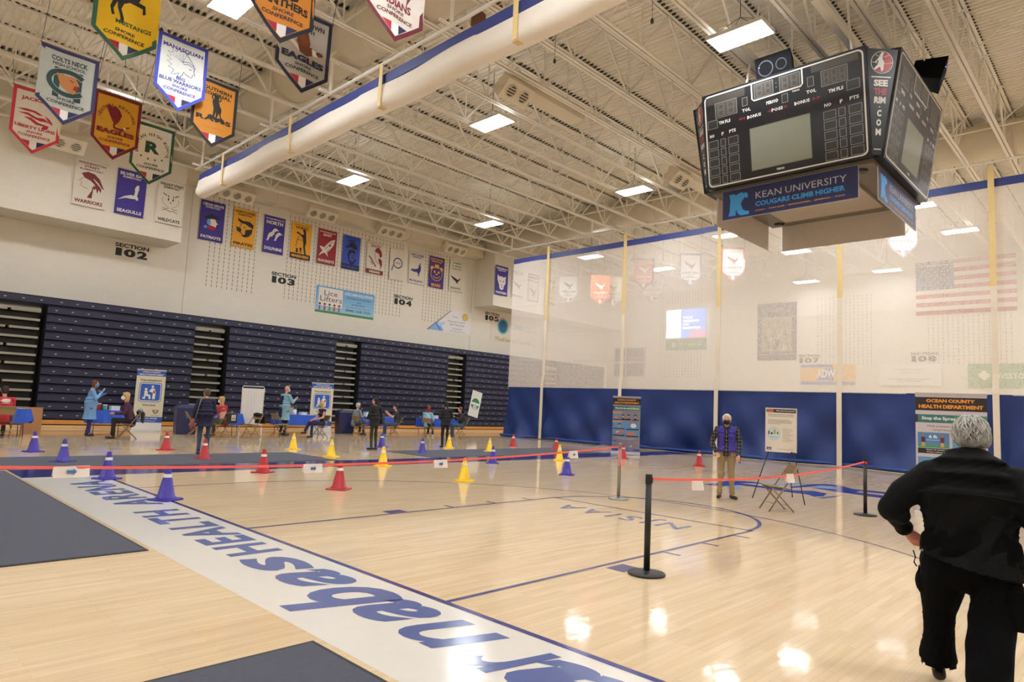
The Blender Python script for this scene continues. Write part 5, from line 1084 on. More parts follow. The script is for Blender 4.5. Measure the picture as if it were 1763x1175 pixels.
    for q in 'LR':
        sh, el, wr = J['sh'+q], J['el'+q], J['wr'+q]; ar = .062*b**.5*armr
        if sleeve > .95: Q += [('c', sh, el, ar, .053*armr), ('c', el, wr-(wr-el).normalized()*.015, .053*armr, .040*armr)]
        elif sleeve > .5: Q += [('c', sh, el, ar, .052)]
        elif sleeve > 0: Q += [('c', sh, sh+(el-sh)*.55, ar, .055)]
    if skirt:
        zb, rw = skirt; c = V3(0, 0, 0); 
        if J['knL'].y > .3: Q += [('c', pel, (J['knL']+J['knR'])/2-V3(0, .05, .0), .15, .16, (1.15, 1, .62))]
        else: Q += [('c', pel+V3(0, 0, .12), V3(pel.x, pel.y, zb-.03), .208*b, max(rw, .218*b), (1, .86, 1))]
    o = blob('top_garment', Q, vox*1.1, g, t)
    if J['knL'].y < .3:
        zc = skirt[0] if skirt else J['pel'].z-.065
        bm = bmesh.new(); bm.from_mesh(o.data); bmesh.ops.delete(bm, geom=[vv for vv in bm.verts if vv.co.z < zc and (skirt or abs(vv.co.x) < .2)], context='VERTS'); bm.to_mesh(o.data); bm.free()
    # bottoms
    gm = M(bot, .82, var=.10, scale=14, bump=.35, bscale=20); Q = [('c', pel-V3(.04, 0, .0), pel+V3(.04, 0, .0), .118*b, .118*b, (1, .8, 1))]
    for q in 'LR': Q += [('c', J['hp'+q]-V3(0, 0, .02), J['kn'+q], .095*b*legmul, .068*legmul), ('c', J['kn'+q], J['an'+q]+(J['kn'+q]-J['an'+q])*.08, .068*legmul, .056*legmul)]
    blob('trousers', Q, vox*1.1, gm, t)
    for q in 'LR':
        a, f = J['an'+q], J['f'+q]; d = (f-a); d.z = 0; d.normalize(); f2 = V3(f.x, f.y, a.z-.055)
        if (a.z-f.z) > .12 or f.z > .08: f2 = f
        blob('shoe', [('c', a-V3(0, 0, .045)-d*.03, f2, .040, .036), ('c', a, a-V3(0, 0, .03), .038, .042)], .012, M(shoes, .5), t, 3)
    # hair
    hm = M(hair, .75, var=.22, scale=30, bump=.6, bscale=70); Q = []
    if hstyle != 'bald':
        Q = [('e', hp((0, -.028, .045)), (.086, .090, .088), Rh), ('e', hp((0, .048, .094)), (.062, .036, .026), Rh), ('e', hp((0, -.05, -.01)), (.078, .062, .07), Rh)]
        for sx in (-1, 1): Q.append(('e', hp((.068*sx, .0, .04)), (.022, .045, .05), Rh))
        if hstyle in ('bob', 'long', 'tail'):
            dz = {'bob': -.10, 'long': -.20, 'tail': -.06}[hstyle]
            for sx in (-1, 1): Q.append(('c', hp((.06*sx, -.02, .03)), hp((.07*sx, -.03, dz)), .034, .026))
            Q.append(('c', hp((0, -.06, .02)), hp((0, -.07, dz)), .06, .045, (1.2, .8, 1)))
            if hstyle == 'tail': Q.append(('c', hp((0, -.10, .0)), hp((.0, -.13, -.28)), .032, .022))
        if hstyle == 'bun': Q.append(('e', hp((0, -.1, .09)), (.045, .045, .045)))
        blob('hair', Q, .011, hm, t, 2)
    if mask:
        Q = [('e', hp((0, .05, -.042)), (.066, .068, .058), Rh)]; blob('face_mask', Q, .009, M(mask, .7), t, 2)
        e = MB().mat(M(mask, .7))
        for sx in (-1, 1): e.bar(hp((.055*sx, .05, -.02)), hp((.085*sx, -.01, .0)), .006)
        tag(e.obj('mask_loop', t), kind='stuff')
    if gloves:
        for q in 'LR':
            wr, el = J['wr'+q], J['el'+q]; d = (wr-el).normalized(); blob('glove', [('c', wr-d*.02, wr+d*.11, .032, .03), ('c', wr+d*.08, wr+d*.15, .028, .018)], .01, M(gloves, .5), t, 2)
    return t
def mod(J, **k):
    for a, v in k.items(): J[a] = Vector(v)
    return J
def sitz(J, dz=0.0): return J
D = math.radians
# nurse in the blue gown
J = mod(stand(), elR=(.23, .10, 1.16), wrR=(.10, .25, 1.38), elL=(-.22, .12, 1.16), wrL=(-.06, .28, 1.28), head=(0, .06, 1.62))
person('woman in light blue gown raising blue gloved hands to her mask at left', 6.15, 25.5, D(-8), 1.07, J, (112, 158, 204), (50, 40, 118), (92, 56, 46), (34, 30, 60), skirt=(.52, .22), mask=(80, 140, 200), hstyle='bob', gloves=(60, 130, 200), bulk=1.1, female=True)
# seated purple sweater
J = mod(seat(.14), wrL=(-.12, .42, .72), wrR=(.16, .40, .70))
person('blonde person in a plum sweater and black trousers seated facing the gowned woman', 7.0, 24.1, D(168), 1.14, J, (72, 34, 62), (26, 24, 26), (206, 170, 110), (28, 24, 24), mask=(220, 220, 224), hstyle='bob', bulk=1.12, female=True)
# red shirt at far left
J = mod(seat(.10), wrL=(-.1, .4, .8), wrR=(.1, .42, .8))
red = person('person in a red T-shirt with white print seated at the left edge', 3.72, 24.75, D(92), 1.16, J, (184, 44, 54), (44, 42, 48), (52, 36, 34), sleeve=.4, bulk=1.2)
A = Art(.002, .0); A.ell(0, 0, .10, .05, (214, 190, 186)); A.poly([(-.14, -.02), (-.02, .05), (.1, .04), (.03, -.01)], (230, 214, 208)); A.rect(-.09, -.075, .09, -.06, (214, 180, 176)); A.build('printed_design', frameT((0, -.125, .95), (1, 0, 0), (0, .15, 1)), red)
# man standing, back
J = mod(stand(), wrL=(-.27, .12, .95), elL=(-.27, -.02, 1.15), wrR=(.2, .22, 1.1), head=(-.02, .04, 1.62))
t = person('man in dark navy jacket and jeans standing with his back to camera', 6.98, 17.95, D(72), .99, J, (34, 30, 58), (62, 82, 112), (96, 84, 70), (52, 44, 36), bulk=1.14, skirt=(.74, .19), turn=D(22))
b = MB().mat(M((140, 120, 110), .6)); b.tube([(-.13, .12, 1.47), (-.13, -.02, 1.49), (-.17, -.14, 1.35), (-.22, -.17, 1.1), (-.27, -.14, .9)], .011, 6); b.obj('bag_strap', t)
b = MB().mat(M((150, 84, 74), .7)); b.ell((-.31, -.02, .78), (.06, .12, .15)); b.obj('hip_bag', t)
# blonde in red
person('long haired blonde in a red top seated behind a dark draped chair', 10.33, 24.9, D(118), 1.14, seat(.08), (178, 56, 66), (78, 78, 60), (196, 156, 100), (120, 78, 44), mask=(224, 224, 226), hstyle='long', female=True)
# bald man in gown
J = mod(stand(), elR=(.24, .12, 1.18), wrR=(.16, .33, 1.30), elL=(-.20, .14, 1.16), wrL=(.02, .34, 1.26), head=(.0, .05, 1.64))
t = person('bald man in pale blue gown over navy scrubs at the middle table', 13.3, 26.0, D(14), 1.17, J, (130, 172, 190), (26, 30, 58), (60, 50, 40), (24, 24, 28), skirt=(.54, .21), hstyle='bald', gloves=(120, 110, 190), bulk=1.08, turn=D(-8), mask=(200, 206, 210))
b = MB().mat(M((28, 34, 66), .8)); b.grid(lambda u, v: (-.075+.15*u-.02, -.148-.025*math.cos((u-.5)*2)+(.03 if v > .8 else 0), .56+.84*v), 4, 8); b.obj('scrubs_back', t)
b = MB().mat(M((150, 186, 200), .7)); b.bar((-.15, -.15, 1.02), (.12, -.16, 1.01), .02, .015); b.obj('gown_tie', t)
# woman in black tank
J = mod(seat(.02), wrL=(-.05, .34, .64), wrR=(.08, .34, .62), knR=(.08, .42, .55), anR=(.02, .62, .22), fR=(.0, .74, .17), head=(0, .06, 1.18))
person('blonde woman in a sleeveless black top seated in front of the second Vaccination banner', 14.25, 24.6, D(176), 1.13, J, (28, 28, 40), (34, 36, 70), (204, 164, 104), (26, 24, 26), sleeve=0, mask=(90, 150, 140), hstyle='bob', female=True)
# woman standing black
J = mod(stand(), wrL=(-.18, .16, 1.02), wrR=(.15, .2, 1.04), elL=(-.26, 0, 1.16), elR=(.26, 0, 1.16), head=(-.01, .03, 1.62))
t = person('woman in a black jacket and olive trousers with a shoulder bag standing in the middle', 12.66, 18.5, D(100), .99, J, (26, 26, 30), (52, 50, 38), (34, 26, 30), (24, 24, 28), hstyle='bob', bulk=1.08, female=True, turn=D(30), legmul=.92, skirt=(.80, .16))
b = MB().mat(M((50, 54, 72), .6)); b.ell((.27, -.06, 1.02), (.06, .13, .2)); b.obj('shoulder_bag', t); b = MB().mat(M((50, 54, 72), .6)); b.tube([(.25, -.1, 1.15), (.17, -.04, 1.5), (.22, .06, 1.15)], .01, 6); b.obj('bag_strap', t)
# ponytail standing
J = mod(stand(), wrL=(-.16, .14, 1.05), wrR=(.16, .14, 1.05), elL=(-.26, .0, 1.16), elR=(.26, 0, 1.16))
person('person dressed all in black with a long dark ponytail standing near the right table', 16.15, 19.0, D(70), .97, J, (26, 25, 30), (24, 25, 34), (36, 28, 30), (24, 24, 28), hstyle='tail', bulk=1.1, female=True, skirt=(.86, .16))
# grey shirt seated
J = mod(seat(-.02), wrL=(-.1, .36, .98), elL=(-.22, .2, .8), wrR=(.05, .38, .96), elR=(.22, .18, .8))
person('man in a black and grey T-shirt seated facing left at the right middle table', 18.45, 25.3, D(158), 1.12, J, (54, 54, 60), (62, 74, 96), (44, 34, 32), (60, 120, 200), sleeve=.4, bulk=1.06)
person('grey haired person in pale grey partly hidden behind the standing woman in black', 16.9, 26.3, D(10), 1.12, seat(.1), (120, 128, 136), (60, 66, 80), (190, 186, 180), hstyle='short', bulk=1.05)
# red hair, light blue
person('red haired person in a light blue top seated at the rightmost table', 20.3, 25.3, D(25), 1.12, seat(.1), (140, 186, 206), (30, 30, 34), (140, 50, 46), (200, 200, 204), hstyle='long', female=True)
J = mod(seat(.06), wrL=(-.08, .36, .86), elL=(-.22, .2, .75), wrR=(.05, .38, .86), elR=(.22, .18, .75))
person('man in a charcoal jacket and blue jeans seated facing left at the rightmost table', 22.3, 25.0, D(160), 1.14, J, (44, 44, 48), (62, 80, 106), (110, 66, 56), (40, 36, 36), skin=(196, 130, 112), bulk=1.12)
# man with purple vest
def plaid():
    m = bpy.data.materials.new('plaid'); m.use_nodes = True; nt = m.node_tree; N = nt.nodes; L_ = nt.links; bs = N['Principled BSDF']; tc = N.new('ShaderNodeTexCoord'); sp = N.new('ShaderNodeSeparateXYZ'); L_.new(tc.outputs['Object'], sp.inputs[0]); outs = []
    for i, (ax, per, wd) in enumerate(((2, .07, .13), (0, .06, .12), (1, .08, .08))):
        a = N.new('ShaderNodeMath'); a.operation = 'DIVIDE'; a.inputs[1].default_value = per; L_.new(sp.outputs[ax], a.inputs[0]); f = N.new('ShaderNodeMath'); f.operation = 'FRACT'; L_.new(a.outputs[0], f.inputs[0]); g = N.new('ShaderNodeMath'); g.operation = 'LESS_THAN'; g.inputs[1].default_value = wd; L_.new(f.outputs[0], g.inputs[0]); outs.append(g)
    s1 = N.new('ShaderNodeMath'); L_.new(outs[0].outputs[0], s1.inputs[0]); L_.new(outs[1].outputs[0], s1.inputs[1]); s1.use_clamp = True
    mx = N.new('ShaderNodeMix'); mx.data_type = 'RGBA'; mx.inputs[6].default_value = lin((28, 30, 34)); mx.inputs[7].default_value = lin((120, 118, 106)); L_.new(s1.outputs[0], mx.inputs[0]); L_.new(mx.outputs[2], bs.inputs['Base Color']); bs.inputs['Roughness'].default_value = .85
    return m
J = mod(stand(), wrL=(-.24, .10, .90), elL=(-.26, -.04, 1.14), wrR=(.20, .09, .93), elR=(.29, -.06, 1.13), anL=(-.12, -.02, .09), fL=(-.2, .1, .03), anR=(.13, -.02, .09), fR=(.15, .12, .03), neck=(0, .0, 1.47), head=(.0, .05, 1.60))
t = person('white haired man in black mask, purple vest, plaid shirt and khaki trousers', 12.66, 6.18, D(205), .975, J, (28, 30, 34), (154, 132, 98), (214, 208, 198), (26, 26, 28), mask=(20, 20, 26), hstyle='short', bulk=1.08, topmat=plaid(), vox=.010, legmul=1.08)
o_ = blob('shirt_tail', [('c', V3(0, 0, 1.0), V3(0, 0, .84), .168, .178, (1, .80, 1))], .012, plaid(), t)
bm = bmesh.new(); bm.from_mesh(o_.data); bmesh.ops.delete(bm, geom=[vv for vv in bm.verts if vv.co.z < .86], context='VERTS'); bm.to_mesh(o_.data); bm.free()
Q = [('c', V3(0, 0, .98), V3(0, 0, 1.28), .200, .192, (1, .84, 1)), ('c', V3(-.115, 0, 1.38), V3(.115, 0, 1.38), .098, .098, (1, .85, 1))]
v = blob('purple_vest', Q, .011, M((62, 44, 150), .7, var=.1, bump=.3, bscale=30), t)
bm = bmesh.new(); bm.from_mesh(v.data); bmesh.ops.delete(bm, geom=[vv for vv in bm.verts if (vv.co.y > .03 and abs(vv.co.x) < .028+max(0, (1.46-vv.co.z))*.02) or vv.co.z < .95], context='VERTS'); bm.to_mesh(v.data); bm.free()
b = MB().mat(M((24, 24, 28), .4)); b.box((-.275, .12, .74), (-.245, .145, .86)); b.obj('phone', t)
for i in range(5): b = MB().mat(M((214, 210, 200), .5)); b.ell((0, .135, 1.36-.09*i), (.008, .005, .008), 8, 6); b.obj('shirt_button', t)
b = MB().mat(M((34, 34, 38), .85)); b.tube([(-.06, .06, 1.47), (0, .09, 1.43), (.06, .06, 1.47)], .014, 8); b.obj('collar', t)
# ---------------- big man walking away ----------------
J = dict(pel=V3(0,0,.90), chest=V3(0,.03,1.20), neck=V3(.01,.06,1.43), head=V3(.03,.10,1.565), shL=V3(-.205,.03,1.33), elL=V3(-.43,-.02,1.08), wrL=V3(-.345,.12,.935), shR=V3(.235,.03,1.31), elR=V3(.37,-.06,1.04), wrR=V3(.40,.08,.80),
  hpL=V3(-.115,0,.86), hpR=V3(.11,0,.86), knL=V3(-.165,.13,.50), anL=V3(-.175,.10,.11), fL=V3(-.185,.25,.045), knR=V3(.09,-.04,.47), anR=V3(.06,-.22,.12), fR=V3(.07,-.08,.035), cuL=V3(.6,.3,-.6).normalized())
BG = person('grey haired man in black jacket and cargo trousers walking away at right', 5.03, .845, D(10.5), 1.0, J, (20, 20, 20), (17, 17, 18), (176, 174, 168), (20, 18, 18), bulk=1.18, vox=.010, turn=D(-28), grip=.25, sleeve=0, hstyle='short', skin=(196, 124, 106))
for ch in list(BG.children):
    if ch.name.split('.')[0] in ('top_garment', 'trousers', 'hair'): bpy.data.objects.remove(ch)
JK = M((12, 12, 12), .8, var=.15, scale=5, bump=.5, bscale=7, spec=.18)
Q = [('c', V3(0, -.01, .72), V3(0, .03, 1.20), .305, .30, (1, .66, 1)), ('c', V3(0, .03, 1.16), V3(.01, .05, 1.30), .275, .20, (1.08, .62, 1)), ('c', V3(-.2, .03, 1.31), V3(.23, .03, 1.29), .088, .088), ('c', V3(-.09, .05, 1.385), V3(.12, .05, 1.375), .075, .075),
     ('c', V3(-.2, .03, 1.31), V3(-.34, .0, 1.18), .105, .095), ('c', V3(-.34, .0, 1.19), V3(-.425, -.02, 1.07), .09, .085), ('c', V3(-.425, -.02, 1.08), V3(-.37, .08, .965), .082, .056), ('e', V3(-.36, -.02, 1.04), (.055, .05, .06)),
     ('c', V3(.23, .03, 1.29), V3(.36, -.05, 1.05), .105, .088), ('c', V3(.36, -.05, 1.05), V3(.4, .06, .83), .086, .058)]
o = blob('black_jacket', Q, .011, JK, BG, 5)
bm = bmesh.new(); bm.from_mesh(o.data)
for vv in bm.verts:                                   # skirt of the jacket: straight flaring hem
    if vv.co.z < .98 and abs(vv.co.x) < .335:
        k = (.98-vv.co.z)
    n = noise.noise(Vector((vv.co.x*5, vv.co.y*5, vv.co.z*3.2)))*.016+noise.noise(vv.co*11)*.006
    vv.co += vv.normal*n
bmesh.ops.delete(bm, geom=[vv for vv in bm.verts if vv.co.z < .77-.2*vv.co.x and abs(vv.co.x) < .33 and not (vv.co.x > .28 and vv.co.y > .02)], context='VERTS')
bm.to_mesh(o.data); bm.free()
def hemf(u, v):
    a = 2*PI*u; zz = .86-.135*v; rx = .314-.004*v+.006*math.sin(a*7); ry = .205-.004*v+.006*math.sin(a*5)
    return (rx*math.cos(a), -.01+ry*math.sin(a), zz-.02*math.cos(a)-.01*math.sin(a*3))
b = MB().mat(JK); b.tube([(.09*math.cos(a)+.015, .055+.075*math.sin(a)-.0, 1.435+.012*math.sin(a)) for a in [2*PI*i/18 for i in range(19)]], .026, 8); b.obj('jacket_collar', BG)
b = MB().mat(JK); b.tube([(-.27, -.145, 1.215), (-.14, -.168, 1.222), (0, -.178, 1.222), (.14, -.168, 1.215), (.27, -.14, 1.20)], .006, 6); tag(b.obj('yoke_seam', BG))
for x0 in (-.30, .30):
    b = MB().mat(JK); b.tube([(x0, -.06, .77-.2*x0), (x0+.012, -.07, .73-.2*x0), (x0+.004, -.075, .70-.2*x0), (x0+.02, -.08, .675-.2*x0)], .0045, 6); b.obj('drawcord', BG)
b = MB().mat(M((120, 118, 116), .4)); b.ell((-.25, -.135, .85), (.008, .006, .008), 8, 6); b.obj('snap_button', BG)
b = MB().mat(JK); b.tube([(-.365, .085, .955), (-.352, .108, .94)], .055, 12); b.obj('sleeve_cuff', BG)
TRM = M((8, 8, 9), .9, var=.15, scale=6, bump=.5, bscale=8, spec=.12)
Q = [('c', V3(-.07, -.01, .86), V3(.07, -.01, .86), .20, .20, (1, .72, 1)), ('c', V3(-.12, 0, .82), V3(-.165, .11, .50), .145, .115), ('c', V3(-.165, .11, .50), V3(-.175, .10, .15), .110, .108), ('c', V3(.12, 0, .82), V3(.10, -.03, .47), .155, .130), ('c', V3(.10, -.03, .47), V3(.07, -.21, .16), .128, .115),
     ('c', V3(-.05, 0, .72), V3(.05, 0, .72), .12, .12), ('e', V3(-.23, .08, .63), (.07, .09, .10)), ('e', V3(-.185, .05, .76), (.09, .09, .1)), ('e', V3(.215, -.03, .63), (.06, .09, .12)), ('c', V3(-.175, .10, .19), V3(-.175, .09, .12), .105, .10), ('c', V3(.07, -.2, .2), V3(.065, -.24, .12), .11, .10)]
o = blob('cargo_trousers', Q, .011, TRM, BG, 5)
bm = bmesh.new(); bm.from_mesh(o.data)
for vv in bm.verts: vv.co += vv.normal*(noise.noise(Vector((vv.co.x*8, vv.co.y*8, vv.co.z*7)))*.012)
bmesh.ops.delete(bm, geom=[vv for vv in bm.verts if vv.co.z < (.115 if vv.co.x < -.05 else .09)], context='VERTS'); bm.to_mesh(o.data); bm.free()
b = MB().mat(TRM); b.box((.18, -.11, .45), (.252, .05, .64)); b.box((.177, -.115, .62), (.257, .055, .68)); b.obj('cargo_pocket', BG)
b = MB().mat(TRM); b.box((-.276, .04, .56), (-.23, .13, .68)); b.box((-.279, .035, .67), (-.228, .135, .71)); b.obj('cargo_pocket', BG)
HG = M((150, 148, 142), .8, var=.25, scale=18, bump=.25, bscale=40); hd = J['head']; Rh = Matrix.Rotation(D(-28), 4, 'Z'); hp = lambda v: hd + Rh @ Vector(v)
Q = [('e', hp((0, -.02, .045)), (.094, .100, .092), Rh), ('e', hp((0, -.045, -.01)), (.086, .066, .068), Rh), ('c', hp((-.045, -.06, -.02)), hp((.045, -.06, -.025)), .04, .04), ('e', hp((.07, -.005, .0)), (.03, .06, .065), Rh), ('e', hp((-.07, -.005, .0)), (.03, .06, .065), Rh), ('e', hp((0, .06, .09)), (.065, .04, .03), Rh)]
o = blob('hair', Q, .008, HG, BG, 3)
bm = bmesh.new(); bm.from_mesh(o.data)
for vv in bm.verts: vv.co += vv.normal*(noise.noise(Vector((vv.co.x*14, vv.co.y*14, vv.co.z*9)))*.012+noise.noise(Vector((vv.co.x*45+vv.co.z*12, vv.co.y*45, vv.co.z*7)))*.005)
bm.to_mesh(o.data); bm.free()

hr = random.Random(5)
for ci, cc in enumerate(((196, 194, 188), (158, 156, 150), (214, 212, 206))):
    b = MB().mat(M(cc, .6, var=.1))
    for i in range(230):
        ph = hr.uniform(0, 2*PI); th = math.acos(hr.uniform(-.55, 1)); 
        if math.sin(ph) > .35 and th > 1.0: continue
        pts = []; rr = []; ln = hr.uniform(.35, .6); dph = hr.uniform(-.35, .35); off = hr.uniform(.0, .006)
        for k in range(5):
            a = th+ln*k/4; q = ph+dph*k/4
            pts.append(hp(((.101+off)*math.sin(a)*math.cos(q), -.022+(.107+off)*math.sin(a)*math.sin(q), .030+(.108+off)*math.cos(a)-.0)))
            rr.append(.0035*(1-.7*k/4))
        b.tube(pts, rr, 4, cap=False)
    tag(b.obj('hair_strands', BG), kind='stuff')
# ---------------- folding chairs ----------------
TAN = (142, 120, 88)
def chair_meshes():
    m = M(TAN, .4, metal=.2, var=.05); d = {}
    def side(sx):
        b = MB().mat(m); x = .20*sx
        b.tube([(x*.92, -.29, .80), (x, -.20, .66), (x, .23, .0)], .0135, 8); return b.mesh('front_leg')
    def rear(sx):
        b = MB().mat(m); x = .175*sx; b.tube([(x, .17, .42), (x, -.23, .0)], .0125, 8); return b.mesh('rear_leg')
    d['leg'] = [side(-1), side(1)]; d['rear'] = [rear(-1), rear(1)]
    b = MB().mat(m)
    def st(u, v, s=0): return ((u-.5)*.36*(1-.12*v), -.17+.37*(1-v)+.0, .452-.04*v-.012*math.sin(PI*u)-.008*math.sin(PI*v)+s)
    b.grid(lambda u, v: st(u, v), 8, 8); b.grid(lambda u, v: st(1-u, v, -.032), 8, 8)
    b.tube([(-.18, .2, .44), (.18, .2, .44)], .014, 8); b.tube([(-.18, .2, .44), (-.16, -.17, .40)], .013, 8); b.tube([(.18, .2, .44), (.16, -.17, .40)], .013, 8); d['seat'] = b.mesh('seat')
    b = MB().mat(m)
    def bk(u, v, s=0): return ((u-.5)*.38, -.27-.035*math.sin(PI*u)*1+.05*(1-v)+s, .60+.19*v-.0)
    b.grid(lambda u, v: bk(u, v), 10, 5); b.grid(lambda u, v: bk(1-u, v, .014), 10, 5)
    b.tube([(-.19, -.29, .79)]+[((k/8-.5)*.36, -.29-.035*math.sin(PI*k/8), .80) for k in range(9)]+[(.19, -.29, .79)], .011, 8); d['back'] = b.mesh('backrest')
    b = MB().mat(m); b.tube([(-.2, .14, .14), (.2, .14, .14)], .008, 8); d['bar1'] = b.mesh('cross_bar')
    b = MB().mat(m); b.tube([(-.175, -.13, .11), (.175, -.13, .11)], .008, 8); d['bar2'] = b.mesh('cross_bar')
    return d
CMs = chair_meshes()
def chair(x, y, h, lab, s=1.0, grp='tan metal folding chairs'):
    if s > 1.01: x += .11*math.cos(h); y += .11*math.sin(h)
    t = thing('folding_chair', lab, 'chair', (x, y, 0), h-PI/2, grp); t.scale = (s, s, s)
    for m in CMs['leg']: ob('front_leg', m, t)
    for m in CMs['rear']: ob('rear_leg', m, t)
    ob('seat', CMs['seat'], t); ob('backrest', CMs['back'], t); ob('cross_bar', CMs['bar1'], t); ob('cross_bar', CMs['bar2'], t)
    return t
def jacket(ch, c, lab, paper=False, s=1.0):
    x, y = ch.location.x, ch.location.y
    t = thing('draped_jacket', lab, 'jacket', ch.location.copy(), ch.rotation_euler.z); t.scale = ch.scale
    Q = [('c', V3(-.2, -.31, .74), V3(.2, -.31, .74), .06, .06), ('c', V3(-.19, -.345, .5), V3(.19, -.345, .5), .04, .04, (1, .7, 1)), ('c', V3(-.19, -.34, .72), V3(-.2, -.345, .5), .05, .045, (1, .7, 1)), ('c', V3(.19, -.34, .72), V3(.2, -.345, .5), .05, .045, (1, .7, 1)), ('e', V3(0, -.34, .62), (.2, .045, .15)), ('e', V3(.05, -.24, .76), (.17, .07, .07))]
    blob('jacket_cloth', Q, .014, M(c, .8, var=.12, bump=.4, bscale=14), t)
    if paper:
        p = thing('paper_notice', 'white paper notice reading CLINIC ROOM taped on the '+('olive' if paper == 1 else 'brown')+' jacket', 'notice', ch.location.copy(), ch.rotation_euler.z); p.scale = ch.scale
        b = MB().mat(M((226, 222, 216), .7)); b.box((-.1, -.402, .56), (.1, -.399, .74)); b.obj('sheet', p)
        A = Art(.001, .0); A.rect(-.085, .01, .085, .07, (60, 58, 58)); A.text('KEEP', 0, .12, .12, .03, (60, 58, 58), .03); A.text('CLEAN', 0, .04, .13, .035, (226, 222, 216), .03); A.build('printed_design', frameT((0, -.404, .58), (1, 0, 0), (0, 0, 1)), p)
    return t
chair(12.0, 4.89, D(136), 'tan folding chair standing empty beside the poster easel', 1.005)
c1 = chair(3.72, 24.55, D(92), 'tan folding chair under the person in red at the left edge', 1.16)
c2 = chair(7.02, 24.0, D(168), 'tan folding chair under the person in the plum sweater', 1.14)
c3 = chair(9.25, 25.0, D(-15), 'tan folding chair in front of the navy bin behind the standing man', 1.12)
c4 = chair(10.36, 24.75, D(118), 'tan folding chair under the blonde in red', 1.14)
c5 = chair(11.45, 24.7, D(200), 'tan folding chair draped with a black coat beside the privacy screen', 1.14)
c6 = chair(12.65, 25.2, D(10), 'empty tan folding chair left of the bald man', 1.14)
c7 = chair(14.3, 24.55, D(176), 'tan folding chair under the woman in the sleeveless top', 1.13)
c8 = chair(16.95, 26.1, D(10), 'tan folding chair under the hidden grey haired person', 1.12)
c9 = chair(18.5, 25.2, D(158), 'tan folding chair under the man in the grey and black T-shirt', 1.12)
c10 = chair(20.2, 25.1, D(25), 'tan folding chair under the red haired person', 1.12)
c11 = chair(22.35, 24.9, D(160), 'tan folding chair under the man in the charcoal jacket', 1.14)
jacket(c2, (46, 44, 38), 'dark olive jacket hung over the chair of the person in plum', 1)
jacket(c4, (48, 42, 36), 'dark brown jacket hung over the chair of the blonde in red', 2)
jacket(c5, (24, 24, 26), 'black coat piled over the chair beside the privacy screen')
# ---------------- tables ----------------
CLOTH = M((32, 84, 196), .45, var=.08, bump=.2, bscale=8)
def table(x, y, rz, w, d, lab, clab, items=(), h=.84):
    t = thing('folding_table', lab, 'table', (x, y, 0), rz)
    b = MB().mat(M((206, 204, 198), .5)); b.box((-w/2, -d/2, h-.03), (w/2, d/2, h)); b.obj('table_top', t)
    for sx in (-1, 1):
        for sy in (-1, 1): b = MB().mat(M((90, 90, 92), .4, .5)); b.tube([(sx*(w/2-.12), sy*(d/2-.08), 0), (sx*(w/2-.15), sy*(d/2-.1), h-.03)], .014, 8); b.obj('leg', t)
    c = thing('tablecloth', clab, 'tablecloth', (x, y, 0), rz); b = MB().mat(CLOTH)
    b.box((-w/2-.012, -d/2-.012, h), (w/2+.012, d/2+.012, h+.006))
    per = [(-w/2, -d/2), (w/2, -d/2), (w/2, d/2), (-w/2, d/2), (-w/2, -d/2)]; seg = []
    for (ax, ay), (bx, by) in zip(per[:-1], per[1:]):
        for k in range(12): seg.append((ax+(bx-ax)*k/12, ay+(by-ay)*k/12, k))
    n = len(seg); vs = []
    for j in range(5):
        for i, (px, py, k) in enumerate(seg):
            q = j/4; fl = (.012+.05*q+.035*q*math.sin(i*1.7)); L_ = math.hypot(px, py) or 1; dx = px/(w/2); dy = py/(d/2); m = max(abs(dx), abs(dy))
            ox = (1 if dx > .99 else -1 if dx < -.99 else 0)*fl; oy = (1 if dy > .99 else -1 if dy < -.99 else 0)*fl
            vs.append((px+ox, py+oy, h-(h-.28+.10*math.sin(i*.9)*0-.12*(1 if abs(dx) > .99 and abs(dy) > .99 else 0))*q*.78))
    b.add(vs, [(j*n+(i+1) % n, j*n+i, (j+1)*n+i, (j+1)*n+(i+1) % n) for j in range(4) for i in range(n)], True); b.obj('cloth', c)
    return t
H = .84
def itm(nm, lab, cat, x, y, z, rz, fn):
    t = thing(nm, lab, cat, (x, y, z), rz); fn(t); return t
def boxf(w, d, h, c, lid=None):
    def f(t):
        b = MB().mat(M(c, .5)); b.box((-w/2, -d/2, 0), (w/2, d/2, h*.8)); b.obj('box_body', t)
        b = MB().mat(M(lid or c, .5)); b.box((-w/2-.006, -d/2-.006, h*.8), (w/2+.006, d/2+.006, h)); b.obj('lid', t)
    return f
def tubf(r, h, c, lid):
    def f(t):
        b = MB().mat(M(c, .4)); b.lathe([(r*.95, 0), (r, .01), (r, h*.85)], 18); b.obj('tub', t); b = MB().mat(M(lid, .4)); b.lathe([(r*1.04, h*.85), (r*1.04, h*.95), (r*.8, h)], 18); b.obj('lid', t)
    return f
def sheetf(w, d, c=(232, 228, 222)):
    def f(t):
        b = MB().mat(M(c, .7)); b.grid(lambda u, v: ((u-.5)*w, (v-.5)*d, .004+.004*math.sin(u*3)), 4, 4); b.grid(lambda u, v: ((.5-u)*w, (v-.5)*d, .001), 4, 4); b.obj('sheet', t)
    return f
Z = H+.007
table(3.6, 25.6, .05, 1.7, .8, 'folding table in front of the person in red', 'royal blue cloth over the leftmost table')
itm('paper_stack', 'white papers at the right end of the leftmost table', 'papers', 4.3, 25.4, Z, .1, sheetf(.3, .25))
itm('cardboard_panel', 'brown cardboard panel leaning at the end of the leftmost table', 'cardboard', 4.72, 26.3, 0, .3, lambda t: MB().mat(M((176, 128, 84), .7)).box((-.3, 0, 0), (.3, .03, .88)).obj('sheet', t))
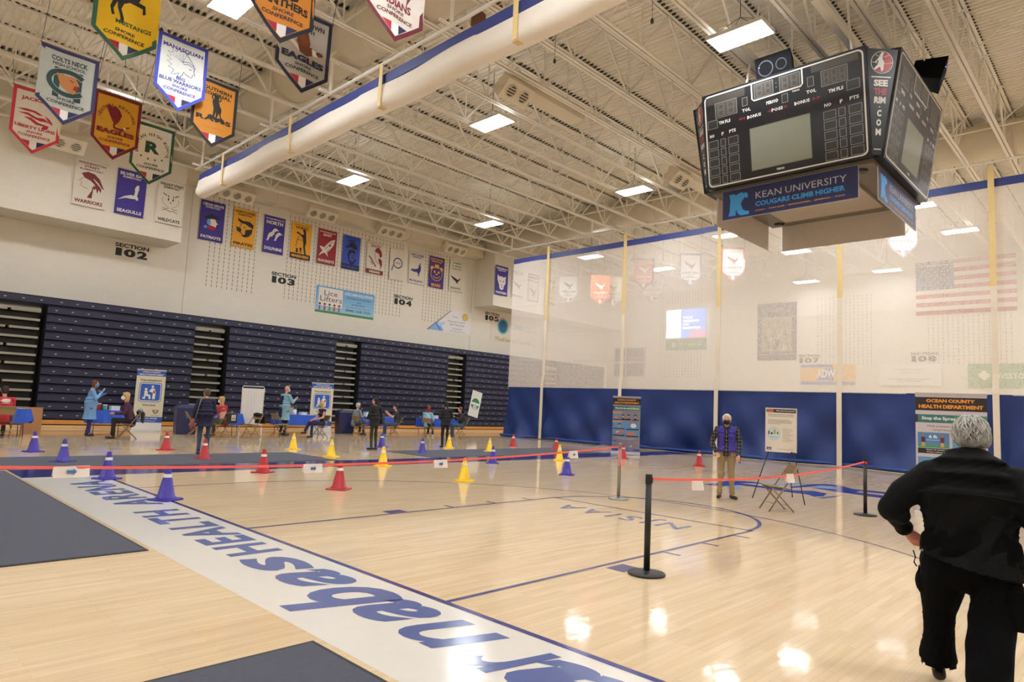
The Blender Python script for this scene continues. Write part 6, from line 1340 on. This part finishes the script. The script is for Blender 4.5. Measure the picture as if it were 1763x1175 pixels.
table(6.8, 26.2, -.1, 1.0, .75, 'folding table between the gowned woman and the person in plum', 'royal blue cloth over the table beside the gowned woman')
itm('sharps_container', 'red sharps container on the table beside the gowned woman', 'container', 6.5, 26.2, Z, .2, boxf(.2, .16, .24, (176, 34, 36), (196, 190, 180)))
itm('wipes_tub', 'teal and white wipes tub on the table beside the gowned woman', 'tub', 6.7, 26.0, Z, 0, tubf(.07, .2, (60, 150, 140), (236, 236, 236)))
itm('supply_box', 'white supply box on the table beside the gowned woman', 'box', 7.05, 26.2, Z, .1, boxf(.28, .2, .16, (226, 226, 226)))
table(10.9, 26.3, -.1, 1.2, .8, 'folding table behind the blonde in red', 'royal blue cloth over the table behind the standing man in jeans')
itm('sharps_container', 'red sharps container with white lid right of the standing man in jeans', 'container', 10.6, 26.2, Z, 0, boxf(.2, .18, .3, (176, 34, 36), (220, 214, 206)))
itm('paper_stack', 'white papers on the table behind the blonde in red', 'papers', 11.0, 26.1, Z, .1, sheetf(.5, .3))
table(14.35, 26.85, -.1, 1.95, .8, 'folding table between the bald man and the woman in black', 'royal blue cloth hanging low over the middle table')
itm('wipes_tub', 'teal topped white tub on the middle table by the bald man', 'tub', 14.15, 26.75, Z, 0, tubf(.08, .26, (230, 230, 230), (50, 150, 140)))
itm('sharps_container', 'red rimmed clear container on the middle table', 'container', 14.1, 27.05, Z, .3, boxf(.2, .18, .38, (190, 180, 170), (150, 60, 56)))
itm('supply_box', 'open white glove box on the middle table', 'box', 14.55, 26.75, Z, .2, boxf(.3, .16, .12, (224, 222, 230)))
itm('paper_stack', 'white papers at the right end of the middle table', 'papers', 14.95, 26.75, Z, .1, sheetf(.5, .3))
table(18.3, 26.9, -.1, 1.9, .8, 'folding table behind the standing woman in black', 'royal blue cloth over the table behind the standing woman in black')
itm('supply_box', 'teal topped white box on the table left of the standing woman in black', 'box', 17.9, 26.8, Z, .1, boxf(.32, .22, .24, (222, 222, 230), (80, 170, 170)))
itm('paper_stack', 'white papers at the left end of the table behind the woman in black', 'papers', 17.55, 26.6, Z, .1, sheetf(.3, .3))
itm('paper_stack', 'white papers in front of the man in the grey T-shirt', 'papers', 18.9, 26.6, Z, .1, sheetf(.3, .3))
table(22.0, 26.6, -.1, 2.0, .8, 'folding table at the right between the red haired person and the charcoal jacket', 'royal blue cloth over the rightmost table')
itm('sharps_container', 'red bin on the rightmost table beside the red haired person', 'container', 21.35, 26.6, Z, .1, boxf(.36, .24, .3, (184, 60, 50), (210, 206, 204)))
itm('supply_box', 'white box on the rightmost table', 'box', 21.7, 26.4, Z, .1, boxf(.3, .2, .16, (222, 220, 222)))
itm('paper_stack', 'white papers in front of the man in the charcoal jacket', 'papers', 22.5, 26.4, Z, .1, sheetf(.4, .3))
def bin_(x, y, rz, lab, w=.75, d=.6, h=1.12):
    t = thing('waste_bin', lab, 'bin', (x, y, 0), rz); m = M((40, 46, 86), .4, var=.05); b = MB().mat(m)
    pr = [(-.5, -.5), (-.42, -.56), (.42, -.56), (.5, -.5), (.5, .5), (-.5, .5)]; n = 6
    vs = [(p[0]*w*s, p[1]*d*s, z) for z, s in ((0.005, .86), (.05, .9), (h*.86, 1.0)) for p in pr]
    b.add(vs, [tuple(range(5, -1, -1))]+[(j*n+i, j*n+(i+1) % n, (j+1)*n+(i+1) % n, (j+1)*n+i) for j in range(2) for i in range(n)]+[tuple(range(2*n, 3*n))]); b.obj('bin_body', t)
    b = MB().mat(m); vs = [(p[0]*w*s, p[1]*d*s, z) for z, s in ((h*.86, 1.06), (h*.9, 1.06), (h, .8)) for p in pr]
    b.add(vs, [tuple(range(5, -1, -1))]+[(j*n+i, j*n+(i+1) % n, (j+1)*n+(i+1) % n, (j+1)*n+i) for j in range(2) for i in range(n)]+[tuple(range(2*n, 3*n))]); b.obj('bin_lid', t)
    b = MB().mat(M((150, 160, 190), .5)); b.box((-.12, -d*.5-.005, .26), (.12, -d*.5+.03, .275)); b.obj('label_strip', t)
bin_(9.6, 26.6, -.15, 'navy plastic bin beside the first upright health banner')
bin_(17.2, 27.6, -.2, 'navy plastic bin right of the second upright health banner', .8, .6, 1.1)
# ---------------- privacy screen ----------------
t = thing('privacy_screen', 'white folding medical privacy screen beside the black draped chair', 'screen', (11.85, 25.9, 0), -.35); t.scale = (.98, .98, .95)
b = MB().mat(M((226, 224, 218), .4)); b.tube([(-.42, 0, .25), (-.42, 0, 2.0), (-.38, 0, 2.06), (.38, 0, 2.06), (.42, 0, 2.0), (.42, 0, .25)], .018, 8); b.tube([(-.42, 0, .45), (.42, 0, .45)], .012, 8); b.obj('frame', t)
b = MB().mat(M((222, 220, 218), .7)); b.grid(lambda u, v: (-.40+.8*u, .015*math.sin(u*60), .47+1.50*v), 60, 2); b.grid(lambda u, v: (.40-.8*u, .006+.015*math.sin((1-u)*60), .47+1.50*v), 60, 2); b.obj('fabric_panel', t)
for sx in (-1, 1): b = MB().mat(M((226, 224, 218), .4)); b.tube([(sx*.42, 0, .3), (sx*.42, -.25, .06), (sx*.42, -.27, .03)], .014, 8); b.tube([(sx*.42, 0, .3), (sx*.42, .25, .06), (sx*.42, .27, .03)], .014, 8); b.ell((sx*.42, -.27, .028), (.02, .028, .027)); b.ell((sx*.42, .27, .028), (.02, .028, .027)); b.obj('foot', t)
# ---------------- roll-up banners ----------------
def rollup(x, y, h, lab, fn, w=.95, hh=2.3, c=(214, 206, 180)):
    t = thing('rollup_banner', lab, 'banner', (x, y, 0), h)   # faces local -Y
    b = MB().mat(M((214, 212, 208), .35, .1)); b.box((-w/2-.03, -.11, .0), (w/2+.03, .11, .08)); b.box((-w/2-.01, -.03, .08), (w/2+.01, .03, .1)); b.obj('base_cassette', t)
    b = MB().mat(M(c, .5)); b.box((-w/2, -.004, .1), (w/2, .004, hh-.03)); b.obj('panel', t)
    b = MB().mat(M((190, 188, 184), .35, .3)); b.box((-w/2-.01, -.018, hh-.035), (w/2+.01, .018, hh)); b.obj('top_rail', t)
    b = MB().mat(M((150, 150, 150), .3, .6)); b.tube([(0, .03, .05), (0, .03, hh-.02)], .01, 8); b.obj('support_pole', t)
    A = Art(.0012, .0); fn(A, w, hh-.13); A.build('printed_design', frameT((-w/2, -.005, .1), (1, 0, 0), (0, 0, 1)), t)
HB = (48, 84, 170)
def vac(A, w, h):
    A.rect(0, h*.90, w, h*.99, HB); A.text('OCEAN COUNTY', w/2, h*.965, w*.62, h*.022, (226, 224, 216), .04); A.text('HEALTH DEPARTMENT', w/2, h*.925, w*.84, h*.025, (226, 224, 216), .04)
    A.text('Vaccination', w/2, h*.83, w*.74, h*.038, (64, 60, 60), .02); A.rr(w*.12, h*.46, w*.9, h*.79, .1, (52, 88, 160)); A.rr(w*.14, h*.47, w*.88, h*.78, .09, (214, 214, 214)); A.rr(w*.17, h*.485, w*.85, h*.765, .07, (48, 92, 184))
    wh = (226, 224, 216)
    s = w; A.ell(w*.36, h*.675, .045, .05, wh); A.poly([(w*.31, h*.52), (w*.31, h*.65), (w*.42, h*.65), (w*.43, h*.59), (w*.52, h*.58), (w*.54, h*.51), (w*.47, h*.51), (w*.46, h*.555), (w*.36, h*.56), (w*.35, h*.51), (w*.26, h*.51), (w*.26, h*.56)], wh)
    A.ell(w*.58, h*.72, .045, .05, wh); A.poly([(w*.54, h*.69), (w*.65, h*.69), (w*.70, h*.62), (w*.68, h*.51), (w*.59, h*.51), (w*.60, h*.62), (w*.47, h*.635), (w*.48, h*.65)], wh); A.poly([(w*.62, h*.67), (w*.68, h*.63), (w*.67, h*.60), (w*.60, h*.62)], (200, 60, 50))
    A.text('Vacuna', w/2, h*.41, w*.46, h*.035, (64, 60, 60), .02)
    A.ell(w*.24, h*.30, .1, .1, (110, 140, 190)); A.ell(w*.24, h*.30, .075, .075, (200, 204, 206)); A.poly([(w*.19, h*.285), (w*.29, h*.285), (w*.24, h*.33)], (90, 130, 180)); A.text('PublicHealth', w*.24, h*.235, w*.34, h*.014, (96, 92, 90), .02)
    A.poly([(w*.64, h*.33), (w*.86, h*.33), (w*.83, h*.28), (w*.75, h*.255), (w*.67, h*.28)], (130, 104, 96)); A.poly([(w*.70, h*.318), (w*.80, h*.318), (w*.75, h*.275)], (214, 206, 180)); A.text('Health District', w*.75, h*.235, w*.30, h*.014, (96, 92, 90), .02)
    A.rect(0, h*.115, w, h*.21, HB); A.text('732.341.9700', w/2, h*.182, w*.66, h*.022, (226, 224, 216), .04); A.text('www.ochd.org', w/2, h*.14, w*.6, h*.02, (226, 224, 216), .03); A.rect(0, 0, w, h*.113, (222, 220, 216))
rollup(8.7, 28.0, -.32, 'cream upright Vaccination banner with blue bands at left beside the seated person in plum', vac, 1.0, 2.42)
rollup(15.85, 27.5, -.5, 'cream upright Vaccination banner half hidden by the seated woman in black', vac, .98, 2.32)
GY = (134, 128, 142)
def cov(A, w, h, big=False):
    A.rect(0, h*.86, w, h*.975, (40, 34, 36)); A.text('OCEAN COUNTY', w/2, h*.945, w*.68, h*.03, (226, 148, 50), .05); A.text('HEALTH DEPARTMENT', w/2, h*.895, w*.9, h*.032, (226, 148, 50), .05)
    A.rect(w*.03, h*.755, w, h*.825, (60, 118, 116)); A.rect(w*.55, h*.755, w, h*.825, (74, 140, 112)); A.rect(0, h*.755, w*.035, h*.825, (60, 50, 60)); A.text('Stop the Spread of Germs', w*.52, h*.79, w*.86, h*.036, (230, 228, 224), .03)
    if big:
        A.text('Help prevent the spread of', w*.5, h*.725, w*.66, h*.022, (70, 66, 76), .0); A.text('respiratory diseases', w*.5, h*.693, w*.5, h*.022, (70, 66, 76), .0)
        A.rect(w*.03, h*.54, w*.48, h*.67, (80, 130, 180)); A.rect(w*.03, h*.54, w*.48, h*.56, (74, 150, 90)); A.text('6 ft', w*.25, h*.635, w*.12, h*.03, (230, 230, 230), .03); A.line([(w*.15, h*.605), (w*.34, h*.605)], .006, (230, 230, 230))
        for x, c in ((w*.11, (70, 40, 60)), (w*.38, (110, 50, 70))): A.rect(x-.03, h*.585, x+.03, h*.63, c); A.rect(x-.025, h*.55, x+.025, h*.585, (206, 160, 90)); A.ell(x, h*.642, .024, .026, (160, 110, 90))
        A.rect(w*.03, h*.49, w*.97, h*.535, (34, 32, 36)); A.text('Stay at least 6 feet', w*.35, h*.522, w*.4, h*.012, (226, 226, 226), .02); A.text('from other people', w*.35, h*.503, w*.38, h*.012, (226, 226, 226), .02)
        A.rect(w*.52, h*.54, w*.97, h*.67, (96, 150, 190))
        for k in range(2): A.rect(w*.03, h*(.33-.17*k), w*.48, h*(.46-.17*k), (92, 146, 190)); A.rect(w*.52, h*(.33-.17*k), w*.97, h*(.46-.17*k), (92, 146, 190))
        return
    sk = (206, 150, 110); bl = (92, 144, 190)
    A.rect(0, h*.70, w*.32, h*.725, (220, 150, 60)); A.rect(w*.02, h*.575, w*.28, h*.685, bl); A.rect(w*.30, h*.575, w*.66, h*.6, (40, 36, 44)); A.rect(w*.02, h*.575, w*.28, h*.59, (40, 36, 44)); A.poly([(w*.04, h*.615), (w*.1, h*.645), (w*.22, h*.65), (w*.2, h*.61)], (206, 120, 70))
    for x in (.38, .57, .82): A.ell(w*x, h*.655, .055, .065, (40, 52, 110)); A.ell(w*x, h*.64, .04, .045, sk); A.poly([(w*x-.06, h*.585), (w*x+.06, h*.585), (w*x+.03, h*.615), (w*x-.03, h*.615)], (34, 44, 84))
    A.rect(w*.70, h*.575, w*.96, h*.59, (40, 36, 44)); A.rect(0, h*.535, w*.32, h*.56, (220, 150, 60))
    A.rect(w*.02, h*.42, w*.97, h*.53, bl); A.ell(w*.25, h*.49, .05, .06, (40, 52, 110)); A.ell(w*.25, h*.475, .038, .045, sk); A.ell(w*.76, h*.48, .11, .085, (222, 216, 204)); A.rect(w*.02, h*.41, w*.45, h*.425, (30, 30, 36)); A.rect(w*.5, h*.4, w*.95, h*.42, (30, 30, 36))
    A.rect(w*.02, h*.30, w*.97, h*.395, bl); A.ell(w*.22, h*.345, .09, .06, (222, 208, 196)); A.poly([(w*.1, h*.32), (w*.3, h*.32), (w*.42, h*.39), (w*.34, h*.395)], (206, 110, 80)); A.poly([(w*.5, h*.32), (w*.76, h*.31), (w*.84, h*.345), (w*.72, h*.365), (w*.5, h*.355)], (210, 110, 76)); A.rect(w*.02, h*.285, w*.45, h*.305, (30, 30, 36)); A.rect(w*.5, h*.275, w*.95, h*.295, (30, 30, 36))
    A.line([(w*.12, h*.25), (w*.86, h*.245)], .012, (190, 186, 196)); A.line([(w*.22, h*.23), (w*.76, h*.225)], .012, (190, 186, 196)); A.rr(w*.03, h*.18, w*.16, h*.205, .01, (60, 80, 170)); A.line([(w*.8, h*.175), (w*.95, h*.175)], .02, (196, 150, 90))
    A.ell(w*.3, h*.10, .05, .05, (190, 200, 216)); A.poly([(w*.64, h*.12), (w*.74, h*.12), (w*.69, h*.08)], (210, 190, 196)); A.rect(0, h*.02, w, h*.055, (56, 70, 160)); A.text('www.ochd.org', w*.6, h*.037, w*.4, h*.018, (220, 220, 226), .03)
rollup(21.65, 14.7, -1.0, 'grey upright Stop the Spread banner standing before the blue curtain left of the red cone', cov, 1.06, 2.24, GY)
rollup(14.1, 2.62, -1.42, 'larger grey Stop the Spread banner partly hidden behind the man in black', lambda A, w, h: cov(A, w, h, True), 1.08, 2.24, (196, 188, 196))
# ---------------- poster easel ----------------
t = thing('poster_easel', 'thin black tripod easel right of the man in the purple vest', 'easel', (13.66, 5.44, 0)); em_ = M((36, 34, 34), .5)
feet = [(-.34, .49, 0), (-.33, -.55, 0), (.67, .07, 0)]; topp = (.0, 0, 1.72)
for i, f in enumerate(feet): b = MB().mat(em_); b.tube([f, (topp[0]+(.0 if i < 2 else .03), [.05, -.05, 0][i], topp[2])], .010, 8); b.obj('leg', t)
b = MB().mat(em_); b.tube([(-.14, .30, .965), (-.14, -.30, .965)], .010, 8); b.box((-.20, .19, .95), (-.13, .21, .985)); b.box((-.20, -.25, .95), (-.13, -.23, .985)); b.obj('ledge', t)
ang = -1.17
pt = thing('poster_board', 'white poster board with a dark header standing on the easel', 'poster', (13.42, 5.40, 0), ang); w, h = .58, .86
b = MB().mat(M((222, 212, 196), .6)); b.box((-w/2, -.008, .965), (w/2, .008, 1.84)); b.obj('board', pt)
b = MB().mat(M((190, 184, 176), .5)); b.box((w/2, -.012, .965), (w/2+.012, .012, 1.84)); b.box((-w/2, -.012, 1.84), (w/2+.012, .012, 1.852)); b.obj('edge_trim', pt)
def post_art(A, w, h):
    A.rect(.012, h*.905, w*.3, h*.985, (200, 110, 70)); A.rect(.012, h*.93, w*.12, h*.985, (70, 140, 90)); A.rect(w*.12, h*.93, w*.22, h*.985, (220, 80, 80)); A.rect(w*.26, h*.905, w*.98, h*.985, (52, 46, 50)); A.text('Why Get Vaccinated?', w*.64, h*.945, w*.6, h*.04, (210, 206, 204), .03)
    c = (120, 118, 116)
    for y, x1 in ((.86, .9), (.825, .92), (.735, .8), (.715, .86), (.69, .88), (.67, .84), (.645, .5)): A.line([(w*.08, h*y), (w*x1, h*y)], .006 if y < .8 else .009, c)
    A.ell(w*.28, h*.42, w*.2, h*.15, (160, 200, 206)); A.ell(w*.28, h*.42, w*.17, h*.13, (190, 216, 216)); A.rect(w*.26, h*.41, w*.34, h*.52, (206, 150, 70)); A.rect(w*.1, h*.4, w*.14, h*.48, (40, 70, 100)); A.rect(w*.18, h*.4, w*.24, h*.45, (50, 60, 80)); A.rect(w*.38, h*.41, w*.42, h*.46, (60, 70, 90)); A.line([(w*.16, h*.34), (w*.4, h*.34)], .008, (80, 110, 130))
    for k in range(9): A.line([(w*.56, h*(.53-.035*k)), (w*(.84+.06*math.sin(k*2)), h*(.53-.035*k))], .006, c)
    A.rect(w*.05, h*.05, w*.2, h*.11, (60, 52, 130)); A.text('cdc', w*.125, h*.08, w*.1, h*.03, (220, 220, 226), .03); A.line([(w*.4, h*.07), (w*.9, h*.07)], .006, c)
A = Art(.001, .0); post_art(A, w, .875); A.build('printed_design', frameT((-w/2, -.0085, .965), (1, 0, 0), (0, 0, 1)), pt)

# small things hanging from the roof
def hanger(x, y, z, lab):
    t = thing('hanging_hook', lab, 'hook', (x, y, z)); b = MB().mat(M((44, 40, 36), .5)); b.tube([(0, 0, 0), (0, 0, 12.95-z)], .006, 6); b.obj('cable', t)
    b = MB().mat(M((60, 50, 44), .5)); b.lathe([(.0, -.12), (.035, -.1), (.04, -.03), (.015, .02)], 12); b.obj('hook_body', t)
hanger(12.2, 7.9, 10.6, 'small dark hook on a cable hanging right of the raised curtain near the top'); hanger(12.4, 11.0, 10.8, 'small dark hook on twin wires between two joists'); hanger(8.9, 6.1, 9.7, 'small dark bulb on a cable in front of the raised curtain at the top')
t = thing('brown_horn', 'brown faceted box hanging behind the blue band of the raised curtain', 'horn', (10.0, 11.4, 10.9))
b = MB().mat(M((112, 70, 46), .6)); b.lathe([(.10, -.22), (.19, -.1), (.19, .12), (.12, .2)], 6); b.obj('housing', t); b = MB().mat(STEEL); b.tube([(0, 0, .2), (0, 0, .5)], .015, 6); b.obj('stem', t)
